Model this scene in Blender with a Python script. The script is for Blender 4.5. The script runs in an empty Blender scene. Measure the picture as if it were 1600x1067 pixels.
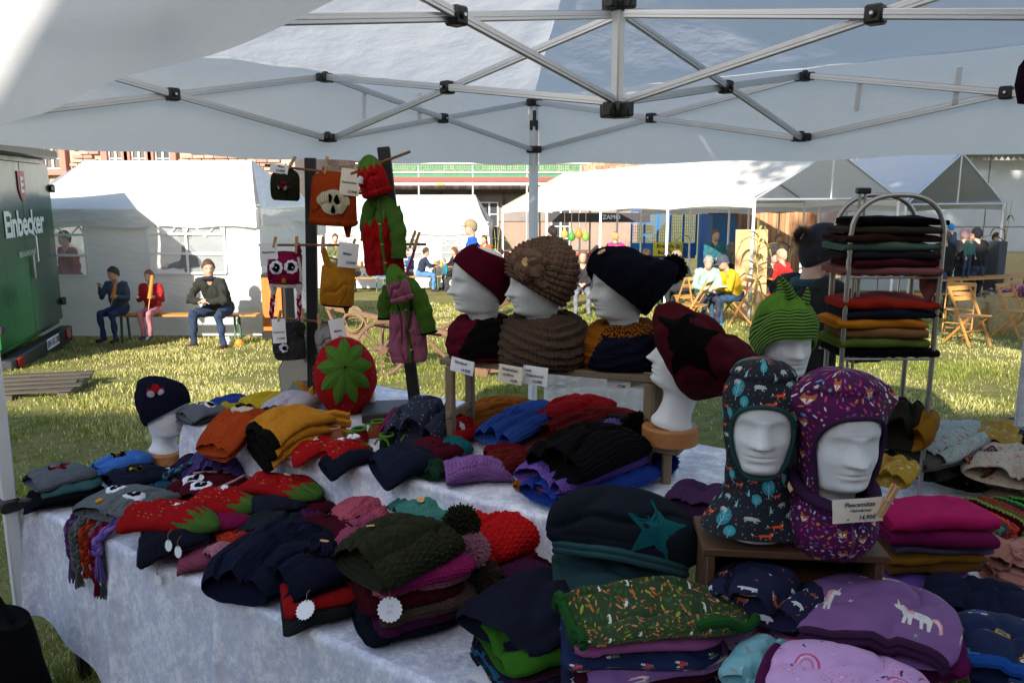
import bpy, bmesh, math, random
import numpy as np
from mathutils import Vector, Matrix, noise as mnoise

C = bpy.context.scene.collection
SC = bpy.context.scene
PI = math.pi
rnd = random.Random(7)

# ------------------------------------------------------------------ camera, world, sun, exposure
F = 1270.0                      # focal length in pixels of the 1600 px wide photograph
PITCH = math.radians(10.4)
CAMZ = 1.9
cd = bpy.data.cameras.new('camera'); cam = bpy.data.objects.new('camera', cd); C.objects.link(cam)
cam.location = (0, 0, CAMZ); cam.rotation_euler = (PI/2 - PITCH, 0, 0)
cd.sensor_width = 36; cd.lens = F/1600*36; cd.clip_start = .05; cd.clip_end = 600
SC.camera = cam
SUN_H = Vector((.30, .955, 0)).normalized()          # the way sunlight travels over the ground
SUN_EL = math.radians(25)
w = bpy.data.worlds.new('World'); SC.world = w; w.use_nodes = True
nt = w.node_tree; bg = nt.nodes['Background']; sky = nt.nodes.new('ShaderNodeTexSky')
sky.sky_type = 'NISHITA'; sky.sun_disc = False; sky.sun_elevation = SUN_EL
sky.sun_rotation = math.atan2(-SUN_H.x, -SUN_H.y)
sky.air_density = 1.0; sky.dust_density = 1.0
nt.links.new(sky.outputs[0], bg.inputs[0]); bg.inputs[1].default_value = .15
sd = bpy.data.lights.new('sun', 'SUN'); sun = bpy.data.objects.new('sun', sd); C.objects.link(sun)
sd.energy = 5.0; sd.angle = math.radians(.5); sd.color = (1, .93, .82)
sdir = Vector((SUN_H.x*math.cos(SUN_EL), SUN_H.y*math.cos(SUN_EL), -math.sin(SUN_EL)))
sun.rotation_euler = sdir.to_track_quat('-Z', 'Y').to_euler(); sun.location = (-10, -20, 20)
SC.view_settings.view_transform = 'Standard'; SC.view_settings.look = 'None'
SC.view_settings.exposure = 1.0; SC.view_settings.gamma = 1
SC.view_settings.use_curve_mapping = False
SC.render.engine = 'CYCLES'
SC.cycles.max_bounces = 8; SC.cycles.diffuse_bounces = 4; SC.cycles.transparent_max_bounces = 8
try: SC.cycles.use_denoising = True
except Exception: pass

# ------------------------------------------------------------------ where a pixel of the photograph meets the place
CP, SP = math.cos(PITCH), math.sin(PITCH)
def ray(px, py):
    a = (px-800)/F; b = (533.5-py)/F
    return Vector((a, CP + b*SP, -SP + b*CP))
def at(px, py, d):
    r = ray(px, py); return Vector((0, 0, CAMZ)) + r*(d/r.y)
def T(px, py, z):
    r = ray(px, py); return Vector((0, 0, CAMZ)) + r*((z-CAMZ)/r.z)
def gz(y):
    return 0.0 if y < 6 else (-.06*(y-6.0)**2/2/2 if y < 8 else (-.06*(y-7) if y < 34 else -.06*27))
def G(px, py):
    lo, hi = 1.0, 120.0
    r = ray(px, py)
    for _ in range(50):
        m = (lo+hi)/2
        if CAMZ + r.z*m/r.y > gz(m): lo = m
        else: hi = m
    return Vector((r.x*lo/r.y, lo, gz(lo)))
def gx(px, d):                 # ground point under column px at depth d
    z = gz(d); zc = d*CP + (CAMZ-z)*SP
    return Vector(((px-800)/F*zc, d, z))
def smooth(x):
    x = min(1, max(0, x)); return x*x*(3-2*x)
def nz(x, y=0, z=0): return mnoise.noise(Vector((x, y, z)))

# ------------------------------------------------------------------ objects
MW = {}
def prop(o, label=None, cat=None, group=None, kind=None):
    if label: o['label'] = label
    if cat: o['category'] = cat
    if group: o['group'] = group
    if kind: o['kind'] = kind
    return o
def thing(name, label, cat, loc=(0, 0, 0), rz=0, group=None):
    o = bpy.data.objects.new(name, None); C.objects.link(o); o.empty_display_size = .1
    o.location = loc; o.rotation_euler = (0, 0, rz)
    MW[o.name] = Matrix.Translation(Vector(loc)) @ Matrix.Rotation(rz, 4, 'Z')
    return prop(o, label, cat, group)
def kids(o): return [c for c in C.objects if c.parent == o]
def dup(o, loc=None, rz=None, label=None, parent=None):
    r = o.copy(); C.objects.link(r)
    if parent: r.parent = parent
    if loc is not None: r.location = loc
    if rz is not None: r.rotation_euler = (0, 0, rz)
    if label: r['label'] = label
    for ch in list(o.children): dup(ch, parent=r)
    return r

def chamfer(sx, sy, sz, b):
    vs = []; ix = {}
    for x in (-1, 1):
        for y in (-1, 1):
            for z in (-1, 1):
                for ax in range(3):
                    s = [x*sx/2, y*sy/2, z*sz/2]; sg = (x, y, z)
                    for k in range(3):
                        if k != ax: s[k] -= sg[k]*b
                    ix[(x, y, z, ax)] = len(vs); vs.append(tuple(s))
    fs = []
    for ax in range(3):
        o1, o2 = (ax+1) % 3, (ax+2) % 3
        for s in (-1, 1):
            q = []
            for a, c in ((-1, -1), (1, -1), (1, 1), (-1, 1)):
                k = [0, 0, 0]; k[ax] = s; k[o1] = a; k[o2] = c; q.append(ix[(*k, ax)])
            fs.append(tuple(q if s > 0 else q[::-1]))
    for ax in range(3):                       # edges along ax
        o1, o2 = (ax+1) % 3, (ax+2) % 3
        for a in (-1, 1):
            for c in (-1, 1):
                k0 = [0, 0, 0]; k0[ax] = -1; k0[o1] = a; k0[o2] = c
                k1 = list(k0); k1[ax] = 1
                q = (ix[(*k0, o1)], ix[(*k1, o1)], ix[(*k1, o2)], ix[(*k0, o2)])
                fs.append(q if a*c < 0 else q[::-1])
    for x in (-1, 1):
        for y in (-1, 1):
            for z in (-1, 1):
                q = tuple(ix[(x, y, z, k)] for k in range(3))
                fs.append(q if x*y*z > 0 else q[::-1])
    return vs, fs

class MB:
    def __init__(s): s.v = []; s.f = []; s.m = []; s.uv = []
    def add(s, vs, fs, m=0, uv=None):
        o = len(s.v); s.v += [tuple(p) for p in vs]
        s.f += [tuple(i+o for i in f) for f in fs]; s.m += [m]*len(fs)
        s.uv += list(uv) if uv else [(0, 0)]*len(vs)
        return s
    def box(s, c, size, rz=0, b=None, m=0, rot=None):
        if b is None: b = min(.006, min(size)*.2)
        vs, fs = chamfer(*size, b)
        R = rot if rot is not None else Matrix.Rotation(rz, 3, 'Z')
        c = Vector(c)
        return s.add([R @ Vector(p) + c for p in vs], fs, m)
    def bar(s, p, q, wd, ht, m=0, b=None, up=(0, 0, 1)):     # box from p to q
        p, q = Vector(p), Vector(q); d = (q-p); L = d.length; d.normalize()
        up = Vector(up)
        if abs(d.dot(up)) > .98: up = Vector((0, 1, 0))
        x = d.cross(up).normalized(); z = x.cross(d)
        R = Matrix((x, d, z)).transposed()
        return s.box((p+q)/2, (wd, L, ht), rot=R, m=m, b=b)
    def tube(s, pts, r, n=8, m=0, cap=True, closed=False):
        pts = [Vector(p) for p in pts]; k = len(pts)
        rr = r if isinstance(r, (list, tuple)) else [r]*k
        vs = []; uv = []; prev = None; acc = 0
        for i, p in enumerate(pts):
            a = pts[(i-1) % k] if (i or closed) else p
            c = pts[(i+1) % k] if (i < k-1 or closed) else p
            d = (c-a); d = d.normalized() if d.length > 1e-9 else Vector((0, 0, 1))
            if prev is None:
                t = Vector((0, 0, 1)) if abs(d.z) < .9 else Vector((1, 0, 0))
                x = d.cross(t).normalized()
            else:
                x = (prev - d*prev.dot(d)); x = x.normalized() if x.length > 1e-9 else d.orthogonal().normalized()
            prev = x; y = d.cross(x)
            if i: acc += (p-pts[i-1]).length
            for j in range(n):
                a_ = 2*PI*j/n
                vs.append(p + (x*math.cos(a_) + y*math.sin(a_))*rr[i]); uv.append((j/n*2*PI*rr[i], acc))
        fs = []
        for i in range(k if closed else k-1):
            for j in range(n):
                i2 = (i+1) % k
                fs.append((i*n+j, i*n+(j+1) % n, i2*n+(j+1) % n, i2*n+j))
        if cap and not closed:
            fs.append(tuple(range(n))[::-1]); fs.append(tuple((k-1)*n+j for j in range(n)))
        return s.add(vs, fs, m, uv)
    def lathe(s, prof, n=24, c=(0, 0, 0), m=0, sx=1, sy=1):     # prof: (r, z)
        vs = []; fs = []; uv = []; c = Vector(c); acc = 0
        for i, (r, z) in enumerate(prof):
            if i: acc += math.hypot(r-prof[i-1][0], z-prof[i-1][1])
            for j in range(n):
                a = 2*PI*j/n
                vs.append(c + Vector((r*math.cos(a)*sx, r*math.sin(a)*sy, z))); uv.append((a*max(r, .01), acc))
        for i in range(len(prof)-1):
            for j in range(n):
                fs.append((i*n+j, i*n+(j+1) % n, (i+1)*n+(j+1) % n, (i+1)*n+j))
        if prof[0][0] > 1e-4: fs.append(tuple(range(n))[::-1])
        if prof[-1][0] > 1e-4: fs.append(tuple((len(prof)-1)*n+j for j in range(n)))
        return s.add(vs, fs, m, uv)
    def grid(s, fn, nu, nv, cu=False, m=0, uvf=None, skip=None):     # fn(i/nu, j/nv)
        vs = []; uv = []; fs = []; W = nu if cu else nu+1
        for j in range(nv+1):
            for i in range(W):
                vs.append(fn(i/nu, j/nv)); uv.append(uvf(i/nu, j/nv) if uvf else (i/nu, j/nv))
        for j in range(nv):
            for i in range(nu):
                if skip and skip((i+.5)/nu, (j+.5)/nv): continue
                i2 = (i+1) % W
                fs.append((j*W+i, j*W+i2, (j+1)*W+i2, (j+1)*W+i))
        return s.add(vs, fs, m, uv)
    def sheet(s, pts, th, m=0):          # flat polygon (list of 3-D points) with thickness along its normal
        pts = [Vector(p) for p in pts]; n = len(pts)
        nrm = Vector((0, 0, 0))
        for i in range(n): nrm += pts[i].cross(pts[(i+1) % n])
        nrm = nrm.normalized()*th
        vs = pts + [p-nrm for p in pts]
        fs = [tuple(range(n)), tuple(range(n, 2*n))[::-1]]
        for i in range(n): fs.append((i, i+n, (i+1) % n+n, (i+1) % n))
        return s.add(vs, fs, m)
    def build(s, name, mats, parent=None, smooth=True, label=None, cat=None, group=None, kind=None, local=False, angle=40):
        mats = mats if isinstance(mats, (list, tuple)) else [mats]
        me = bpy.data.meshes.new(name)
        vs = [Vector(p) for p in s.v]
        loc = None
        if parent is not None:
            if not local:
                inv = MW[parent.name].inverted(); vs = [inv @ p for p in vs]
        elif kind != 'structure' and not local and vs:
            a = np.array([tuple(p) for p in vs]); lo = a.min(0); hi = a.max(0)
            loc = Vector(((lo[0]+hi[0])/2, (lo[1]+hi[1])/2, lo[2])); vs = [p-loc for p in vs]
        me.from_pydata([tuple(p) for p in vs], [], s.f)
        for m_ in mats: me.materials.append(m_)
        n = len(me.polygons)
        if len(mats) > 1: me.polygons.foreach_set('material_index', s.m)
        if any(u != (0, 0) for u in s.uv[:400]) or any(u != (0, 0) for u in s.uv[::50]):
            ul = me.uv_layers.new(name='UVMap')
            li = np.empty(len(me.loops), dtype=np.int32); me.loops.foreach_get('vertex_index', li)
            ul.data.foreach_set('uv', np.array(s.uv, dtype=np.float32)[li].ravel())
        if smooth:
            me.polygons.foreach_set('use_smooth', [True]*n)
            try: me.set_sharp_from_angle(angle=math.radians(angle))
            except Exception: pass
        me.update()
        o = bpy.data.objects.new(name, me); C.objects.link(o)
        if parent is not None:
            o.parent = parent; MW[o.name] = MW[parent.name].copy()
        elif loc is not None:
            o.location = loc; MW[o.name] = Matrix.Translation(loc)
        else: MW[o.name] = Matrix.Identity(4)
        return prop(o, label, cat, group, kind)

def flat_text(body, size=1, shear=0, bold=0, spacing=1):
    cu = bpy.data.curves.new('txt', 'FONT'); cu.body = body; cu.size = size; cu.shear = shear; cu.offset = size*.028 if bold else 0
    cu.align_x = 'CENTER'; cu.align_y = 'CENTER'; cu.space_character = spacing; cu.resolution_u = 2
    ob = bpy.data.objects.new('txt', cu); C.objects.link(ob)
    me = bpy.data.meshes.new_from_object(ob)
    vs = [v.co.copy() for v in me.vertices]; fs = [tuple(p.vertices) for p in me.polygons]
    bpy.data.objects.remove(ob); bpy.data.meshes.remove(me)
    return vs, fs
def text_on(mb, body, size, org, right, up, off=.0015, m=0, **k):
    vs, fs = flat_text(body, size, **k)
    right = Vector(right).normalized(); up = Vector(up).normalized(); n = right.cross(up)
    return mb.add([Vector(org) + right*p.x + up*p.y + n*off for p in vs], fs, m)

# ------------------------------------------------------------------ materials
class NT:
    def __init__(s, name):
        s.m = bpy.data.materials.new(name); s.m.use_nodes = True; s.t = s.m.node_tree
        s.b = s.t.nodes['Principled BSDF']; s.out = s.t.nodes['Material Output']
    def n(s, typ, **k):
        x = s.t.nodes.new(typ)
        for a, v in k.items(): setattr(x, a, v)
        return x
    def l(s, a, b): s.t.links.new(a, b)
    def math(s, op, a, b=None, c=None):
        x = s.n('ShaderNodeMath', operation=op)
        for i, v in enumerate((a, b, c)):
            if v is None: continue
            if isinstance(v, (int, float)): x.inputs[i].default_value = v
            else: s.l(v, x.inputs[i])
        return x.outputs[0]
    def noise(s, scale, detail=3, vec=None, rough=.6):
        x = s.n('ShaderNodeTexNoise'); x.inputs['Scale'].default_value = scale
        x.inputs['Detail'].default_value = detail; x.inputs['Roughness'].default_value = rough
        if vec is not None: s.l(vec, x.inputs['Vector'])
        return x.outputs['Fac']
    def ramp(s, f, stops):
        x = s.n('ShaderNodeValToRGB'); e = x.color_ramp.elements
        while len(e) < len(stops): e.new(.5)
        for q, (p, c) in zip(e, stops): q.position = p; q.color = (*c, 1) if len(c) == 3 else c
        s.l(f, x.inputs[0]); return x.outputs[0]
    def mix(s, f, a, b):
        x = s.n('ShaderNodeMix', data_type='RGBA')
        if isinstance(f, (int, float)): x.inputs[0].default_value = f
        else: s.l(f, x.inputs[0])
        for i, v in ((6, a), (7, b)):
            if isinstance(v, tuple): x.inputs[i].default_value = (*v[:3], 1)
            else: s.l(v, x.inputs[i])
        return x.outputs[2]
    def bump(s, h, dist, strength=1):
        x = s.n('ShaderNodeBump'); x.inputs['Distance'].default_value = dist; x.inputs['Strength'].default_value = strength
        s.l(h, x.inputs['Height']); s.l(x.outputs[0], s.b.inputs['Normal']); return x
    def obj(s): return s.n('ShaderNodeTexCoord').outputs['Object']
    def uv(s): return s.n('ShaderNodeTexCoord').outputs['UV']

_mc = {}
def lin(c):                       # '#rrggbb' or tuple
    if isinstance(c, str):
        c = tuple(int(c[i:i+2], 16)/255 for i in (1, 3, 5))
        return tuple(x/12.92 if x < .04045 else ((x+.055)/1.055)**2.4 for x in c)
    return c
def M(name, col, rough=.7, var=.12, vs=12, bump=0, bs=60, metal=0, spec=.5, sheen=0):
    key = (name, col, rough)
    if key in _mc: return _mc[key]
    col = lin(col); t = NT(name); t.b.inputs['Roughness'].default_value = rough
    t.b.inputs['Metallic'].default_value = metal; t.b.inputs['Specular IOR Level'].default_value = spec
    if sheen: t.b.inputs['Sheen Weight'].default_value = sheen
    o = t.obj(); f = t.noise(vs, 4, o)
    t.l(t.mix(f, tuple(x*(1-var) for x in col), tuple(min(1, x*(1+var)) for x in col)), t.b.inputs['Base Color'])
    if bump: t.bump(t.noise(bs, 3, o), bump)
    _mc[key] = t.m; return t.m
def knit(col, kind='knit', s=.007, dist=.003, name=None, col2=None):
    key = ('knit', col, kind, s, col2)
    if key in _mc: return _mc[key]
    c = lin(col); t = NT(name or 'knitted_wool'); t.b.inputs['Roughness'].default_value = .95
    t.b.inputs['Specular IOR Level'].default_value = .06
    uv = t.uv(); x = t.n('ShaderNodeSeparateXYZ'); t.l(uv, x.inputs[0]); u, v = x.outputs[0], x.outputs[1]
    fu = t.math('FRACT', t.math('DIVIDE', u, s)); a = t.math('ABSOLUTE', t.math('MULTIPLY_ADD', fu, 2, -1))
    if kind == 'knit':
        fv = t.math('FRACT', t.math('MULTIPLY_ADD', a, .55, t.math('DIVIDE', v, s*.8)))
        h = t.math('SUBTRACT', 1, t.math('POWER', t.math('ABSOLUTE', t.math('MULTIPLY_ADD', fv, 2, -1)), 2))
        h = t.math('MULTIPLY', h, t.math('SUBTRACT', 1, t.math('POWER', a, 4)))
    elif kind == 'rib':
        fv = t.math('FRACT', t.math('MULTIPLY_ADD', a, .4, t.math('DIVIDE', v, s*.6)))
        h = t.math('ADD', t.math('MULTIPLY', t.math('SUBTRACT', 1, a), 1.0), t.math('MULTIPLY', t.math('ABSOLUTE', t.math('MULTIPLY_ADD', fv, 2, -1)), .3))
    elif kind == 'crochet':
        row = t.math('FLOOR', t.math('DIVIDE', v, s))
        fu2 = t.math('FRACT', t.math('ADD', t.math('DIVIDE', u, s), t.math('MULTIPLY', row, .5)))
        fv = t.math('FRACT', t.math('DIVIDE', v, s))
        p = t.math('SINE', t.math('MULTIPLY', fu2, PI)); q = t.math('SINE', t.math('MULTIPLY', fv, PI))
        h = t.math('POWER', t.math('MULTIPLY', p, q), .6)
    else:                                            # jersey / fleece
        h = t.noise(260, 3, uv); dist = min(dist, .0012)
    hz = t.math('ADD', h, t.math('MULTIPLY', t.noise(700, 2, t.obj()), .35))
    t.bump(hz, dist)
    f = t.noise(25, 4, t.obj())
    g_ = sum(c)/3; q_ = .97 if max(c) > .09 else (.62 if c[2] >= max(c) else .9); c = tuple(max(.002, g_+(k-g_)*q_)*1.06 for k in c)
    cc = t.mix(f, tuple(k*.75 for k in c), tuple(min(1, k*1.2) for k in c))
    if col2:                                         # mottled yarn
        g = t.ramp(t.noise(150, 1, uv), [(.46, (0, 0, 0)), (.54, (1, 1, 1))])
        cc = t.mix(g, cc, lin(col2))
    t.l(cc, t.b.inputs['Base Color'])
    _mc[key] = t.m; return t.m
def fleece(col): return knit(col, 'jersey', name='fleece')
def woodm(col, name='wood', sc=(3, 40, 40), rough=.6, var=.35):
    key = ('wood', col, sc)
    if key in _mc: return _mc[key]
    c = lin(col); t = NT(name); mp = t.n('ShaderNodeMapping'); t.l(t.obj(), mp.inputs[0])
    mp.inputs['Scale'].default_value = sc
    f = t.noise(2, 5, mp.outputs[0])
    t.l(t.mix(f, tuple(k*(1-var) for k in c), tuple(min(1, k*(1+var)) for k in c)), t.b.inputs['Base Color'])
    t.b.inputs['Roughness'].default_value = rough; t.bump(f, .001)
    _mc[key] = t.m; return t.m
def tarp(col, transl=.35, name='tarpaulin', wr=.01):
    key = ('tarp', col, transl, wr)
    if key in _mc: return _mc[key]
    c = lin(col); t = NT(name); o = t.obj(); f = t.noise(3, 4, o)
    cc = t.mix(f, tuple(k*.94 for k in c), c)
    t.l(cc, t.b.inputs['Base Color']); t.b.inputs['Roughness'].default_value = .55; t.b.inputs['Specular IOR Level'].default_value = .25
    mp = t.n('ShaderNodeMapping'); t.l(o, mp.inputs[0]); mp.inputs['Scale'].default_value = (2.2, 2.2, 5)
    bm = t.bump(t.noise(1.6, 4, mp.outputs[0], .55), wr*3)
    tr = t.n('ShaderNodeBsdfTranslucent'); t.l(cc, tr.inputs[0]); t.l(bm.outputs[0], tr.inputs['Normal'])
    mx = t.n('ShaderNodeMixShader'); mx.inputs[0].default_value = transl
    t.l(t.b.outputs[0], mx.inputs[1]); t.l(tr.outputs[0], mx.inputs[2]); t.l(mx.outputs[0], t.out.inputs[0])
    _mc[key] = t.m; return t.m
def glassy(name, col=(.9, .95, .95), alpha=.35, rough=.08):
    key = ('gl', name)
    if key in _mc: return _mc[key]
    t = NT(name); t.b.inputs['Base Color'].default_value = (*col, 1); t.b.inputs['Roughness'].default_value = rough
    t.b.inputs['Alpha'].default_value = alpha
    o = t.obj(); t.bump(t.noise(6, 3, o), .02)
    _mc[key] = t.m; return t.m
ALU = M('aluminium', (.62, .63, .64), .38, .06, 20, metal=.85)
ALUW = M('white_coated_steel', (.72, .73, .74), .45, .05)
BLACKP = M('black_plastic', (.012, .012, .013), .45, .1)
BLACKW = M('black_painted_wood', (.011, .011, .012), .55, .2)
WHITE = M('white_paint', (.8, .8, .78), .5, .04)
PAPER = M('white_card', (.78, .78, .8), .8, .03)
CREAM = M('cream_card', (.75, .68, .56), .8, .03)
INK = M('black_ink', (.03, .03, .04), .7, 0)
WOODL = woodm('#c9a06a'); WOODG = woodm('#7d6a55', sc=(30, 30, 3)); WOODB = woodm('#b0763c')
FOAM = M('polystyrene_foam', (.72, .725, .73), .8, .10, 22, .0013, 240, spec=.25)
RUST = M('rusty_iron', (.16, .09, .055), .85, .4, 30, .003, 90)
# ================================================================== the ground and its grass
def ground():
    xs = np.concatenate([np.linspace(-150, -14, 12), np.linspace(-12, 14, 80), np.linspace(16, 150, 12)])
    ys = np.concatenate([np.linspace(-60, 0, 8), np.linspace(.5, 20, 70), np.linspace(21, 40, 24), np.linspace(44, 300, 12)])
    vs = []; fs = []
    for y in ys:
        for x in xs:
            b = .02*nz(x*.9, y*.9, 3)+.012*nz(x*3, y*3, 1) if -12 < x < 14 and 0 < y < 30 else 0
            vs.append((x, y, gz(y)+b))
    W = len(xs)
    for j in range(len(ys)-1):
        for i in range(W-1): fs.append((j*W+i, j*W+i+1, (j+1)*W+i+1, (j+1)*W+i))
    t = NT('meadow_ground'); o = t.obj()
    a = t.noise(.9, 5, o, .65); b = t.noise(9, 4, o, .7); c = t.noise(60, 2, o)
    col = t.mix(t.ramp(a, [(.38, (0, 0, 0)), (.62, (1, 1, 1))]), (.16, .18, .04), (.33, .29, .10))
    col = t.mix(t.ramp(b, [(.45, (0, 0, 0)), (.75, (1, 1, 1))]), col, (.44, .37, .18))
    col = t.mix(t.ramp(t.noise(.55, 3, o), [(.56, (0, 0, 0)), (.68, (.8, .8, .8))]), col, (.26, .19, .11))
    col = t.mix(t.math('MULTIPLY', c, .5), col, (.12, .12, .03))
    t.l(col, t.b.inputs['Base Color']); t.b.inputs['Roughness'].default_value = .95
    t.b.inputs['Specular IOR Level'].default_value = .1
    t.bump(t.math('ADD', c, b), .04)
    m = MB(); m.add(vs, fs); m.build('ground', t.m, kind='structure')
ground()

def grass():
    rs = np.random.RandomState(3); N = 420000
    y = 2.4 + 17*rs.rand(N)**1.5
    half = y*.68+.5
    x = (rs.rand(N)*2-1)*half
    # clumps: keep where a cheap wave noise is high
    cl = np.sin(x*2.1+1.3*np.sin(y*1.7))*np.sin(y*2.6+1.1*np.sin(x*1.9)) + .7*np.sin(x*7.3+y*3.1)*np.sin(y*6.1-x*2.2)
    keep = rs.rand(N) < np.clip(.55+.45*cl, .06, 1)
    # not under the table and stall goods
    u = (x+1.83)*.855-(y-2.9)*.518; v = (x+1.83)*.518+(y-2.9)*.855
    keep &= ~((u > .1) & (v > .1) & (v < 1.4) & (u < 3.2))
    x, y, cl = x[keep], y[keep], cl[keep]; n = len(x)
    g = np.where(y < 6, 0, np.where(y < 8, -.015*(y-6)**2, np.where(y < 34, -.06*(y-7), -1.62)))
    h = (.014+.026*rs.rand(n))*(1+.9*np.clip(cl, 0, 1.5))*(.8+.025*y)
    wd = (.0016+.0016*rs.rand(n))*(.75+.10*y)
    a = rs.rand(n)*2*np.pi; ln = (.2+.8*rs.rand(n))*h; b = rs.rand(n)*2*np.pi
    ux, uy = np.cos(a)*wd, np.sin(a)*wd; lx, ly = np.cos(b)*ln, np.sin(b)*ln
    P = np.empty((n, 5, 3))
    P[:, 0] = np.stack([x-ux, y-uy, g-.01], 1); P[:, 1] = np.stack([x+ux, y+uy, g-.01], 1)
    P[:, 2] = np.stack([x-ux*.8+lx*.35, y-uy*.8+ly*.35, g+h*.6], 1); P[:, 3] = np.stack([x+ux*.8+lx*.35, y+uy*.8+ly*.35, g+h*.6], 1)
    P[:, 4] = np.stack([x+lx, y+ly, g+h*.95], 1)
    me = bpy.data.meshes.new('grass'); i = np.arange(n)*5
    tri = np.stack([i, i+1, i+3, i, i+3, i+2, i+2, i+3, i+4], 1).reshape(-1, 3).astype(np.int32)
    me.vertices.add(n*5); me.vertices.foreach_set('co', P.astype(np.float32).ravel())
    me.loops.add(tri.size); me.loops.foreach_set('vertex_index', tri.ravel())
    me.polygons.add(len(tri)); me.polygons.foreach_set('loop_start', np.arange(0, tri.size, 3, dtype=np.int32))
    mats = []
    for k, c in enumerate([(.20, .23, .04), (.38, .36, .085), (.66, .58, .28), (.14, .18, .035)]):
        t = NT('grass_blade'); t.l(t.mix(t.noise(1.3, 3, t.obj()), tuple(q*.75 for q in c), tuple(q*1.35 for q in c)), t.b.inputs['Base Color'])
        t.b.inputs['Roughness'].default_value = .6; t.b.inputs['Specular IOR Level'].default_value = .2
        tr = t.n('ShaderNodeBsdfTranslucent'); tr.inputs[0].default_value = (c[0]*1.1, c[1]*1.2, c[2], 1)
        mx = t.n('ShaderNodeMixShader'); mx.inputs[0].default_value = .3
        t.l(t.b.outputs[0], mx.inputs[1]); t.l(tr.outputs[0], mx.inputs[2]); t.l(mx.outputs[0], t.out.inputs[0])
        mats.append(t.m); me.materials.append(t.m)
    pick = rs.rand(n) + .25*np.sin(x*1.1+y*.6)
    mi = np.where(pick < .15, 3, np.where(pick < .45, 0, np.where(pick < .75, 1, 2)))
    me.polygons.foreach_set('material_index', np.repeat(mi, 3).astype(np.int32))
    me.update(); me.validate()
    o = bpy.data.objects.new('grass', me); C.objects.link(o)
    prop(o, 'short tufty meadow grass, green with dry straw coloured blades', 'grass', None, 'stuff')
grass()

# ================================================================== far buildings
STONE = [M('red_sandstone', c, .9, .2, 8, .01, 40) for c in ((.38, .22, .17), (.43, .26, .20), (.36, .20, .16), (.46, .29, .22))]
JAMB = M('sandstone_jamb', (.40, .17, .13), .85, .12, 6, .004, 30)
MORTAR = M('lime_mortar', (.42, .33, .26), .95, .15, 10, .006, 60)
PLAST = M('pink_plaster', (.52, .36, .29), .9, .18, 3, .006, 40)
DGLASS = M('dark_window_glass', (.05, .06, .07), .12, .1, 2, spec=.6)
def window(parent, x0, x1, z0, z1, y, bars=1, rows=3, frame=WHITE):
    f = MB(); wd = .045
    for x in (x0+wd/2, x1-wd/2): f.box((x, y, (z0+z1)/2), (wd, .07, z1-z0), b=.004)
    for z in (z0+wd/2, z1-wd/2): f.box((( x0+x1)/2, y-.002, z), (x1-x0-.02, .07, wd), b=.004)
    for k in range(bars):
        x = x0+(x1-x0)*(k+1)/(bars+1); f.box((x, y-.004, (z0+z1)/2), (.06, .06, z1-z0-.03), b=.004)
    for k in range(1, rows): f.box(((x0+x1)/2, y-.003, z0+(z1-z0)*k/rows), (x1-x0-.03, .05, .03), b=.003)
    fo = f.build('window', frame, parent)
    p = MB(); p.box(((x0+x1)/2, y+.02, (z0+z1)/2), (x1-x0-.05, .012, z1-z0-.05), b=.001); p.build('pane', DGLASS, fo)
def sandstone_house():
    d = 26.0; b = thing('stone_house', 'red sandstone house with small paned windows rising behind the left white gazebo', 'house', (-12, d, gz(d)))
    w_ = MB(); w_.box((-14.5, d+4.06, 2.6), (15.4, 8, 8), b=.02); w_.build('wall', MORTAR, b)
    rf = MB(); rf.sheet([(-22.6, d-.4, 6.5), (-6.5, d-.4, 6.5), (-6.5, d+4, 9.6), (-22.6, d+4, 9.6)], .12)
    rf.sheet([(-6.5, d+8.5, 6.5), (-22.6, d+8.5, 6.5), (-22.6, d+4, 9.6), (-6.5, d+4, 9.6)], .12); rf.build('roof', M('clay_roof', (.28, .13, .08), .85, .3, 5), b)
    wins = [(20, 40), (52, 77), (87, 112), (185, 207), (220, 243), (256, 280)]
    X = lambda px: gx(px, d-.1).x*1.0
    sx = []
    for a, c in wins:
        x0, x1 = (a-800)/F*26.0, (c-800)/F*26.0
        window(b, x0, x1, 2.6, 3.9, d-.0, 1, 4); sx.append((x0, x1))
        j = MB()
        for x in (x0-.1, x1+.1): j.box((x, d-.03, 3.2), (.2, .2, 1.8), b=.012)
        j.build('window_jamb', JAMB, b)
        l = MB(); l.box(((x0+x1)/2, d-.05, 2.5), (x1-x0+.44, .24, .17), b=.012); l.build('sill', JAMB, b)
    shp = {}
    z = 2.05; row = 0
    while z < 3.75:
        h = .125; x = -18.2 + (row % 2)*.17
        while x < -7.4:
            L = .26+.22*rnd.random()
            if not any(x+L > a-.2 and x < c+.2 for a, c in sx):
                k = rnd.randrange(12); mi = rnd.randrange(4)
                if (k, mi) not in shp:
                    q = MB(); q.add(*chamfer(1, .1, h-.018, .012)); shp[(k, mi)] = q
                    o = q.build('stone', STONE[mi], b, local=True); shp[(k, mi)] = o.data
                else:
                    o = bpy.data.objects.new('stone', shp[(k, mi)]); C.objects.link(o); o.parent = b
                o.location = Vector((x+L/2, d+.02-.03*rnd.random(), z+h/2)) - b.location; o.scale = (L-.018, 1, 1)
            x += L
        z += h; row += 1
sandstone_house()

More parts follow.
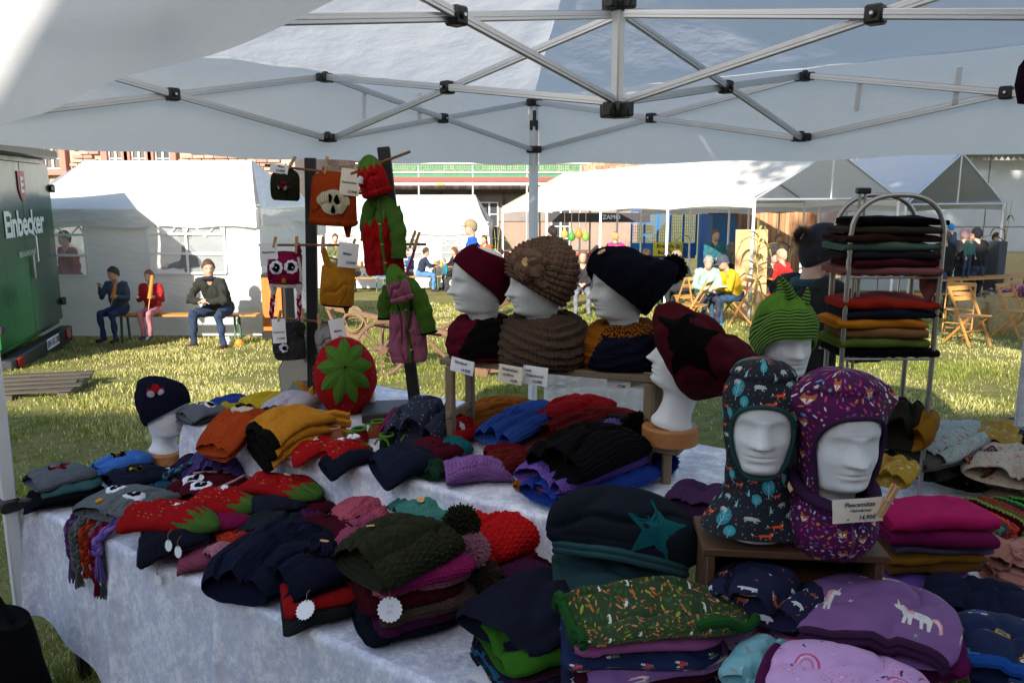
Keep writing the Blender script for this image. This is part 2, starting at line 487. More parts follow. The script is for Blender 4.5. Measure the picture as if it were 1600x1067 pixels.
TILE = M('tan_roof_tile', (.40, .25, .15), .85, .3, 4)
def long_house():
    d = 30.0; b = thing('long_house', 'long low plastered house with tiled roof behind scaffolding and white tents', 'house', (0, d, gz(d)))
    x0, x1 = -10.6, 4.6
    w_ = MB(); w_.box(((x0+x1)/2, d+4, .45), (x1-x0, 8, 4.0), b=.02); w_.build('wall', M('brown_plaster', (.30, .22, .17), .9, .25, 2, .006, 40), b)
    beam = M('dark_timber', (.07, .05, .04), .8, .3)
    m = MB(); m.box(((x0+x1)/2, d-.3, 1.98), (x1-x0+.5, .7, .16), b=.01); m.build('eave_board', beam, b)
    m = MB(); m.box(((x0+x1)/2, d-.04, -.35), (x1-x0, .1, .12)); m.build('red_ledge', M('red_band', (.42, .06, .05), .7), b)
    m = MB()
    for x in np.arange(x0+.4, x1, 1.1): m = MB(); m.bar((x, d+.05, 1.4), (x, d-.55, 1.88), .08, .1); m.build('eave_bracket', beam, b)
    grd = MB(); grd.box(((x0+x1)/2, d-.02, 1.35), (x1-x0-.2, .06, 1.0)); grd.build('grey_wall_band', M('weathered_band', (.23, .2, .18), .9, .35, 2), b)
    for a, c, z0, z1, r in ((665, 698, .9, 1.55, 1), (751, 779, -.2, 1.55, 4), (860, 890, -.2, 1.55, 4), (560, 590, .9, 1.55, 1)):
        window(b, (a-800)/F*30, (c-800)/F*30, z0, z1, d-.09, 1, r)
    # roof: rows of tiles you can tell apart only as courses - one mass
    tl = MB(); n = 0
    for r in range(16):
        z = 2.0+r*.17; y = d-.75+r*.26
        x = x0-.3+(r % 2)*.12
        while x < x1+.3:
            tl.bar((x, y, z), (x, y+.34, z+.20), .22, .03, m=rnd.randrange(3), b=.004); x += .235
    tl.build('roof_tiles', [M('roof_tile', c, .85, .2) for c in ((.36, .21, .12), (.44, .28, .17), (.30, .17, .10))], b, kind='stuff')
    rr = MB(); rr.sheet([(x0-.3, d-.7, 1.98), (x1+.3, d-.7, 1.98), (x1+.3, d+4, 5.0), (x0-.3, d+4, 5.0)], .05); rr.build('roof', beam, b)
    # scaffolding
    y = 28.4; s = thing('scaffolding', 'galvanised scaffolding with green safety net in front of the long house', 'scaffolding', ((740-800)/F*y, y, gz(y)))
    st = M('galvanised_tube', (.6, .62, .63), .4, .08, metal=.6)
    xs = [(px-800)/F*28.4 for px in (575, 657, 740, 823, 905)]
    for x in xs:
        m = MB(); m.tube([(x, y, gz(y)), (x, y, 3.2)], .035, 8); m.build('post', st, s)
    for z in (2.86, 2.55, -.1):
        m = MB(); m.tube([(xs[0]-.3, y-.05, z), (xs[-1]+.3, y-.05, z)], .028, 8); m.build('rail', st, s)
    m = MB(); m.box(((xs[0]+xs[-1])/2, y+.3, 2.18), (xs[-1]-xs[0]+.6, .7, .1)); m.build('deck', M('scaffold_board', (.55, .55, .54), .6), s)
    m = MB(); m.box(((xs[0]+xs[-1])/2, y-.09, 2.33), (xs[-1]-xs[0]+.6, .03, .14)); m.build('toe_board', M('red_band', (.42, .06, .05), .7), s)
    m = MB(); m.box(((xs[1]*.6+xs[2]*.4), y-.12, 2.17), (.28, .03, .07)); m.build('orange_tag', M('orange_tape', (.8, .35, .03), .6), s)
    net = M('green_net', (.03, .22, .11), .7)
    m = MB()
    for k in range(95):
        x = xs[0]+(xs[-1]-xs[0])*k/94; m.box((x, y-.02, 2.72), (.035, .01, .62), b=.002)
    for k in range(9):
        z = 2.43+k*.075; m.box(((xs[0]+xs[-1])/2, y-.024+.01*math.sin(k), z), (xs[-1]-xs[0], .008, .026 if k else .09), b=.002)
    m.build('safety_net', net, s, kind='stuff')
long_house()

def barn():
    d = 25.0; b = thing('barn', 'grey panelled barn with rusty corrugated roof at the right edge', 'barn', (15, d, gz(d)))
    w_ = MB(); w_.box((16.5, d+4, 1.0), (13, 8, 5.2), b=.02); w_.build('wall', M('grey_render', (.36, .37, .37), .85, .2, 1.5), b)
    for k in range(6):
        for j in range(2):
            p = MB(); p.box((11.2+k*2.1, d-.03, -.3+j*2.3), (2.07, .06, 2.27), b=.01); p.build('wall_panel', M('cement_panel', (.38, .40, .41), .8, .2, 1.2), b)
    cor = M('rusty_corrugated_iron', (.22, .115, .07), .75, .5, 2.5)
    m = MB()
    def fn(u, v):
        x = 9.3+14.5*u; y = d-1.0+7*v; return Vector((x, y, 3.35+2.2*v+.05*math.sin(u*14.5/.18*2*PI)))
    m.grid(fn, 640, 3); me = m.build('roof', cor, b)
    f = MB(); f.box((16.5, d-.9, 3.1), (14.2, .08, .26)); f.build('fascia', M('dark_timber', (.07, .05, .04), .8, .3), b)
    # plank gable wing with upright boards
    for k in range(26):
        p = MB(); p.box((6.4+k*.14, 26.6+rnd.random()*.02, 1.4), (.13, .04, 5.2), b=.004)
        p.build('plank', woodm(rnd.choice(['#a5744c', '#96623c', '#b58a64']), sc=(20, 20, 2)), b)
barn()

# ================================================================== tents and gazebos around the meadow
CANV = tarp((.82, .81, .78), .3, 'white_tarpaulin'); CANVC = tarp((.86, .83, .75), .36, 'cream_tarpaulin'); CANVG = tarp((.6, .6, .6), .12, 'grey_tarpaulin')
def party_tent(label, A, La, ax, Wb, bx, eave, ridge, drop=0, mat=CANV, val=.25, npole=5, gable=True, name='party_tent', walls=()):
    """ridge tent: near corner A (on the ground), long axis ax, gable axis bx; roof sags a little between frames"""
    A = Vector(A); ax = Vector(ax); bx = Vector(bx); up = Vector((0, 0, 1))
    t = thing(name, label, 'tent', A)
    zf = lambda s: -drop*s
    def roof(side):
        def fn(u, v):                     # u along, v eave to ridge
            b = v*.5 if side == 0 else 1-v*.5
            sag = -.10*math.sin(PI*((u*npole) % 1))*math.sin(PI*v)-.05*math.sin(PI*v)
            return A + ax*(u*La) + bx*(b*Wb) + up*(eave+(ridge-eave)*v+zf(u)+sag)
        return fn
    for s in (0, 1):
        m = MB(); m.grid(roof(s), npole*6, 8); m.build('roof_sheet', mat, t, angle=60)
    for s in (0, 1):
        def fv(u, v):
            scal = -.05*abs(math.sin(PI*u*npole))
            return A + ax*(u*La) + bx*(s*Wb+(-.012 if s == 0 else .012)) + up*(eave+zf(u)+.01+(-val+scal*-1)*v+.0)
        m = MB(); m.grid(fv, npole*6, 2); m.build('valance', mat, t)
    if gable:
        for e in (0, 1):
            m = MB()
            def fg(u, v):
                hh = ridge-(ridge-eave)*abs(2*u-1); z0 = eave-.12
                return A + ax*(e*La+(.02 if e else -.02)+ (.12*v*(0 if e else 1))*0) + bx*(u*Wb) + up*(z0+(hh-z0)*v+zf(e))
            m.grid(fg, 16, 4)
            if e == 1 or gable == 'both': m.build('gable', tarp((.80, .66, .42), .6, 'tan_tarpaulin') if mat is CANVC else mat, t)
    fr = M('galvanised_tube', (.6, .62, .63), .4, .08, metal=.6)
    for k in range(npole+1):
        u = k/npole
        for s in (0, 1):
            p = A + ax*(u*La) + bx*(s*Wb); m = MB(); m.tube([(p.x, p.y, gz(p.y)-.02), p+up*(eave+zf(u)-.04)], .03, 8); m.build('pole', ALUW, t)
        m = MB(); a = A+ax*(u*La)+up*(eave+zf(u)-.06); c = a+bx*Wb; r = A+ax*(u*La)+bx*(Wb/2)+up*(ridge+zf(u)-.06)
        m.tube([a, c], .025, 8); m.tube([a, r], .025, 8); m.tube([c, r], .025, 8); m.tube([(a+c)/2, r], .02, 8)
        m.build('truss', fr, t)
    m = MB(); m.tube([A+bx*(Wb/2)+up*(ridge-.07), A+ax*La+bx*(Wb/2)+up*(ridge-drop-.07)], .025, 8); m.build('ridge_pole', fr, t)
    for s, u0, u1, h0 in walls:
        def fw(u, v):
            uu = u0+(u1-u0)*u
            return A + ax*(uu*La) + bx*(s*Wb+.02*math.sin(u*30)) + up*(h0+(eave-h0)*v+zf(uu))
        m = MB(); m.grid(fw, 20, 6); m.build('side_wall', mat, t)
    return t
AX = Vector((-.4815, .8765, 0)); BX = Vector((.8765, .4815, 0))
party_tent('big open sided white beer tent with long sunlit roof and cream lining', (4.5, 15.3, gz(15.3)), 9.9, AX, 4.1, BX, 2.32, 3.28, .33, CANVC, .22, 4)
A3 = Vector((4.5, 15.3, 0))+BX*4.35
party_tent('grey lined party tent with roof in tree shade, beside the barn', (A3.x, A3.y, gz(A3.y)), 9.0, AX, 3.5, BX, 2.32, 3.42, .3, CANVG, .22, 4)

def arch_window(t, P, ux, w_, h, cols=2, fr=.035, back=.0):
    """clear vinyl window welded into a tent wall: P lower left corner, ux unit vector along the wall"""
    P = Vector(P); ux = Vector(ux); up = Vector((0, 0, 1)); n = ux.cross(up)
    m = MB()
    def fn(u, v):
        return P+ux*(u*w_)+up*(v*h)+n*(.012+.012*nz(u*3, v*4, w_)+.01*math.sin(9*u+12*v))
    m.grid(fn, 14, 14); wn = m.build('window', VINYL, t)
    b = MB()
    for k in range(cols+1): b.bar(P+ux*(w_*k/cols)+n*.03, P+ux*(w_*k/cols)+up*h+n*.03, fr, .012, up=n)
    for k in range(4): b.bar(P+up*(h*k/3)+n*.034, P+ux*w_+up*(h*k/3)+n*.034, fr, .012, up=n)
    for k in range(cols):
        c = P+ux*(w_*(k+.5)/cols)+up*(h*.62); r = w_/cols/2
        b.tube([c+ux*(r*math.cos(a))+up*(min(r, h*.36)*math.sin(a))+n*.032 for a in np.linspace(0, PI, 13)], fr*.45, 6)
        for a in (PI/4, 3*PI/4):
            b.bar(c+n*.03, c+ux*(r*math.cos(a))+up*(min(r, h*.36)*math.sin(a))+n*.03, fr*.6, .01, up=n)
    b.build('window_bars', WHITE, wn)
VINYL = glassy('clear_vinyl', (.75, .8, .82), .30, .12)

def gazebo(label, x0, x1, d, depth, eave, ridge, wins, walls=True, hip=1.0, name='gazebo', side_l=True, side_r=True):
    g = gz(d); t = thing(name, label, 'gazebo', ((x0+x1)/2, d, g)); E = g+eave; RZ = g+ridge; ym = d+depth/2
    def f1(u, v):
        xa = x0+(hip)*v; xb = x1-(hip)*v
        return Vector((xa+(xb-xa)*u, d-.06+(ym-d)*v, E+.02+(RZ-E)*v-.07*math.sin(PI*v)*(1+.5*math.sin(u*9))))
    m = MB(); m.grid(f1, 24, 8); m.build('roof_sheet', CANV, t)
    def f2(u, v):
        xa = x0+(hip)*v; xb = x1-(hip)*v
        return Vector((xa+(xb-xa)*u, d+depth+.06-(ym-d)*v, E+.02+(RZ-E)*v))
    m = MB(); m.grid(f2, 12, 4); m.build('roof_sheet', CANV, t)
    for xs, sg in ((x0, 1), (x1, -1)):
        m = MB(); m.grid(lambda u, v: Vector((xs+sg*hip*v-sg*.05*(1-v), d+depth*(.5+(u-.5)*(1-v)), E+.02+(RZ-E)*v)), 8, 6); m.build('roof_sheet', CANV, t)
    m = MB(); m.grid(lambda u, v: Vector((x0+(x1-x0)*u, d-.075-.012*math.sin(u*40), E+.03-.27*v+.015*math.sin(u*23)*v)), 40, 2); m.build('valance', CANV, t)
    for xs in (x0, x1):
        m = MB(); m.grid(lambda u, v: Vector((xs+(.05 if xs == x1 else -.05), d+depth*u, E+.03-.27*v+.02*math.sin(u*13)*v)), 20, 2); m.build('valance', CANV, t)
        for yy in (d, d+depth):
            m = MB(); m.box((xs, yy, g+eave/2), (.04, .04, eave)); m.build('leg', ALUW, t)
    def wall(P, ux, L, ws):
        P = Vector(P); ux = Vector(ux); n = ux.cross(Vector((0, 0, 1)))
        us = sorted(set(list(np.linspace(0, L, 22)) + [q for w_ in ws for q in (w_[0], w_[1])])); vsl = sorted(set(list(np.linspace(0, eave, 12)) + [q for w_ in ws for q in (w_[2], w_[3])]))
        vs = []; fs = []
        for v in vsl:
            for u in us: vs.append(P+ux*u+Vector((0, 0, v+.04))+n*(.03*nz(u*1.3, v*1.7, L)+.015*math.sin(v*9+u)))
        W = len(us)
        for j in range(len(vsl)-1):
            for i in range(W-1):
                uc, vc = (us[i]+us[i+1])/2, (vsl[j]+vsl[j+1])/2
                if any(a < uc < b and c < vc < e for a, b, c, e, _ in ws): continue
                fs.append((j*W+i, j*W+i+1, (j+1)*W+i+1, (j+1)*W+i))
        m = MB(); m.add(vs, fs); m.build('side_wall', CANV, t, angle=70)
        for a, b, c, e, k in ws: arch_window(t, P+ux*a+Vector((0, 0, c+.04)), ux, b-a, e-c, k)
    if walls:
        wall((x0, d, g), (1, 0, 0), x1-x0, wins)
        wall((x1, d+depth, g), (-1, 0, 0), x1-x0, [])
        if side_l: wall((x0, d+depth, g), (0, -1, 0), depth, [])
        if side_r: wall((x1, d, g), (0, 1, 0), depth, [])
    return t
X = lambda px, d: (px-800)/F*d
d1 = 12.4
gazebo('white walled gazebo with vinyl arch windows behind the people on the bench', X(20, d1), X(407, d1), d1, 3.0, 1.95, 2.72,
       [(X(88, d1)-X(20, d1), X(138, d1)-X(20, d1), .93, 1.86, 1), (X(236, d1)-X(20, d1), X(354, d1)-X(20, d1), .97, 1.86, 2)], hip=.5)
gazebo('open white gazebo peeping out beside the left gazebo wall', X(412, 14.5), X(458, 14.5), 14.5, 2.5, 1.75, 2.5, [], walls=False, hip=.3)
d2 = 25.5
gazebo('distant white tent with arched windows behind the beer tables', X(488, d2), X(764, d2), d2, 4, 1.95, 2.9,
       [(X(p, d2)-X(488, d2), X(p+34, d2)-X(488, d2), .9, 1.55, 1) for p in (520, 570, 627, 690)], hip=.5)
gazebo('white tent wall glowing in the sun behind the beer tent', 8.3, 11.4, 27.5, 3, 2.2, 2.9, [], hip=.4)

# ================================================================== what shades the stall: a house and a tree behind the camera
def shade_house():
    b = thing('half_timbered_house', 'tall plastered house with gabled roof standing behind the stall row', 'house', (-3, -8, 0))
    m = MB(); m.box((-5.5, -10.8, 2.25), (40, 5, 4.5), b=.02); m.build('wall', PLAST, b)
    m = MB(); y0 = -8.1; zr = 8.52; e = 4.55
    m.sheet([(-26, y0, e), (15, y0, e), (15, -10.8, zr), (-26, -10.8, zr)], .15)
    m.sheet([(15, -13.5, e), (-26, -13.5, e), (-26, -10.8, zr), (15, -10.8, zr)], .15)
    m.build('roof', TILE, b)
    for k in range(8): window(b, -20+k*4, -18.8+k*4, .9, 2.4, -8.28, 1, 3)
shade_house()
BARK = M('bark', (.09, .065, .045), .95, .3, 6, .03, 20)
def leaf_mats():
    r = []
    for c in ((.05, .09, .02), (.085, .11, .025), (.13, .12, .03)):
        r.append(M('leaf', c, .6, .25, 3))
    return r
def tree(x, y, h, cr, cz, label, n=5000):
    t = thing('lime_tree', label, 'tree', (x, y, gz(y)))
    m = MB(); m.tube([(x, y, gz(y)-.1), (x+.1, y, h*.3), (x-.1, y+.1, h*.6), (x, y, h*.9)], [.38, .3, .2, .05], 10)
    rs = random.Random(4)
    tips = []
    for k in range(14):
        a = rs.random()*2*PI; z0 = h*(.35+.4*rs.random()); L = cr*(.6+.4*rs.random())
        p = [(x, y, z0), (x+math.cos(a)*L*.5, y+math.sin(a)*L*.5, z0+L*.35), (x+math.cos(a)*L, y+math.sin(a)*L, z0+L*.5)]
        m.tube(p, [.12, .08, .02], 6); tips.append(p[2])
    m.build('trunk', BARK, t)
    c = MB(); cl = [(Vector(p), cr*.35) for p in tips]+[(Vector((x+rs.gauss(0, cr*.4), y+rs.gauss(0, cr*.4), cz+rs.gauss(0, cr*.5))), cr*.35) for _ in range(16)]
    for k in range(n):
        o, r = rs.choice(cl); p = o+Vector((rs.gauss(0, r*.5), rs.gauss(0, r*.5), rs.gauss(0, r*.45)))
        a = Vector((rs.gauss(0, 1), rs.gauss(0, 1), rs.gauss(0, 1))).normalized(); b = a.orthogonal().normalized(); s = .15+.13*rs.random()
        c.add([p-a*s, p+b*s*.5, p+a*s, p-b*s*.5], [(0, 1, 2, 3)], rs.randrange(3))
    c.build('crown', leaf_mats(), t, smooth=False)
tree(2.6, -3.6, 18, 3.0, 14.0, 'tall lime tree spreading its crown behind the stall row', 9000)
tree(7.4, -2.2, 18, 3.4, 14.0, 'second tall lime tree behind the stall row, farther right', 8000)
# ================================================================== the pop-up tent over the stall
tA, tB, tD = Vector((.13, 5.0, 0)), Vector((-1.86, 2.85, 0)), Vector((.57, .63, 0)); tC = tA+tD-tB; tN = (tA+tD)/2
def tilt(p):                      # the near corner stands a little higher
    s = ((p-tA).dot((tB-tA))/(tB-tA).length_squared); r = ((p-tA).dot((tC-tA))/(tC-tA).length_squared)
    return .20*max(0, s)*max(0, r)
def TP(p, z): return Vector((p.x, p.y, z+tilt(p)))
ROOF = tarp((.86, .855, .85), .5, 'tent_roof_fabric', .006)
def popup_tent():
    t = thing('popup_tent', 'white pop-up market tent with aluminium scissor frame sheltering the knitwear stall', 'tent', (tN.x, tN.y, 0))
    ZE, ZP = 2.46, 3.12; cor = [tA, tB, tD, tC]
    for k in range(4):
        P, Q = cor[k], cor[(k+1) % 4]
        def fn(u, v):
            b = P+(Q-P)*u; p = b+(tN-b)*v
            z = ZE+(ZP-ZE)*(v**.9)
            fr = (1-abs(2*u-1))
            z -= .05*fr*math.sin(PI*min(1, v*1.25))*(1 if v < .8 else 0)
            e = min(u, 1-u)
            wr = .005*math.sin(38*e+9*v+3*nz(u*3, v*3, k))*math.exp(-e*7)*(1-v)**.5*v**.3*2.0
            wr += .003*nz(u*9+k*5, v*3, 2)+.002*math.sin(60*u*(1-v*.6)+4*nz(u*4, v*4))*math.exp(-v*3)
            out = (P-Q).cross(Vector((0, 0, 1))).normalized()*0
            return TP(p, z+wr)
        m = MB(); m.grid(fn, 60, 44); m.build('roof_panel', ROOF, t, angle=80)
        nrm = (Q-P).cross(Vector((0, 0, 1))).normalized()
        if nrm.dot((P+Q)/2-tN) < 0: nrm = -nrm
        def fv(u, v):
            p = P+(Q-P)*u
            o = (.06 if k == 1 else .035)+.012*math.sin(u*17+k)*v+.02*nz(u*4, v*2, k+7)*v; o = .003+o*min(1, v*5)
            z = ZE+.006-(.40 + .018*math.sin(u*PI)+.006*math.sin(u*23+k))*v
            q = p+nrm*o; r = TP(p, z); return Vector((q.x, q.y, r.z))
        m = MB(); m.grid(fv, 60, 10); m.build('valance', ROOF, t, angle=80)
        # velcro straps hanging inside the valance
        for u in ((.30, .42) if k != 1 else ()):
            p = P+(Q-P)*u-nrm*.0; z0 = TP(p, 2.40).z
            m = MB(); m.sheet([Vector((p.x, p.y, z0)), Vector((p.x, p.y, z0))+(Q-P).normalized()*.022, Vector((p.x, p.y, z0-.15))+(Q-P).normalized()*.03, Vector((p.x, p.y, z0-.145))+(Q-P).normalized()*.008], .002); m.build('strap', ROOF, t)
    # legs
    for i, p in enumerate(cor):
        m = MB()
        d = (tN-p).normalized()
        m.box((p.x, p.y, 1.22+tilt(p)), (.045, .045, 2.42), rz=math.atan2((tB-tA).y, (tB-tA).x), b=.006)
        m.box((p.x, p.y, .5+tilt(p)), (.038, .038, 1.0), rz=math.atan2((tB-tA).y, (tB-tA).x), b=.005)
        m.build('leg', ALUW, t)
        m = MB(); m.box(TP(p, .02), (.12, .12, .012)); m.build('foot_plate', ALU, t)
    BW, BH = .013, .028
    joints = []
    def joint(p, s=.06, dirs=()):
        m = MB(); m.box(p, (s, s, s*.85), rz=.8, b=.008)
        for d in dirs:
            m.bar(p, p+d*(s*.95), s*.62, s*.75, b=.005)
        m.box(p+Vector((0, 0, s*.45)), (s*.5, s*.5, s*.3), rz=.8, b=.004)
        m.build('joint', BLACKP, t)
    def pivot(p, d):
        m = MB(); s = d.cross(Vector((0, 0, 1))).normalized()
        m.bar(p-d*.024, p+d*.024, .05, .05, b=.006); m.tube([p-s*.033, p+s*.033], .010, 8); m.build('pivot', BLACKP, t)
        m = MB(); m.tube([p-s*.036, p+s*.036], .005, 8); m.build('rivet', ALU, t)
    def scissor(P, Q, zt=2.42, zb=2.15):
        d = (Q-P).normalized(); s = d.cross(Vector((0, 0, 1)))*.011
        for a, b, sg in ((zt, zb, 1), (zb, zt, -1)):
            m = MB(); p, q = TP(P, a)+s*sg+d*.03, TP(Q, b)+s*sg-d*.03
            m.bar(p, q, BW, BH, b=.003)
            m.bar(p+Vector((0, 0, .0)), q, BW+.003, .006, b=.001)
            m.build('truss_bar', ALU, t)
        pivot(TP((P+Q)/2, (zt+zb)/2), d)
    mids = []
    for k in range(4):
        P, Q = cor[k], cor[(k+1) % 4]; m_ = (P+Q)/2; mids.append(m_)
        scissor(P, m_); scissor(m_, Q); scissor(m_, tN, 2.42, 2.15)
        d = (Q-P).normalized(); n_ = (tN-m_).normalized()
        for z in (2.42, 2.15): joint(TP(m_, z), .048, (d, -d, n_))
    for k, p in enumerate(cor):
        d1_, d2_ = (cor[(k+1) % 4]-p).normalized(), (cor[(k-1) % 4]-p).normalized()
        for z in (2.42, 2.15): joint(TP(p, z), .055, (d1_, d2_))
        m = MB(); m.box(TP(p, 2.29), (.05, .05, .06), b=.006); m.box(TP(p, 2.33)+(tN-p).normalized()*.03, (.02, .02, .09), b=.004); m.build('catch', BLACKP, t)
    ds = [(m_-tN).normalized() for m_ in mids]
    for z in (2.49, 2.15): joint(TP(tN, z-.03), .062, ds)
    m = MB(); m.box(TP(tN, 2.62), (.034, .034, .98), rz=.75, b=.005); m.build('centre_pole', ALUW, t)
    m = MB(); m.lathe([(.0, ZP+.0), (.06, ZP-.005), (.07, ZP-.03), (.02, ZP-.06), (.02, ZP-.1)][::-1], 16, TP(tN, 0)); m.build('cap', BLACKP, t)
popup_tent()
# ================================================================== tables and their cloths
UO = Vector((-1.83, 2.9, 0)); UU = Vector((.822, -.569, 0)).normalized(); VV = Vector((.569, .822, 0)).normalized()
Z1, Z2 = .75, .95
def UV(u, v, z=0): p = UO+UU*u+VV*v; return Vector((p.x, p.y, z))
def velvet():
    t = NT('crushed_velvet'); o = t.obj(); b = t.b
    mp = t.n('ShaderNodeMapping'); t.l(o, mp.inputs[0]); mp.inputs['Scale'].default_value = (1, 1, .7); mp.inputs['Rotation'].default_value = (.5, .4, .3)
    f = t.noise(16, 6, mp.outputs[0], .75); g = t.noise(55, 3, mp.outputs[0], .7)
    h = t.math('ADD', f, t.math('MULTIPLY', g, .5))
    k = t.ramp(h, [(.58, (0, 0, 0)), (.74, (.35, .35, .35)), (.88, (1, 1, 1))])
    t.l(t.mix(k, (.52, .54, .67), (.88, .90, .97)), b.inputs['Base Color'])
    t.l(t.ramp(h, [(.6, (.7, .7, .7)), (.9, (.3, .3, .3))]), b.inputs['Roughness'])
    b.inputs['Sheen Weight'].default_value = .25; b.inputs['Sheen Roughness'].default_value = .3
    t.bump(h, .006); return t.m
VELV = velvet()
TABTOP = woodm('#b98d55'); 
def table(label, u0, u1, v0, v1, z):
    c = UV((u0+u1)/2, (v0+v1)/2); t = thing('table', label, 'table', (c.x, c.y, 0))
    rz = math.atan2(UU.y, UU.x)
    m = MB(); m.box((c.x, c.y, z-.022), (u1-u0, v1-v0, .03), rz=rz, b=.004); m.build('tabletop', TABTOP, t)
    for u in (u0+.08, u1-.08):
        for v in (v0+.08, v1-.08):
            m = MB(); p = UV(u, v, 0); m.box((p.x, p.y, (z-.04)/2), (.04, .04, z-.04), rz=rz); m.build('leg', BLACKP, t)
table('low front trestle table hidden under the long velvet cloth', .02, 2.34, .02, .8, Z1)
table('raised rear trestle table carrying hats and the wooden shelf', .18, 2.25, .84, 1.5, Z2)
table('right hand trestle table under the fleece scarves', 2.38, 3.2, -.25, 2.4, Z1)

def cloth(label, u0, u1, v0, v1, z, drop, sides='flbr', seed=0, fold=.02, bottom=None):
    """rectangular cloth: flat top, soft edge, skirts hanging with folds"""
    m = MB(); r = .012
    m.grid(lambda a, b: UV(u0+(u1-u0)*a, v0+(v1-v0)*b, z+.003*nz(a*9+seed, b*5)+.004), 60, 24)
    segs = {'f': (UV(u0, v0), UV(u1, v0), -VV), 'r': (UV(u1, v0), UV(u1, v1), UU), 'b': (UV(u1, v1), UV(u0, v1), VV), 'l': (UV(u0, v1), UV(u0, v0), -UU)}
    for s in sides:
        P, Q, n = segs[s]; L = (Q-P).length
        def fn(a, b):
            x = a*L; p = P+(Q-P)*a
            dd = drop if not bottom else bottom(s, a)
            d = b*dd; q = smooth(b*2.2)
            if b < .06:
                ang = b/.06*PI/2; out = r*math.sin(ang); dz = r*(1-math.cos(ang))
            else: out = r; dz = r+(d-.06*dd)
            amp = fold*q*(.6+.8*b)
            k = math.sin(x*7.5+seed+1.7*math.sin(x*2.3+seed))
            out += amp*(k*.8+.4*math.sin(x*19+seed*2))+.03*b*b-.004*max(0, 1-b/.03)
            ridge = 0
            for fx in (.0, .62, 1.18, 1.9): ridge += .03*math.exp(-((x-fx-.04*b)/.022)**2)*q
            return p+n*(out+ridge+.004)+Vector((0, 0, z+.004-dz+.003*nz(a*9+seed, 0)*(1-q)))
        m.grid(fn, int(max(40, L*90)), 26)
    bm_ = bmesh.new()
    return m.build('tablecloth', VELV, None, angle=70, label=label, cat='tablecloth')
cloth('pale crushed velvet cloth hanging to the grass from the low front table', 0, 2.4, 0, .82, Z1, .55, 'fl', 1.3, .02,
      lambda s, a: (.42+.22*min(1, a*3.0) if s == 'f' else .42))
cloth('pale crushed velvet cloth over the raised rear table', .14, 2.27, .6, 1.52, Z2, .21, 'flb', 4.1, .004)
cloth('pale cloth over the table with folded scarves', 2.36, 3.22, -.3, 2.42, Z1, .5, 'flrb', 7.7, .02)

# ================================================================== print images (flat print on cloth), drawn by code
def canvas(bg, n=512):
    a = np.empty((n, n, 3), np.float32); a[:] = bg; return a
def fill(a, poly, col):
    n = a.shape[0]; P = np.array(poly)*n
    for ox in (-n, 0, n):
        for oy in (-n, 0, n):
            Q = P+np.array([ox, oy]); x0, y0 = np.floor(Q.min(0)).astype(int); x1, y1 = np.ceil(Q.max(0)).astype(int)
            x0, y0 = max(x0, 0), max(y0, 0); x1, y1 = min(x1, n-1), min(y1, n-1)
            if x0 > x1 or y0 > y1: continue
            X_, Y_ = np.meshgrid(np.arange(x0, x1+1)+.5, np.arange(y0, y1+1)+.5); ins = np.zeros(X_.shape, bool)
            for (ax_, ay), (bx_, by) in zip(Q, np.roll(Q, -1, 0)):
                if ay == by: continue
                c = ((ay > Y_) != (by > Y_)) & (X_ < (bx_-ax_)*(Y_-ay)/(by-ay)+ax_); ins ^= c
            a[y0:y1+1, x0:x1+1][ins] = col
def ell(cx, cy, rx, ry, r=0, n=14):
    c, s = math.cos(r), math.sin(r)
    return [(cx+rx*math.cos(t)*c-ry*math.sin(t)*s, cy+rx*math.cos(t)*s+ry*math.sin(t)*c) for t in np.linspace(0, 2*PI, n, endpoint=False)]
def place(pts, cx, cy, s, fl=1, r=0):
    c, q = math.cos(r), math.sin(r); return [(cx+s*(fl*x*c-y*q), cy+s*(fl*x*q+y*c)) for x, y in pts]
FOXB = [(-.5, .0), (-.45, .18), (-.2, .22), (.2, .2), (.4, .25), (.42, .5), (.52, .36), (.62, .36), (.7, .5), (.72, .25), (.62, .05), (.45, .02), (.4, -.35), (.33, -.35), (.3, -.05), (-.25, -.05), (-.3, -.35), (-.38, -.35), (-.4, -.0), (-.75, .1), (-.95, .35), (-.9, .05)]
FOXT = [(-.75, .1), (-.95, .35), (-.93, .12)]
HORSE = [(-.55, .15), (-.5, -.6), (-.4, -.6), (-.33, -.1), (-.2, -.1), (-.22, -.6), (-.12, -.6), (-.05, -.08), (.2, -.08), (.2, -.6), (.3, -.6), (.36, -.1), (.42, -.6), (.52, -.6), (.5, .1), (.58, .42), (.78, .38), (.84, .5), (.62, .68), (.45, .66), (.32, .32), (-.35, .3)]
MANE = [(.6, .7), (.42, .74), (.24, .6), (.2, .32), (.14, .1), (.28, .14), (.38, .4), (.5, .62)]
TAIL = [(-.5, .28), (-.75, .36), (-1.0, .12), (-1.08, -.3), (-.9, -.42), (-.86, -.1), (-.72, .1), (-.54, .12)]
BADG = [(-.6, 0), (-.5, .25), (0, .32), (.45, .25), (.75, .05), (.72, -.06), (.45, -.02), (.4, -.25), (.3, -.25), (.26, -.06), (-.3, -.06), (-.34, -.25), (-.44, -.25), (-.46, -.04)]
TRACT = [(-.6, -.1), (-.6, .15), (-.1, .2), (-.05, .55), (.45, .55), (.5, .2), (.6, .15), (.6, -.15), (-.2, -.2)]
def fox(a, x, y, s, fl, col=(.75, .10, .02), w=(.75, .75, .72)):
    fill(a, place(FOXB, x, y, s, fl), col); fill(a, place(FOXT, x, y, s, fl), w); fill(a, place([(.5, .3), (.58, .06), (.68, .3), (.6, .2)], x, y, s, fl), w)
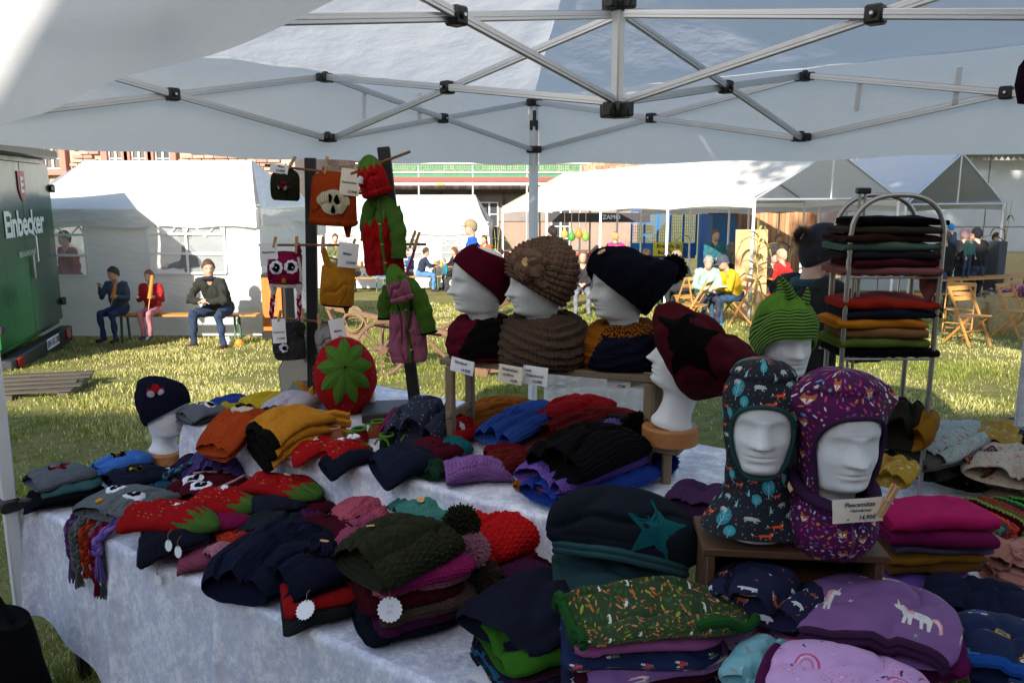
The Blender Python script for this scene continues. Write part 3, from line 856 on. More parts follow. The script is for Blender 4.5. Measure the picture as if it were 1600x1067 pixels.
def horse(a, x, y, s, fl, body=(.72, .68, .66), mane=(.70, .36, .35)):
    fill(a, place(TAIL, x, y, s, fl), mane); fill(a, place(HORSE, x, y, s, fl), body); fill(a, place(MANE, x, y, s, fl), mane)
    fill(a, place([(-.6, .25), (-.8, .25), (-.95, .0), (-.98, -.25), (-.86, 0), (-.7, .15)], x, y, s, fl), (.8, .62, .6))
    fill(a, place([(.66, .66), (.76, .95), (.74, .6)], x, y, s, fl), (.8, .7, .45))
    for q in (-.45, -.17, .25, .47): fill(a, place([(q-.05, -.6), (q-.05, -.52), (q+.05, -.52), (q+.05, -.6)], x, y, s, fl), (.15, .1, .12))
    for q in ((-.1, .2), (0, .14), (-.2, .15), (-.05, .08)): fill(a, ell(*place([q], x, y, s, fl)[0], s*.03, s*.03), (.4, .4, .45))
def tractor(a, x, y, s, fl, col):
    fill(a, place(TRACT, x, y, s, fl), col); fill(a, place([(.02, .25), (.04, .48), (.36, .48), (.38, .25)], x, y, s, fl), (.1, .12, .2))
    for wx, r in ((-.42, .2), (.38, .3)):
        c = place([(wx, -.2)], x, y, s, fl)[0]; fill(a, ell(*c, s*r, s*r), (.05, .05, .06)); fill(a, ell(*c, s*r*.6, s*r*.6), (.7, .7, .7)); fill(a, ell(*c, s*r*.2, s*r*.2), (.1, .1, .1))
def roundtree(a, x, y, s, col, tr):
    fill(a, ell(x, y+s*.3, s*.5, s*.55), col); fill(a, [(x-s*.03, y-s*.5), (x+s*.03, y-s*.5), (x+s*.015, y+s*.6), (x-s*.015, y+s*.6)], tr)
    for k in (-1, 1):
        for q in (0, .25): fill(a, [(x, y+s*q), (x+k*s*.3, y+s*(q+.3)), (x+k*s*.32, y+s*(q+.27)), (x, y+s*(q-.04))], tr)
def flower(a, x, y, s, col, n=5, c=(.8, .6, .1)):
    for k in range(n):
        t = 2*PI*k/n; fill(a, ell(x+s*.6*math.cos(t), y+s*.6*math.sin(t), s*.5, s*.28, t, 8), col)
    fill(a, ell(x, y, s*.25, s*.25, 0, 8), c)
def leafp(a, x, y, s, r, col): fill(a, ell(x, y, s, s*.38, r, 8), col)
def printed(name, a, tile, rough=.9, ys=1.0):
    n = a.shape[0]; im = bpy.data.images.new(name, n, n, float_buffer=True); im.colorspace_settings.name = 'Linear Rec.709'
    px = np.ones((n, n, 4), np.float32); px[..., :3] = a; im.pixels.foreach_set(px.ravel()); im.pack()
    t = NT(name); mp = t.n('ShaderNodeMapping'); t.l(t.uv(), mp.inputs[0]); mp.inputs['Scale'].default_value = (1/tile, 1/tile/ys, 1)
    x = t.n('ShaderNodeTexImage'); x.image = im; t.l(mp.outputs[0], x.inputs[0])
    f = t.noise(20, 4, t.obj()); mm = t.n('ShaderNodeMix', data_type='RGBA', blend_type='MULTIPLY'); mm.inputs[0].default_value = 1
    t.l(x.outputs[0], mm.inputs[6]); t.l(t.ramp(f, [(.3, (.85, .85, .85)), (.7, (1, 1, 1))]), mm.inputs[7])
    t.l(mm.outputs[2], t.b.inputs['Base Color']); t.b.inputs['Roughness'].default_value = rough; t.b.inputs['Specular IOR Level'].default_value = .15
    t.bump(t.noise(300, 2, t.uv()), .0006); return t.m
def scatter(rs, n, dmin):
    pts = []
    for _ in range(n*40):
        p = (rs.random(), rs.random())
        if all(min(abs(p[0]-q[0]), 1-abs(p[0]-q[0]))**2+min(abs(p[1]-q[1]), 1-abs(p[1]-q[1]))**2 > dmin**2 for q in pts):
            pts.append(p)
            if len(pts) >= n: break
    return pts
def make_prints():
    pr = {}; rs = random.Random(11)
    a = canvas((.018, .021, .030)); TE = (.02, .22, .27); RD = (.68, .09, .02); GY = (.42, .45, .47); LB = (.25, .5, .56)
    for x, y, k in ((.2, .2, 0), (.62, .72, 0), (.55, .2, 1), (.15, .75, 1), (.85, .3, 2), (.38, .5, 2), (.85, .85, 3), (.4, .95, 3), (.8, .55, 4), (.1, .48, 5), (.6, .45, 5), (.28, .33, 2), (.7, .08, 1), (.05, .06, 4), (.48, .64, 3), (.93, .67, 5), (.3, .85, 4)):
        if k == 0: roundtree(a, x, y, .22, TE, LB)
        elif k == 1: fox(a, x, y, .13, rs.choice((1, -1)), RD)
        elif k == 2: fill(a, place(BADG, x, y, .14, rs.choice((1, -1))), GY); fill(a, place([(.3, .05), (.7, .04), (.7, 0), (.3, .0)], x, y, .14), (.05, .05, .06))
        elif k == 3: fox(a, x, y, .10, -1, RD)
        elif k == 4: roundtree(a, x, y, .14, (.03, .3, .34), LB)
        else: fill(a, place([(-.3, -.5), (0, .7), (.3, -.5)], x, y, .09), LB)
    for p in scatter(rs, 90, .055): leafp(a, *p, .013, rs.random()*3, rs.choice((TE, RD, GY, LB)))
    pr['fox'] = printed('fox_forest_print', a, .155)
    a = canvas((.075, .010, .07)); cols = [(.55, .03, .22), (.08, .32, .55), (.55, .22, .02), (.65, .62, .62), (.03, .11, .05), (.28, .05, .3), (.5, .06, .1)]
    for p in scatter(rs, 190, .045):
        c = rs.choice(cols); k = rs.random()
        if k < .5: leafp(a, *p, .018+.012*rs.random(), rs.random()*3, c)
        elif k < .8: flower(a, *p, .016+.01*rs.random(), c)
        else: fill(a, ell(*p, .012, .012, 0, 6), c)
    for p in scatter(rs, 7, .25):
        fill(a, place([(-.5, .1), (-.45, .6), (-.15, .35), (.15, .35), (.45, .6), (.5, .1), (0, -.5)], *p, .10), (.42, .12, .04)); fill(a, place([(-.4, .05), (-.1, .1), (0, -.45)], *p, .10), (.75, .7, .66)); fill(a, place([(.4, .05), (.1, .1), (0, -.45)], *p, .10), (.75, .7, .66))
    pr['flower'] = printed('plum_flower_fox_print', a, .22)
    a = canvas((.03, .055, .022)); cols = [(.12, .2, .02), (.3, .36, .03), (.45, .15, .03), (.03, .11, .03), (.24, .10, .04), (.5, .2, .1)]
    for p in scatter(rs, 230, .04): leafp(a, *p, .016+.02*rs.random(), rs.random()*3, rs.choice(cols))
    for p in scatter(rs, 9, .2): fill(a, place(BADG, *p, .06, rs.choice((1, -1)), rs.random()), (.68, .68, .62)); 
    for p in scatter(rs, 8, .2): fox(a, *p, .06, rs.choice((1, -1)), (.45, .16, .04))
    pr['green'] = printed('green_woodland_print', a, .22)
    a = canvas((.012, .014, .04)); cols = [(.5, .5, .55), (.3, .07, .03), (.1, .2, .25), (.4, .4, .45), (.25, .12, .3)]
    for p in scatter(rs, 70, .07): leafp(a, *p, .012, rs.random()*3, rs.choice(cols))
    for p in scatter(rs, 9, .2): fill(a, place(BADG, *p, .09, rs.choice((1, -1)), rs.random()-.5), (.55, .55, .58))
    for p in scatter(rs, 7, .2): fox(a, *p, .07, rs.choice((1, -1)), (.35, .09, .03))
    pr['navy'] = printed('navy_animal_print', a, .26)
    a = canvas((.20, .095, .25))
    for x, y, f in ((.22, .72, -1), (.75, .74, 1), (.48, .25, 1), (.97, .26, -1)): horse(a, x, y, .15, f)
    for p in scatter(rs, 10, .2): flower(a, *p, .016, rs.choice(((.6, .6, .7), (.12, .25, .2))), 5, (.6, .6, .6))
    pr['horse'] = printed('unicorn_print', a, .27, ys=1.5)
    a = canvas((.56, .34, .62))
    for p in scatter(rs, 9, .25): 
        for q in scatter(rs, 26, .12): fill(a, ell(p[0]+(q[0]-.5)*.16, p[1]+(q[1]-.5)*.13, .005, .005, 0, 6), (.62, .12, .16))
    for p in scatter(rs, 16, .17):
        c = rs.choice(((.04, .04, .06), (.08, .05, .08))); fill(a, place([(-.5, .2), (-.2, .3), (0, 0), (.4, 0), (.6, -.3), (.1, -.3), (-.3, -.1)], *p, .05, rs.choice((1, -1)), rs.random()*2), c)
    for p in scatter(rs, 6, .27):
        for r, c in ((.075, (.5, .08, .25)), (.06, (.62, .4, .6)), (.045, (.5, .2, .4)), (.03, (.6, .36, .62))):
            fill(a, [(p[0]+r*math.cos(t), p[1]+r*math.sin(t)*1.2) for t in np.linspace(0, PI, 12)], c)
    for p in scatter(rs, 40, .09): fill(a, ell(*p, .007, .007, 0, 6), rs.choice(((.1, .06, .1), (.7, .2, .3), (.75, .6, .75))))
    pr['rainbow'] = printed('pastel_rainbow_print', a, .27)
    a = canvas((.012, .02, .065)); cols = [(.5, .05, .04), (.55, .25, .02), (.05, .2, .5), (.12, .2, .08), (.45, .3, .05)]
    i = 0
    for x, y in ((.15, .15), (.5, .22), (.85, .12), (.3, .5), (.68, .55), (.08, .82), (.45, .84), (.82, .86), (.97, .48)): tractor(a, x, y, .13, rs.choice((1, -1)), cols[i % 5]); i += 1
    pr['tractor'] = printed('tractor_print', a, .22)
    def floral(name, bg, cols, tile, n=60, s=.04):
        a = canvas(bg)
        for p in scatter(rs, n*2, .05): leafp(a, *p, s*.6, rs.random()*3, rs.choice(cols[2:]))
        for p in scatter(rs, n//3, .13): flower(a, *p, s, rs.choice(cols[:2]), 5, (.4, .2, .05))
        return printed(name, a, tile)
    pr['fl_mint'] = floral('mint_floral_print', (.30, .36, .33), [(.45, .06, .06), (.55, .28, .28), (.06, .10, .12), (.5, .5, .45), (.12, .25, .2)], .18)
    pr['fl_must'] = floral('mustard_floral_print', (.35, .22, .02), [(.45, .08, .1), (.6, .45, .3), (.1, .15, .08), (.4, .3, .2)], .16)
    pr['fl_beige'] = floral('beige_floral_print', (.45, .38, .30), [(.5, .15, .07), (.55, .4, .3), (.1, .14, .1), (.35, .2, .12)], .2)
    pr['fl_navy'] = floral('navy_floral_print', (.015, .018, .035), [(.3, .06, .08), (.4, .35, .35), (.05, .1, .12), (.2, .22, .25)], .18)
    pr['apple'] = floral('apple_print', (.018, .010, .010), [(.5, .06, .05), (.55, .12, .08), (.5, .3, .25), (.08, .1, .04)], .12, 60, .05)
    a = canvas((.085, .085, .075))
    for p in scatter(rs, 130, .055): leafp(a, *p, .011, rs.random()*3, rs.choice(((.5, .5, .48), (.4, .4, .42), (.45, .3, .1))))
    pr['confetti'] = printed('grey_confetti_print', a, .16)
    a = canvas((.17, .03, .035))
    for i in range(12):
        for j in range(12): leafp(a, (i+.5*(j % 2))/12, (j+.5)/12, .014, .6, (.6, .5, .45))
    pr['dots'] = printed('maroon_dash_print', a, .10)
    a = canvas((.02, .025, .05))
    for p in scatter(rs, 60, .07): fill(a, ell(*p, .010, .010, 0, 6), (.5, .45, .3))
    pr['stars'] = printed('navy_star_print', a, .16)
    a = canvas((.18, .42, .47))
    for p in scatter(rs, 9, .22): fill(a, place(BADG, *p, .08, 1, rs.random()*3), (.25, .27, .3))
    for p in scatter(rs, 30, .1): leafp(a, *p, .018, rs.random()*3, rs.choice(((.35, .3, .15), (.5, .55, .55), (.2, .2, .25))))
    pr['turq'] = printed('turquoise_animal_print', a, .2)
    a = canvas((.02, .13, .17))
    for i in range(12): fill(a, [(0, i/12), (1, i/12), (1, i/12+.03), (0, i/12+.03)], (.25, .42, .45))
    pr['stripe'] = printed('teal_stripe_print', a, .1)
    return pr
PR = make_prints()
# ================================================================== builders for knitwear
def spow(x, p): return math.copysign(abs(x)**p, x)
def tri(x): x = x % 1; return 1-abs(2*x-1)
PATS = {
    'bobble': lambda u, v, s: (abs(math.sin(PI*(u/s+.5*(math.floor(v/s) % 2))))*abs(math.sin(PI*v/s)))**.7,
    'rib': lambda u, v, s: .5+.5*math.cos(2*PI*u/s),
    'ribv': lambda u, v, s: .5+.5*math.cos(2*PI*v/s),
    'chev': lambda u, v, s: .5+.5*math.cos(2*PI*(v/s+2.2*tri(u/(7*s)))),
    'braid': lambda u, v, s: abs(math.sin(PI*(u/s)))*(.55+.45*math.sin(2*PI*v/s+PI*(math.floor(u/s) % 2))),
    'star': lambda u, v, s: .5*abs(math.sin(PI*u/s))+.5*abs(math.sin(PI*(v/s+.5*u/s))),
}
def onfold(P, lvl):
    """cloth lying past the edge of a table bends down over it"""
    q = P-UO; u = q.dot(UU); v = q.dot(VV); z = P.z
    if lvl == 1:
        e = max(-v, -u)
    elif lvl == 2: e = max(.6-v, .14-u)
    else: return P
    if e > 0: z -= (.22*e+2.2*e*e)*min(1, e/.02)
    return Vector((P.x, P.y, z))
class Flat:
    """a knitted cap lying flat: brim end open, crown end closed"""
    def __init__(s, b, c, z, w, th=.04, seed=0, a=.45, p=2.4, roll=0, pat=None, ps=.014, pa=.003, flare=0, lvl=1, wob=.8, bend=0, vert=None, gap=.5, waves=0, hold=None, upv=None):
        if vert is not None:                     # hanging: vert = (depth, lean towards viewer)
            s.O = at(*b, vert); Cw = at(*c, vert)
            s.ax = (Cw-s.O); s.L = s.ax.length; s.ax.normalize()
            s.up = Vector((.08*math.sin(seed), -1, .05)); s.up = (s.up-s.ax*s.up.dot(s.ax)).normalized(); s.lvl = 0
        else:
            B, Cw = (b.copy(), c.copy()) if isinstance(b, Vector) else (T(*b, z+th*.8), T(*c, z+th*.8)); s.O = Vector((B.x, B.y, z)) if upv is None else B; Cw.z = z if upv is None else Cw.z
            s.ax = Cw-s.O; s.L = s.ax.length; s.ax.normalize(); s.up = Vector((0, 0, 1)); s.lvl = lvl
        s.up = upv.normalized() if upv is not None else s.up; s.up = (s.up-s.ax*s.up.dot(s.ax)).normalized(); s.side = s.ax.cross(s.up).normalized(); s.w = w; s.th = th*1.45; rr_ = random.Random(int(seed*97)+3); s.cr = [(rr_.uniform(-.6, .6), rr_.uniform(-.5, .5), rr_.uniform(.12, .34), rr_.choice((.05, .08, .16))) for _ in range(3)]; s.a = a; s.p = p; s.roll = roll; s.seed = seed
        s.pat = PATS.get(pat); s.ps = ps; s.pa = pa; s.flare = flare; s.wob = wob; s.bend = bend; s.gap = gap; s.waves = waves
    def hw(s, t):
        q = max(0, (t-s.a)/(1-s.a)); h = s.w/2*max(0, 1-q**s.p)**.55
        return h*(1+s.flare*(1-t)**2)*(1-.16*math.exp(-max(0, t)/.05))
    def pt(s, t, ph, sc=1, thk=1, disp=True):
        hw = s.hw(min(1, max(0, t)))*sc; cs, sn = math.cos(ph), math.sin(ph)
        hw *= 1+s.wob*.05*nz(t*3, s.seed*3.1, 1 if cs > 0 else 5)
        tt = min(1, max(0, t))
        prof = (max(0, 1-tt**5))**.5*(.8+.35*math.sin(PI*min(1, tt*1.1)))
        x = hw*spow(cs, .88); zz = s.th*prof*(.5+.5*spow(sn, .85)*thk)
        zz += s.wob*(.009*nz(x*14, t*s.L*14, s.seed)+.006*nz(x*30+4, t*s.L*26, s.seed))*(1 if sn > 0 else .3)
        if s.waves: zz += s.waves*math.sin(x/s.w*9+s.seed)*(1-t)
        if sn > 0 and s.wob:
            zz -= .16*s.th*math.exp(-((tt-.42-.22*cs+.05*math.sin(cs*7+s.seed))/.045)**2)*sn
            for c0, sl, am, wd_ in s.cr: zz -= am*s.th*sn**.5*math.exp(-((cs-c0-sl*(t-.5)-.08*math.sin(t*9+c0*9))/wd_)**2)*min(1, 3.2*(1-tt))*s.wob
        zz += .25*s.th*(.5-abs(cs))*(1 if sn > 0 else .2)*math.exp(-t*4)
        if disp:
            o = 0
            if s.pat: o += s.pa*s.pat(ph/(2*PI)*2.1*s.w+.003*nz(t*9, ph), t*s.L, s.ps)
            if not s.pat: o -= .0028*math.exp(-((t*s.L-.024)/.0035)**2)
            if s.roll and t < s.roll: o += .006*math.sin(PI*min(1, max(0, t)/s.roll))**.5
            x += o*cs; zz += o*max(sn, -.2)
        P = s.O + s.ax*(t*s.L) + s.side*(x+s.bend*t*t*s.w) + s.up*zz
        return onfold(P, s.lvl) if s.lvl else P
    def top(s, t, l):
        l = max(-.97, min(.97, l)); ph = math.acos(spow(l, 1/.88)) if l else PI/2
        P = s.pt(t, ph, disp=True); e = .01
        A = s.pt(t+e, ph)-P; Bv = s.pt(t, ph-.03)-P
        n = Bv.cross(A); n = n.normalized() if n.length > 1e-12 else s.up
        if n.dot(s.up) < 0: n = -n
        return P, n
    def mesh(s, nu=None, nv=None, matfn=None):
        if s.pat:
            nu = nu or int(min(190, 2.1*s.w/s.ps*5)); nv = nv or int(min(90, s.L/s.ps*5))
        nu = nu or 64; nv = nv or 46
        rings = [(.16, .82, -.1), (.05, .90, .55), (-.012, .95, .9)]+[(j/nv, 1, 1) for j in range(nv)]
        vs = []; uv = []; fs = []; mi = []
        per = 2.1*s.w
        for t, sc, tk in rings:
            for i in range(nu):
                ph = 2*PI*i/nu; vs.append(s.pt(t, ph, sc, tk)); uv.append((i/nu*per+.01, t*s.L+.01))
        for j in range(len(rings)-1):
            for i in range(nu):
                i2 = (i+1) % nu; fs.append((j*nu+i, j*nu+i2, (j+1)*nu+i2, (j+1)*nu+i))
                if matfn:
                    t = rings[j+1][0]; ph = 2*PI*(i+.5)/nu; mi.append(matfn(t, math.cos(ph), math.sin(ph)))
                else: mi.append(0)
        k = len(vs); vs.append(s.pt(1, PI/2)); uv.append((.01, s.L)); o = (len(rings)-1)*nu
        for i in range(nu): fs.append((o+i, o+(i+1) % nu, k)); mi.append(matfn(1, 0, 1) if matfn else 0)
        m = MB(); m.add(vs, fs, 0, uv); m.m = mi; return m
def poly_applique(h, poly, t0, l0, mat, name, parent, off=.002, th=.003, rings=3, rot=0, label=None):
    """flat shape sewn on: poly in metres (x across, y brim to crown), star-shaped about its centre"""
    c, q = math.cos(rot), math.sin(rot); poly = [(x*c-y*q, x*q+y*c) for x, y in poly]
    n = len(poly); vs = []; fs = []
    def P(x, y, o):
        t = t0+y/h.L; l = l0+x/max(.01, h.hw(min(.97, max(0, t)))); p, nn = h.top(min(.985, t), l); return p+nn*o
    vs.append(P(0, 0, off+th))
    for k in range(1, rings+1):
        for x, y in poly: vs.append(P(x*k/rings, y*k/rings, off+th*(1 if k < rings else .8)))
    for x, y in poly: vs.append(P(x, y, -.004))
    for i in range(n): fs.append((0, 1+i, 1+(i+1) % n))
    for k in range(rings):
        for i in range(n):
            a, b = 1+k*n+i, 1+k*n+(i+1) % n; fs.append((a, a+n, b+n, b))
    m = MB(); m.add(vs, fs, 0, [(p.x, p.z) for p in vs]); return m.build(name, mat, parent, label=label)
def circ(r, n=16, k=0, amp=0, sx=1): return [((r+amp*math.cos(k*a))*math.cos(a)*sx, (r+amp*math.cos(k*a))*math.sin(a)) for a in np.linspace(0, 2*PI, n, endpoint=False)]
def starp(r, ri=.42, n=5, rot=PI/2): return [((r if i % 2 == 0 else r*ri)*math.cos(rot+PI*i/n), (r if i % 2 == 0 else r*ri)*math.sin(rot+PI*i/n)) for i in range(2*n)]
WW = knit('#d9d9e6', 's', .005); KBLK = knit('#0b0b0e', 'knit', .005)
def button(h, t, l, parent, r=.011, mat=None):
    P, n = h.top(t, l); m = MB(); x = n.orthogonal().normalized(); y = n.cross(x)
    R = Matrix((x, y, n)).transposed()
    vs = []; prof = [(0, .0), (r*.95, 0), (r, .0015), (r, .003), (r*.9, .004), (r*.75, .0033), (0, .0033)]
    q = MB(); q.lathe(prof, 18)
    m.add([R @ Vector(p)+P+n*.004 for p in q.v], q.f); b = m.build('button', mat or WOODL, parent)
    hm = MB()
    for a in (0, PI): 
        q = MB(); q.lathe([(0, 0), (.0016, 0), (.0016, .0006), (0, .0006)], 6, (.0028*math.cos(a), .0028*math.sin(a), .0035)); hm.add([R @ Vector(p)+P+n*.004 for p in q.v], q.f)
    hm.build('button_holes', INK, b); return b
def pompom(c, r, mat, parent, n=1300, mats=None):
    c = Vector(c); rs = random.Random(int(c.x*1000)+int(c.z*777)); m = MB()
    m.lathe([(0, -r*.8), (r*.5, -r*.62), (r*.8, 0), (r*.5, r*.62), (0, r*.8)], 12, c)
    for k in range(n):
        d = Vector((rs.gauss(0, 1), rs.gauss(0, 1), rs.gauss(0, 1))).normalized()
        L = r*(.93+.2*rs.random()); s = d.orthogonal().normalized(); t = d.cross(s); a = rs.random()*6
        s2 = s*math.cos(a)+t*math.sin(a); t2 = d.cross(s2); wv = .0016+.0010*rs.random()
        b = d*L+Vector((rs.gauss(0, 1), rs.gauss(0, 1), rs.gauss(0, 1)-.4))*r*.06
        vs = [c+d*r*.6+s2*wv, c+d*r*.6-s2*wv*.5+t2*wv*.9, c+d*r*.6-s2*wv*.5-t2*wv*.9, c+b+s2*wv*.9, c+b-s2*wv*.5+t2*wv*.8, c+b-s2*wv*.5-t2*wv*.8]
        m.add(vs, [(0, 1, 4, 3), (1, 2, 5, 4), (2, 0, 3, 5), (3, 4, 5)], rs.randrange(len(mats)) if mats else 0)
    return m.build('pompom', mats or mat, parent)
_flats = []
def hat(label, b, c, z, w, mat, th=.04, group=None, cat='hat', name='knitted_hat', matfn=None, nu=None, nv=None, **k):
    k.setdefault('seed', len(_flats)*1.37+.5)
    h = Flat(b, c, z, w, th, **k); _flats.append(h)
    o = h.mesh(nu, nv, matfn).build(name, mat, None, label=label, cat=cat, group=group)
    h.o = o; return h
def braid(pts, r, mats, parent, name='braid', tassel=.07):
    pts = [Vector(p) for p in pts]; n = 40; P = []
    for i in range(n+1):
        f = i/n*(len(pts)-1); k = min(int(f), len(pts)-2); P.append(pts[k].lerp(pts[k+1], f-k))
    m = MB(); mats = mats if isinstance(mats, list) else [mats]
    L = sum((P[i+1]-P[i]).length for i in range(n)); tw = L/.030*PI
    for s in range(3):
        q = []
        for i, p in enumerate(P):
            d = (P[min(n, i+1)]-P[max(0, i-1)]).normalized(); x = Vector((1, .3, 0)); x = (x-d*x.dot(d)).normalized(); y = d.cross(x)
            a = i/n*tw+2*PI*s/3; q.append(p+x*math.cos(a)*r*.75+y*math.sin(2*a)*r*.35)
        m.tube(q, r*.62, 6, m=s % len(mats))
    o = m.build(name, mats, parent)
    if tassel:
        t = MB(); e = P[-1]; rs = random.Random(len(P)+int(e.x*999))
        t.lathe([(0, .008), (r*.8, .005), (r*.9, -.004), (r*.6, -.01), (0, -.012)][::-1], 8, e)
        for k in range(46):
            a = rs.random()*2*PI; q = r*(.2+.9*rs.random())
            t.tube([e+Vector((math.cos(a)*r*.3, math.sin(a)*r*.3, 0)), e+Vector((math.cos(a)*q*.9, math.sin(a)*q*.9, -tassel*.5)), e+Vector((math.cos(a)*q*1.3, math.sin(a)*q*1.2, -tassel*(.85+.25*rs.random())))], .0016, 4, m=rs.randrange(len(mats)))
        t.build('tassel', mats, parent if parent is not None and parent.parent is not None else o if parent is None else parent)
    return o
def eyes(h, parent, spots, r=.026, white=None, scal=True, beak=None, pupil=.6):
    for t, l in spots:
        e = poly_applique(h, circ(r, 28, 9, r*.07 if scal else 0), t, l, white or WW, 'eye', parent, .002, .003)
        poly_applique(h, circ(r*pupil, 16), t, l, KBLK, 'pupil', e, .006, .002, 2)
        poly_applique(h, circ(r*.10, 8), t+.012/h.L*0, l+.02, WW, 'eye_glint', e, .009, .001, 1)
    if beak: poly_applique(h, circ(.013, 12, sx=.75), *beak, knit('#d9992a'), 'beak', parent, .003, .005, 2)
def tractor_app(h, t, l, parent, body, wheel, s=.05, rot=0):
    sh = [(x*s, y*s) for x, y in [(-.75, -.25), (-.8, .12), (-.3, .18), (-.22, .6), (.4, .62), (.5, .2), (.75, .15), (.75, -.3), (0, -.3)]]
    c_, q_ = math.cos(rot), math.sin(rot)
    e = poly_applique(h, sh, t, l, body, 'tractor_badge', parent, .002, .005, 3, rot)
    poly_applique(h, [(x*s, y*s) for x, y in [(-.12, -.1), (-.12, .14), (.2, .14), (.2, -.1)]], t+(.30*s*c_)/h.L, l+(-.30*s*q_+.07*s)/h.hw(t), KBLK, 'cab_window', e, .008, .001, 1, rot)
    for wx, r in ((-.5, .22), (.45, .32)):
        x, y = wx*s, -.3*s; X_, Y_ = x*c_-y*q_, x*q_+y*c_
        a = poly_applique(h, circ(r*s, 14), t+Y_/h.L, l+X_/h.hw(t), KBLK, 'wheel', e, .007, .002, 2)
        poly_applique(h, circ(r*s*.6, 12), t+Y_/h.L, l+X_/h.hw(t), wheel, 'hub', e, .010, .001, 1)

# ------------------------------------------------------------------ polystyrene heads
PROF = [(0, .062, .058, .068), (.010, .064, .060, .070), (.022, .056, .05, .062), (.045, .047, .042, .056), (.07, .046, .040, .058), (.088, .050, .050, .062), (.100, .056, .078, .066), (.113, .060, .090, .070), (.14, .066, .094, .078), (.165, .070, .095, .087), (.19, .073, .0945, .095), (.208, .0755, .093, .100), (.225, .077, .096, .103), (.25, .0775, .095, .104), (.275, .074, .087, .099), (.297, .063, .072, .084), (.313, .047, .052, .063), (.324, .026, .028, .036), (.329, .0, .0, .0)]
def prof(z):
    P = PROF
    if z <= P[0][0]: return P[0][1:]
    for i in range(len(P)-1):
        if z <= P[i+1][0]:
            t = (z-P[i][0])/(P[i+1][0]-P[i][0]); r = []
            for k in (1, 2, 3):
                p0 = P[max(0, i-1)][k]; p1 = P[i][k]; p2 = P[i+1][k]; p3 = P[min(len(P)-1, i+2)][k]
                m1 = (p2-p0)/max(1e-6, P[i+1][0]-P[max(0, i-1)][0])*(P[i+1][0]-P[i][0]); m2 = (p3-p1)/max(1e-6, P[min(len(P)-1, i+2)][0]-P[i][0])*(P[i+1][0]-P[i][0])
                r.append(max(0, (2*t**3-3*t**2+1)*p1+(t**3-2*t**2+t)*m1+(-2*t**3+3*t**2)*p2+(t**3-t**2)*m2))
            return r
    return P[-1][1:]
def gs(x, s): return math.exp(-.5*(x/s)**2)
def head_pt(th, z, nk=0, seed=0, d=1):
    zz = z if z > .085 else z
    hw, f, b = prof(zz); c, s = math.cos(th), math.sin(th)
    yr = f if c > 0 else b
    x = hw*spow(s, .92); y = yr*spow(c, .92)
    dx = 0
    a = th if th < PI else th-2*PI
    if abs(a) < 1.5:
        nose = 0
        if .160 < z < .228:
            q = (z-.172)/.056; nose = .024*max(0, 1-q)**.8*smooth((z-.158)/.016) if q > 0 else .024*smooth((z-.158)/.014)
        dx += nose*gs(a, .15)*d
        dx += .006*gs(a, .28)*gs(z-.170, .008)*d                         # nostrils
        dx -= .011*(gs(a-.40, .17)+gs(a+.40, .17))*gs(z-.206, .012)*d     # sockets
        dx += .006*(gs(a-.42, .11)+gs(a+.42, .11))*gs(z-.204, .008)*d
        dx += .004*(gs(a-.4, .25)+gs(a+.4, .25))*gs(z-.226, .008)*d       # brows
        dx += .006*gs(a, .22)*(gs(z-.149, .005)+.9*gs(z-.136, .005))*d     # lips
        dx -= .004*gs(a, .3)*gs(z-.1425, .0022)*d
        dx -= .005*gs(a, .3)*gs(z-.126, .006)*d
        dx += .006*gs(a, .3)*gs(z-.112, .008)*d
        dx += .004*(gs(a-.75, .25)+gs(a+.75, .25))*gs(z-.175, .016)*d
    dx += .0009*nz(x*40, y*40, z*40+seed)+.0022*nz(x*13, z*13, seed)
    n = Vector((x, y*.8, 0)); n = n.normalized() if n.length > 1e-6 else Vector((0, 0, 1))
    return Vector((x, y, z-nk if z < .09 else z)) + n*dx if z > .09 else Vector((x, y, z*(1+nk/.09)-nk)) + n*dx
def head_matrix(base, yaw, tilt=0, s=1, nk=0, roll=0):
    return Matrix.Translation(Vector(base)) @ Matrix.Rotation(math.radians(yaw), 4, 'Z') @ Matrix.Rotation(math.radians(roll), 4, 'Y') @ Matrix.Rotation(math.radians(tilt), 4, 'X') @ Matrix.Scale(s, 4) @ Matrix.Translation((0, 0, nk))
def foam_head(label, base, yaw, tilt=0, s=1, nk=0, roll=0, det=1.0, group='polystyrene display heads'):
    mx = head_matrix(base, yaw, tilt, s, nk, roll); m = MB()
    zs = list(np.linspace(0, .09, 14))+list(np.linspace(.095, .24, 74))+list(np.linspace(.245, .3285, 24))
    nu = 120; vs = []; fs = []
    # denser round the face
    ths = [2*PI*((i/nu)+.13*math.sin(2*PI*i/nu)/(2*PI)*-2.6) for i in range(nu)]
    for z in zs:
        for th in ths: vs.append(mx @ head_pt(th, z, nk, yaw, det))
    for j in range(len(zs)-1):
        for i in range(nu):
            i2 = (i+1) % nu; fs.append((j*nu+i2, j*nu+i, (j+1)*nu+i, (j+1)*nu+i2))
    k = len(vs); vs.append(mx @ Vector((0, -.01, .329)))
    for i in range(nu): fs.append(((len(zs)-1)*nu+(i+1) % nu, (len(zs)-1)*nu+i, k))
    fs.append(tuple(range(nu)))
    m.add(vs, fs); o = m.build('display_head', FOAM, None, label=label, cat='display head', group=group)
    return mx
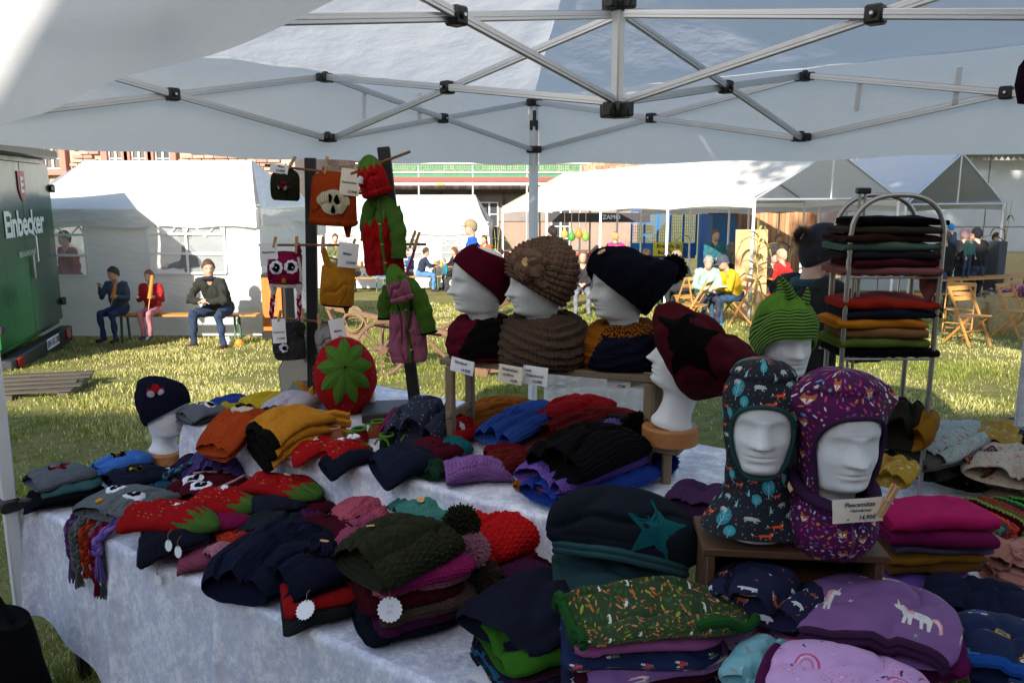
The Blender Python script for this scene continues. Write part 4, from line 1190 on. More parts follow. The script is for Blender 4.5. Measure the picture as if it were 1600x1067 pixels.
class Dome:
    """a cap worn on a head; th from the face (+Y), t from brim to crown"""
    def __init__(s, mx, off=.008, fb=24, bb=-42, puff=0, slouch=(0, 0, 0), pat=None, ps=.014, pa=.004, top=90, ftop=None, btop=None, seed=0, kexp=1, fold=0, sag=1, wide=0):
        s.kexp = kexp
        s.mx = mx; s.off = off; s.fb = math.radians(fb); s.bb = math.radians(bb); s.puff = puff; s.sl = Vector(slouch); s.pat = PATS.get(pat); s.ps = ps; s.pa = pa
        s.ft = math.radians(ftop if ftop is not None else top); s.bt = math.radians(btop if btop is not None else top); s.seed = seed; s.fold = fold; s.L = .2; s.sag = sag; s.wide = wide
    def hw(s, t): return .11
    def pt(s, t, th, o=0):
        k = max(0, .5+.5*math.cos(th))**s.kexp; k = k*k*(3-2*k) if s.wide else k
        lo = s.bb+(s.fb-s.bb)*k; hi = s.bt+(s.ft-s.bt)*k; ph = lo+(hi-lo)*t
        e = s.off+o; tt = t
        pf = s.puff*max(0, math.sin(PI*min(1, tt*.95)))**1.2
        r = 1+pf
        x = (.0775+e)*math.cos(ph)*math.sin(th)*r; y = (.100+e)*math.cos(ph)*math.cos(th)*r; z = (.117+e)*math.sin(ph)*(1+.5*pf)
        d = 0
        if s.pat: d += s.pa*s.pat(th*.10, t*.24, s.ps)
        if s.fold and t < .22: d += s.fold*max(0, math.sin(PI*t/.22))**.5
        d += .004*nz(x*22+s.seed, y*22, z*22)*s.sag
        n = Vector((x, y, z)).normalized(); P = Vector((0, -.004, .213))+Vector((x, y, z))+n*d
        wt = smooth((t-.10)/.9); tc = min(1, max(0, t))**3; P += s.sl*(wt*(tc+(1-tc)*(.5-.5*math.cos(th))))
        if s.sl.length > .02: P += n*.007*(nz(x*30, y*30+s.seed, z*14)+.6*math.sin(th*9+z*40+s.seed))*smooth(t*2)*(1-tc)
        q = math.sqrt((P.x/.089)**2+((P.y+.003)/.116)**2+((P.z-.211)/.132)**2) if P.z > .2 else 9
        if q < 1 and s.L and o > -.006: P = Vector((P.x/q, P.y/q, .211+(P.z-.211)/q))
        return s.mx @ P
    def top(s, t, l):
        th = l; P = s.pt(t, th); n = (s.pt(t+.02, th)-P).cross(s.pt(t, th+.03)-P); n = n.normalized() if n.length > 1e-12 else Vector((0, 0, 1))
        if n.dot(P-(s.mx @ Vector((0, 0, .2)))) < 0: n = -n
        return P, n
    def mesh(s, nu=88, nv=44, matfn=None, closed=True):
        if s.pat: nu = int(min(230, .63/s.ps*5)); nv = int(min(110, .24/s.ps*5))
        vs = []; fs = []; uv = []; mi = []
        rings = [(.10, -.010), (.0, -.007), (-.012, -.002)]+[(j/nv*(.985 if closed else 1), 0) for j in range(nv+1)]
        if not closed: rings += [(1.01, -.003), (.97, -.008)]
        for t, o in rings:
            for i in range(nu): th = 2*PI*i/nu; vs.append(s.pt(t, th, o)); uv.append((i/nu*.63, t*.24+.02))
        for j in range(len(rings)-1):
            for i in range(nu):
                i2 = (i+1) % nu; fs.append((j*nu+i2, j*nu+i, (j+1)*nu+i, (j+1)*nu+i2)); mi.append(matfn(rings[j][0], 2*PI*(i+.5)/nu) if matfn else 0)
        if closed:
            k = len(vs); vs.append(s.pt(1, 0)); uv.append((.3, .26))
            for i in range(nu): fs.append(((len(rings)-1)*nu+(i+1) % nu, (len(rings)-1)*nu+i, k)); mi.append(mi[-1])
        m = MB(); m.add(vs, fs, 0, uv); m.m = mi; return m
def dome_app(h, poly, t0, th0, mat, name, parent, off=.003, th=.004, rings=4):
    """as poly_applique, x in metres round the cap, y in metres up it"""
    class Q: pass
    q = Q(); q.L = .24; q.hw = lambda t: .105; q.top = lambda t, l: h.top(t, l)
    return poly_applique(q, poly, t0, th0, mat, name, parent, off, th, rings)
def cowl(label, mx, zc, R0, rt, rz, mat, pat='ribv', ps=.012, pa=.006, cat='scarf', name='loop_scarf', fall=(0, 0), seed=0, matfn=None, tilt=0, sx=1, kk=1.0):
    def fn(a, b):
        th = 2*PI*a; ps_ = 2*PI*b
        k = .5+.5*math.cos(th)
        R_ = R0*(1+.10*nz(math.cos(th)*1.5, math.sin(th)*1.5, seed)); ro = rt*(1+.22*nz(math.cos(th)*2+3, math.sin(th)*2, seed)); rzz = rz*(1+.18*nz(math.cos(th)*2, math.sin(th)*2+7, seed))
        c, s = math.cos(ps_), math.sin(ps_)
        d = pa*PATS[pat](th*R_, b*2*PI*rt+.02*math.sin(th*2+seed), ps) if pat else 0
        rr = R_+(ro+d)*spow(c, .8)*(1.0 if c > 0 else .7)-.018*s*kk
        z = zc+(rzz+d)*spow(s, .9)+tilt*math.cos(th)-fall[0]*k*(1 if c > 0 else .3)
        rr += fall[1]*k*max(0, -s)
        return mx @ Vector((rr*math.sin(th)*sx, rr*math.cos(th)-.01, z))
    nu, nv = 130, 70; vs = []; fs = []; uv = []; mi = []
    for j in range(nv):
        for i in range(nu): vs.append(fn(i/nu, j/nv)); uv.append((i/nu*.7, j/nv*.35))
    for j in range(nv):
        for i in range(nu):
            i2 = (i+1) % nu; j2 = (j+1) % nv; fs.append((j*nu+i, j*nu+i2, j2*nu+i2, j2*nu+i)); mi.append(matfn(2*PI*(i+.5)/nu, 2*PI*(j+.5)/nv) if matfn else 0)
    m = MB(); m.add(vs, fs, 0, uv); m.m = mi
    return m.build(name, mat, None, label=label, cat=cat)

# ------------------------------------------------------------------ pegs, tags, folded cloth
PEG = woodm('#b98f62', sc=(60, 60, 8))
def peg(label, p, q, group='wooden clothes pegs'):
    p, q = Vector(p), Vector(q); d = (q-p).normalized(); t = thing('clothes_peg', label, 'clothes peg', p, 0, group)
    s = d.cross(Vector((0, 1, 0))).normalized(); L = .075
    f = Vector((0, -1, 0))
    for k in (1, -1):
        m = MB(); m.bar(p+f*(.004*k)+d*.0, p+f*(.008*k)+d*L, .010, .006, up=f, b=.0012); m.build('leg', PEG, t)
    m = MB(); c = p+d*L*.5
    m.tube([c+s*.007+f*.011, c+s*.007-f*.011, c-s*.007-f*.011, c-s*.007+f*.011], .0012, 6, closed=True); m.tube([c-s*.008, c+s*.008], .003, 8); m.build('spring', ALU, t)
    return t
def card(label, c, right, up, w, h, lines, mat=PAPER, cat='price tag', name='price_card', size=None, group=None, ink=INK):
    """a hand written card; lines: (text, x, y, size) in fractions of the card"""
    c = Vector(c); r = Vector(right).normalized(); u = Vector(up); u = (u-r*u.dot(r)).normalized(); n = r.cross(u)
    m = MB()
    def fn(a, b): return c+r*((a-.5)*w)+u*((b-.5)*h)+n*(.004*math.sin(PI*a)*math.sin(2*b)+.0015*nz(a*3, b*3, w))
    m.grid(fn, 8, 6); m.grid(lambda a, b: fn(1-a, b)-n*.0012, 8, 6)
    o = m.build(name, mat, None, label=label, cat=cat, group=group)
    if lines:
        t = MB()
        for s, x, y, z in lines: text_on(t, s, z*h, c+r*(x*w)+u*(y*h), r, u, .0055, shear=.22, bold=.006, spacing=1.0)
        t.build('handwriting', ink, o)
    return o
def folded(label, p, ax, L, W, h, mat, lay=2, seed=0, cat='folded fabric', name='folded_cloth', group=None, th=None, lvl=0):
    """a cloth folded lay times: p centre bottom, ax long direction (fold line), opens away on the side"""
    p = Vector(p); ax = Vector(ax).normalized(); sd = ax.cross(Vector((0, 0, 1))); th = th or h/lay*.92
    # serpentine centre line in (across, height)
    path = []; n = 10
    for k in range(lay):
        z = h*(k+.5)/lay; d = 1 if k % 2 == 0 else -1
        for i in range(n+1): path.append((d*(-.5+i/n)*W, z))
        if k < lay-1:
            for a in (30, 60, 90, 120, 150):
                a = math.radians(a); path.append((d*(W/2+.5*h/lay*math.sin(a)), z+.5*h/lay*(1-math.cos(a))))
    # offset both ways
    A = []; B = []
    for i, q in enumerate(path):
        a = path[max(0, i-1)]; c = path[min(len(path)-1, i+1)]; tx, tz = c[0]-a[0], c[1]-a[1]; l = math.hypot(tx, tz) or 1
        A.append((q[0]-tz/l*th/2, q[1]+tx/l*th/2)); B.append((q[0]+tz/l*th/2, q[1]-tx/l*th/2))
    e0 = (path[0][0]-th*.4, path[0][1]); loop = [e0]+A
    tx = path[-1][0]-path[-2][0]; loop += [(path[-1][0]+math.copysign(th*.4, tx), path[-1][1])]+B[::-1]
    K = len(loop); nl = 22; vs = []; fs = []; uv = []
    for i in range(nl+1):
        f = i/nl; en = 1-.06*abs(2*f-1)**6
        for j, (x, z) in enumerate(loop):
            wz = .26*h*nz(f*3.1+seed, x*9, seed)+.12*h*nz(f*8, x*20, seed+3); wx = .020*nz(f*2.5, seed, 1)+.006*nz(f*6, z*30, seed)
            sag = -.25*h*(2*abs(f-.5))**4*(z/h)
            P = p+ax*((f-.5)*L+.006*nz(x*12, z*40, seed+9))+sd*(x*en+wx)+Vector((0, 0, max(.001, z+wz*min(1, z/h*2)+sag)))
            vs.append(onfold(P, lvl) if lvl else P); uv.append((f*L, j*.01))
    for i in range(nl):
        for j in range(K): fs.append((i*K+j, (i+1)*K+j, (i+1)*K+(j+1) % K, i*K+(j+1) % K))
    fs.append(tuple(range(K))); fs.append(tuple(nl*K+j for j in range(K))[::-1])
    m = MB(); m.add(vs, fs, 0, uv); return m.build(name, mat, None, label=label, cat=cat, group=group, angle=60)
# ================================================================== heads, shelf and stands
B1, B2 = Z1+.008, Z2+.008
def post(px, py0, z0, z1, w=.028): 
    p = T(px, py0, z0); return p
SHN = Vector((.16, .98, 0))
def shelf():
    a, b = T(697, 566, 1.285), T(1018, 594, 1.285); d = (b-a).normalized(); n = Vector((-d.y, d.x, 0))
    t = thing('wooden_shelf', 'low grey wooden shelf with four legs carrying the three left facing heads', 'shelf', ((a+b)/2).to_tuple()[:2]+(Z2,))
    for k in range(2):
        m = MB(); m.bar(a-d*.03+n*(.045+k*.095), b+d*.03+n*(.045+k*.095), .088, .022, b=.003); m.build('plank', WOODG, t)
    for e, p in ((0, a), (1, b)):
        for k in (0, 1):
            q = p+n*(.012+k*.17)+d*(.01 if e == 0 else -.01)
            m = MB(); m.bar((q.x, q.y, Z2+.006), (q.x, q.y, 1.272), .032, .032, b=.005, up=d); m.build('leg', WOODG, t)
        m = MB(); q0 = p-n*.01+d*(.01 if e == 0 else -.01); m.bar(q0+Vector((0, 0, -.20)), q0+n*.22+Vector((0, 0, -.20)), .02, .026, b=.004); m.build('rung', WOODG, t)
shelf()
def block(label, c, r, h, n='wooden_block'):
    m = MB(); m.lathe([(0, 0), (r-.004, 0), (r, .004), (r, h-.006), (r-.006, h), (0, h)], 40, c)
    return m.build(n, woodm('#a9713f', sc=(25, 25, 25)), None, label=label, cat='wood block', group='round wooden blocks')

# head 1: headband
mx = foam_head('white foam head wearing only a maroon knitted headband, leftmost on the shelf', T(750, 562, 1.30)+SHN*.07, 104, -3, 1.0, .075)
h = Dome(mx, .010, 34, -52, ftop=89, btop=30, pat='rib', ps=.016, pa=.0022)
hb = h.mesh(closed=False).build('knitted_headband', knit('#5c0a22', 'knit', .007), None, label='maroon knitted headband on the leftmost shelf head', cat='headband')
MAR = knit('#560b20', 'knit', .008); 
cowl('maroon scarf with a black front panel around the leftmost shelf head', mx, -.002, .088, .048, .072, [MAR, knit('#0d0b0d', 'knit', .007)], 'ribv', .03, .006, seed=2, kk=1.0, matfn=lambda th, p: 1 if -2.2 < ((th+PI) % (2*PI)-PI)+.35*math.sin(p) < -.75 and math.cos(p) > -.3 and math.sin(p) > -.7 else 0)
# head 2: brown crochet cap with flower
mx = foam_head('white foam head in a chunky brown crochet cap, middle of the shelf', T(842, 568, 1.30)+SHN*.07, 104, -3, 1.0, .075)
BRN = knit('#6d5546', 'crochet', .008, .002)
h = Dome(mx, .018, 14, -46, puff=.15, kexp=1.3, slouch=(0, -.035, .012), pat='bobble', ps=.017, pa=.010, seed=3)
o = h.mesh().build('crochet_cap', BRN, None, label='chunky brown crochet cap with a flower and wooden button', cat='hat')
fl = MB()
def flowerpatch(h, t0, th0, R, mat, parent, name='flower', but=True, br=.012):
    m = MB(); vs = []; 
    for j in range(2):
        r_ = R*(1-.32*j); n = 60; o_ = len(vs); loc = []
        def P(a, q, off):
            r = q*r_*(1+.20*math.cos(5*a+j))
            p, nn = h.top(t0+r*math.sin(a)/.24, th0+r*math.cos(a)/.105); return p+nn*off
        g = MB()
        g.grid(lambda u, v: P(2*PI*u, v, .004+.010*j+.012*v*(1-.3*v)+.004*math.sin(2*PI*u*5*2)*v+.002*math.sin(u*150)*v), 80, 10, cu=True, uvf=lambda u, v: (u*.2, v*.05))
        m.add(g.v, g.f, 0, g.uv)
    o_ = m.build(name, mat, parent)
    if but:
        p, nn = h.top(t0, th0)
        class Q: pass
        q = Q(); q.top = lambda t, l: (p+nn*.016, nn)
        button(q, 0, 0, o_, br)
    return o_
flowerpatch(h, .34, -1.0, .056, BRN, o, br=.018)
cowl('bulky brown ribbed loop scarf below the brown crochet cap', mx, .004, .112, .060, .082, knit('#4d3c31', 'rib', .009), 'ribv', .021, .009, seed=5, fall=(.0, .0), sx=1.12, kk=1.2)
# head 3: navy pompom hat
mx = foam_head('white foam head in a slouchy navy pompom hat, rightmost on the shelf', T(972, 575, 1.30)+SHN*.07, 104, -3, 1.0, .075)
NAV = knit('#0b0e22', 'knit', .008)
h = Dome(mx, .028, 22, -52, puff=.16, kexp=1.4, slouch=(.0, -.15, -.085), pat='rib', ps=.03, pa=.004, seed=8)
o = h.mesh().build('slouchy_hat', NAV, None, label='slouchy navy knitted hat with pompom and wooden button on the right shelf head', cat='hat')
button(h, .42, -.55, o, .015)
pompom(h.pt(.97, PI)+ (mx.to_3x3() @ Vector((0, -.035, -.025))), .046, NAV, o, 1500)
MST = knit('#8a4e0c', 'knit', .009)
cowl('mustard and navy knitted scarf around the rightmost shelf head', mx, .0, .10, .056, .074, [knit('#8a4e0c', 'crochet', .008, col2='#15120f'), knit('#0d1330', 'knit', .007), MST], 'ribv', .03, .007, seed=9, kk=1.1,
     matfn=lambda th, p: 1 if (-2.1 < ((th+PI) % (2*PI)-PI)+.3*math.sin(p) < -.5 and math.sin(p) < .6 and math.cos(p) > -.2) else (2 if -.6 < ((th+PI) % (2*PI)-PI) < 1.2 else 0))
# head 4: maroon star slouch hat on a block and post
p4 = T(1040, 757, Z2); p4.z = Z2
po = thing('post_stand', 'thin grey wooden post under the round block of the star hat head', 'post', (p4.x, p4.y, Z2+.004))
m = MB(); m.bar((p4.x, p4.y, Z2+.004), (p4.x, p4.y, 1.065), .036, .03, b=.005, up=(1, 0, 0)); m.build('post', WOODG, po)
m = MB(); m.box((p4.x, p4.y, 1.076), (.10, .07, .022), rz=-.5); m.build('cap_board', WOODG, po)
p4b = Vector((p4.x+.015, p4.y+.03, 1.088)); block('round wooden block under the head with the maroon star hat', p4b, .093, .058)
mx = foam_head('white foam head under the large maroon hat with a black star', p4b+Vector((-.005, -.005, .058)), 84, 13, 1.06, .02)
RED4 = fleece('#420a16')
h = Dome(mx, .024, 14, -64, puff=.50, slouch=(.0, -.065, -.075), seed=12, sag=2.2, kexp=2.4)
o = h.mesh(110, 60).build('jersey_slouch_hat', RED4, None, label='large maroon jersey slouch hat with a black star', cat='hat')
dome_app(h, starp(.085, .42, 5, -PI/2), .46, -1.2, fleece('#060608'), 'star_patch', o, .007, .002, 8)
# head 5: green dragon hood
gp = Vector((at(1224, 560, 2.95).x, 2.95, 0))
pb = thing('head_stand', 'wooden stand behind the front hoods that lifts the green hood head', 'head stand', (gp.x, gp.y, Z1+.006))
m = MB(); m.box((gp.x, gp.y, Z1+.02), (.2, .2, .025)); m.build('base_board', WOODL, pb)
m = MB(); m.bar((gp.x, gp.y, Z1+.03), (gp.x, gp.y, 1.10), .05, .05, up=(1, 0, 0)); m.build('post', WOODL, pb)
m = MB(); m.lathe([(0, 0), (.08, 0), (.08, .03), (0, .03)], 30, (gp.x, gp.y, 1.10)); m.build('top_plate', WOODL, pb)
mx = foam_head('white foam head in the green dragon hood, half hidden behind other heads', (gp.x, gp.y, 1.135), 186, -2, 1.12, .0)
GR = fleece('#55802a'); GRD = fleece('#24400f')
def stripe_mat():
    t = NT('green_ribbed_jersey'); x = t.n('ShaderNodeSeparateXYZ'); t.l(t.uv(), x.inputs[0])
    f = t.math('FRACT', t.math('DIVIDE', x.outputs[1], .0125)); k = t.ramp(f, [(.62, (0, 0, 0)), (.7, (1, 1, 1))])
    t.l(t.mix(k, lin('#5f8c30'), lin('#26420f')), t.b.inputs['Base Color']); t.b.inputs['Roughness'].default_value = .95
    t.bump(t.math('SINE', t.math('MULTIPLY', f, 2*PI)), .0025); return t.m
h = Dome(mx, .018, 8, -70, puff=.10, slouch=(0, -.02, .01), seed=15, sag=1.5, wide=1)
o = h.mesh(110, 54, lambda t, th: 1 if t < .48 else 0).build('dragon_hood', [GR, stripe_mat()], None, label='green fleece dragon hood with soft spikes and striped band', cat='hat')
for tt, th, L, r in ((.80, .1, .095, .021), (.66, -.95, .055, .02), (.9, PI, .05, .02)):
    p, n = h.top(tt, th); n = (n+Vector((0, 0, .7))).normalized(); m = MB(); k = n.cross(Vector((0, 1, 0))).normalized()
    m.tube([p-n*.01, p+n*L*.4+k*.004, p+n*L*.75+k*.012, p+n*L+k*.02], [r, r*.75, r*.42, .003], 12); m.build('spike', stripe_mat(), o)

# heads 6, 7: hoods in the foreground
def hood(label, mx, pmat, trim, zb, flare, face, name, seed=0, corners=False, zcut=None, puff=.012, cat='hood', fcz=.178):
    """balaclava: rings from zb to the crown with an open face"""
    fa, fz0, fz1 = face
    def rad(th, z):
        c, s = math.cos(th), math.sin(th)
        hw_, f, b = prof(max(.09, z)); 
        nk = smooth((.135-z)/.05)
        x, yf, yb = hw_+.010, f*.97+.006, b+.012
        x = x*(1-nk)+.070*nk; yf = yf*(1-nk)+.073*nk; yb = yb*(1-nk)+.075*nk
        fl = max(0, (.06-z))/.14; e = flare*smooth(fl*1.0+.0)
        y = yf if c > 0 else yb
        return (x+e*1.05)*spow(s, .93), (y+e*.62)*spow(c, .93)
    ztop = .335+puff
    def P(a, b, o=0):
        th = 2*PI*a+PI; z = zb+(ztop-zb)*b
        if z > .30:
            q = (z-.30)/(ztop-.30); x, y = rad(th, .25); k = math.sqrt(max(0, 1-q*q))**1.0*.93; xs, ys = rad(th, .297); sc = k; x, y = xs*1.08*sc, ys*1.08*sc-.004
            if q < .25: x2, y2 = rad(th, min(z, .31)); f_ = q/.25; x, y = x2*(1-f_)+x*f_, y2*(1-f_)+y*f_
        else: x, y = rad(th, z)
        if corners:
            for cth in (PI/2, -PI/2):
                dth = math.atan2(math.sin(th-cth), math.cos(th-cth)); g = math.exp(-(dth/.45)**2)*gs(z-.292, .026)
                x += math.copysign(.046*g, math.sin(th)); z -= .004*g; y *= 1-.3*g
        w_ = .0045*nz(math.sin(th)*2.2, math.cos(th)*2.2, z*16+seed)+.004*math.sin(3*th+30*z+seed)*smooth((.11-z)/.06)
        n = Vector((x, y, 0)); n = n.normalized() if n.length > 1e-5 else Vector((0, 0, 1))
        return mx @ (Vector((x, y, z))+n*(w_+o))
    fm = (fz0+fz1)/2; fh = (fz1-fz0)/2
    def infa(a, b):
        th = (2*PI*a+PI) % (2*PI); th = th-2*PI if th > PI else th
        z = zb+(ztop-zb)*b
        return (abs(th)/fa)**2.3+(abs(z-fm)/fh)**2.3 < 1
    m = MB(); nu, nv = 150, 120
    sk = infa if zcut is None else (lambda a, b: infa(a, b) or (zb+(ztop-zb)*b) < zcut+.018*math.cos(2*PI*a+PI)*-1)
    m.grid(P, nu, nv, cu=True, skip=sk, uvf=lambda a, b: (a*.55, b*(ztop-zb)*1.05))
    o = m.build(name, pmat, None, label=label, cat=cat)
    rim = []
    for k in range(70):
        a = 2*PI*k/70; th = fa*spow(math.cos(a), 2/2.3); z = fm+fh*spow(math.sin(a), 2/2.3)
        rim.append(P(((th-PI)/(2*PI)) % 1, (z-zb)/(ztop-zb), .001))
    m = MB(); m.tube(rim, .0055, 8, closed=True); m.build('face_trim', trim, o)
    return o, P
bx = Vector((at(1186, 700, 1.85).x, 1.85, 0)); HB = 1.088
mx6 = foam_head('white foam head looking out of the fox print balaclava', (bx.x, bx.y, HB), 166, 0, 1.04, .07)
hood('dark balaclava printed with red foxes and teal trees on a foam head', mx6, PR['fox'], fleece('#0f4a4c'), -.045, .062, (.88, .088, .258), 'balaclava', 1)
b7 = Vector((at(1304, 700, 1.80).x, 1.80, 0))
mx7 = foam_head('white foam head in the plum flowered hood, tag clipped below its chin', (b7.x, b7.y, HB-.005), 184, -2, 1.06, .055)
PUR = fleece('#3a0f44')
hood('plum hood with two corner ears printed with flowers and foxes', mx7, PR['flower'], PUR, .0, .0, (1.08, .045, .268), 'eared_hood', 2, True, .098)
def neckw(a, b):
    th = 2*PI*a; z = -.060+.155*b; e = .035*math.sin(PI*min(1, b*1.25))
    k = max(0, 1-b*1.05)
    x = (.072+e*.8+.010*b**6); y = (.074+e*.85+.02*b**5*max(0, math.cos(th)))
    return mx7 @ Vector((x*math.sin(th), y*math.cos(th), z+.012*math.cos(th)*-b+.003*nz(a*9, b*4)))
m = MB(); m.grid(neckw, 90, 30, cu=True, uvf=lambda a, b: (a*.62, b*.2)); o = m.build('neck_warmer', PR['flower'], None, label='plum flower printed neck warmer with purple lining under the eared hood', cat='neck warmer')
m = MB()
def coll(a, b):
    th = 2*PI*a; r = .084+.013*math.cos(2*PI*b)*(1+.4*math.cos(th)); z = .090+.013*math.sin(2*PI*b)-.020*math.cos(th)+.006*nz(a*6, 2)
    return mx7 @ Vector((r*math.sin(th)*.98, (r+.012*max(0, math.cos(th)))*math.cos(th), z))
m.grid(coll, 80, 14, cu=True); m.build('collar_roll', PUR, o)
def crate():
    c = (bx+b7)/2+Vector((.0, .03, 0)); rz = -.10; ht = HB
    t = thing('wooden_box', 'brown wooden box standing under the two printed hoods', 'box', (c.x, c.y, Z1+.006))
    R = Matrix.Rotation(rz, 3, 'Z')
    for nm, o_, s in (('top_board', (0, 0, ht-Z1-.02), (.42, .20, .018)), ('side_board', (-.19, 0, (ht-Z1)/2-.01), (.018, .19, ht-Z1-.04)), ('side_board', (.19, 0, (ht-Z1)/2-.01), (.018, .19, ht-Z1-.04)), ('back_board', (0, .08, (ht-Z1)/2-.01), (.36, .018, ht-Z1-.04)), ('shelf_board', (0, 0, .22), (.36, .16, .014))):
        m = MB(); m.box(c+R @ Vector(o_)+Vector((0, 0, Z1+.006)), s, rz=rz, b=.002); m.build(nm, woodm('#4f321b', sc=(4, 30, 30)), t)
crate()
pc = mx7 @ Vector((-.075, .135, .035))
r_ = Vector((1, .05, .05)).normalized()
tc = at(1340, 797, 1.625)
card('cream price card reading Fleecemütze clipped below the plum hood', tc, r_, (.02, .1, 1), .108, .052, [('Fleecemütze', .02, .26, .25), ('Halswärmer', .04, .02, .18), ('14,90€', .16, -.28, .25), ('ab', -.22, -.33, .13)], CREAM)
peg('large wooden peg gripping the Fleecemütze price card', at(1374, 806, 1.617), at(1410, 740, 1.61))

# head 0: navy car beanie at the left
p0 = T(258, 722, Z1+.01); block('round wooden block under the left head with the car beanie', Vector((p0.x, p0.y+.02, Z1+.008)), .078, .046)
mx = foam_head('white foam head facing right in the navy beanie with a red car, left end', Vector((p0.x-.005, p0.y+.02, Z1+.055)), 258, -6, .96, -.012)
h = Dome(mx, .015, 18, -46, puff=.06, slouch=(0, -.06, .0), seed=21)
o = h.mesh().build('beanie', knit('#101633', 'knit', .006), None, label='navy knitted beanie with a red car badge on the left head', cat='hat')
RD = knit('#a0101a', 'knit', .005)
b_ = dome_app(h, [(x*.045, y*.045) for x, y in [(-.8, -.3), (-.85, .05), (-.4, .15), (-.2, .6), (.35, .6), (.5, .15), (.85, .1), (.85, -.3), (0, -.35)]], .55, 1.35, RD, 'car_badge', o)
for dx in (-.45, .5):
    dome_app(h, circ(.013, 14), .55-.018/.24, 1.35+dx*.045/.105, knit('#8b8b92', 's', .004), 'wheel', b_, .007, .003, 2)
# strawberry hat showing its green crown
ps_ = T(537, 650, Z2); c_ = Vector((ps_.x, ps_.y+.06, Z2+.17))
mxs = Matrix.Translation(c_) @ Matrix.Rotation(math.radians(12), 4, 'Z') @ Matrix.Rotation(math.radians(66), 4, 'X') @ Matrix.Scale(1.5, 4) @ Matrix.Translation((0, 0, -.23))
STR = knit('#a50f14', 'knit', .006); LEAF = knit('#4f7a2a', 'knit', .008)
h = Dome(mxs, .008, -58, -58, puff=.06, seed=25, sag=1.4)
o = h.mesh(100, 50, None).build('strawberry_hat', STR, None, label='big red strawberry hat with green leaf crown facing out, on the raised table', cat='hat')
mxl = [(.0, 0)]
vs = []; m = MB()
def leafp_(a, q):
    ph = PI/2-q*.115/.115*(.62+.38*(abs(((a*9) % 1)*2-1)))*.95
    th = 2*PI*a; t = (ph-math.radians(-58))/(PI/2-math.radians(-58)); p, n = h.top(min(.985, t), th); return p+n*(.004+.006*(1-q)+.004*math.cos(2*PI*a*9)*q)
m.grid(lambda u, v: leafp_(u, .02+v*.98), 162, 12, cu=True, uvf=lambda u, v: (u*.3, v*.12)); m.build('leaf_crown', LEAF, o)
sm = MB()
for k in range(70):
    t, th = .15+.5*rnd.random(), rnd.random()*6.28; p, n = h.top(t, th); sm.add([p+n*.004+Vector((0, 0, .005)), p+n*.003+Vector((.002, 0, 0)), p+n*.003-Vector((.002, 0, 0))], [(0, 1, 2)])
sm.build('seed_stitches', knit('#c9a94a', 's', .004), o, kind='stuff')
m = MB(); m.box((c_.x+.03, c_.y+.03, Z2+.045), (.19, .10, .085), rz=.1); m.build('white_box', WHITE, None, label='small white box propping up the strawberry hat', cat='box')
card('handwritten price card in front of the strawberry hat', at(549, 663, c_.y-.10), (1, .1, 0), (0, .35, 1), .10, .062, [('Mütze', -.02, .25, .26), ('für Damen', .05, 0, .22), ('24,90€', .06, -.28, .26)], CREAM)
for hpx, seed in ():
    pass
# mirror
my = 3.86
mp_ = [at(a, b, my+.16*(612-b)/90*.4) for a, b in ((437, 575), (467, 521), (500, 526), (505, 545), (502, 608), (440, 616))]
mt = thing('mirror', 'angular standing mirror with thin dark frame behind the hats', 'mirror', (mp_[0].x, my, Z2+.005))
t_ = NT('mirror_glass'); t_.b.inputs['Base Color'].default_value = (.62, .68, .62, 1); t_.b.inputs['Metallic'].default_value = .95; t_.b.inputs['Roughness'].default_value = .12
m = MB(); m.sheet(mp_, .006); m.build('mirror_glass', t_.m, mt)
m = MB(); m.tube(mp_, .006, 6, closed=True); m.build('frame', BLACKP, mt)
m = MB(); cz = sum(mp_, Vector())/6; m.bar(cz+Vector((0, .02, 0)), Vector((cz.x, my+.16, Z2+.012)), .05, .008); m.build('easel_back', BLACKP, mt)
# ================================================================== goods on the low front table
k_ = lambda c, kind='knit', s=.007: knit(c, kind, s)
GFL = 'knitted hats on the low front table'; GRT = 'hats on the raised table'; GST = 'fleece hats stacked at the front right'
def strawberry(label, b, c, z, w, th, group, seed=0, flip=False, **k):
    red = k_('#a81016', 'knit', .006); lf = k_('#4f7630', 'knit', .006)
    fn = lambda t, cs, sn: 1 if t > .66+.16*tri(cs*2.6) else 0
    h = hat(label, b, c, z, w, [red, lf], th, group, matfn=fn, nu=90, nv=44, seed=seed or 3.3, **k)
    sm = MB(); rs = random.Random(int(seed*10)+5)
    for _ in range(26):
        t, l = rs.random()*.55+.05, rs.random()*1.5-.75; p, n = h.top(t, l); x = h.ax
        sm.add([p+n*.002+x*.004, p+n*.003+h.side*.0015, p+n*.002-x*.004, p+n*.003-h.side*.0015], [(0, 1, 2, 3)])
    sm.build('seed_stitches', k_('#d8c46a', 's', .004), h.o, kind='stuff')
    p = poly_applique(h, circ(.011, 20, 5, .003), .42, -.45, WW, 'flower_badge', h.o, .002, .002, 2)
    return h
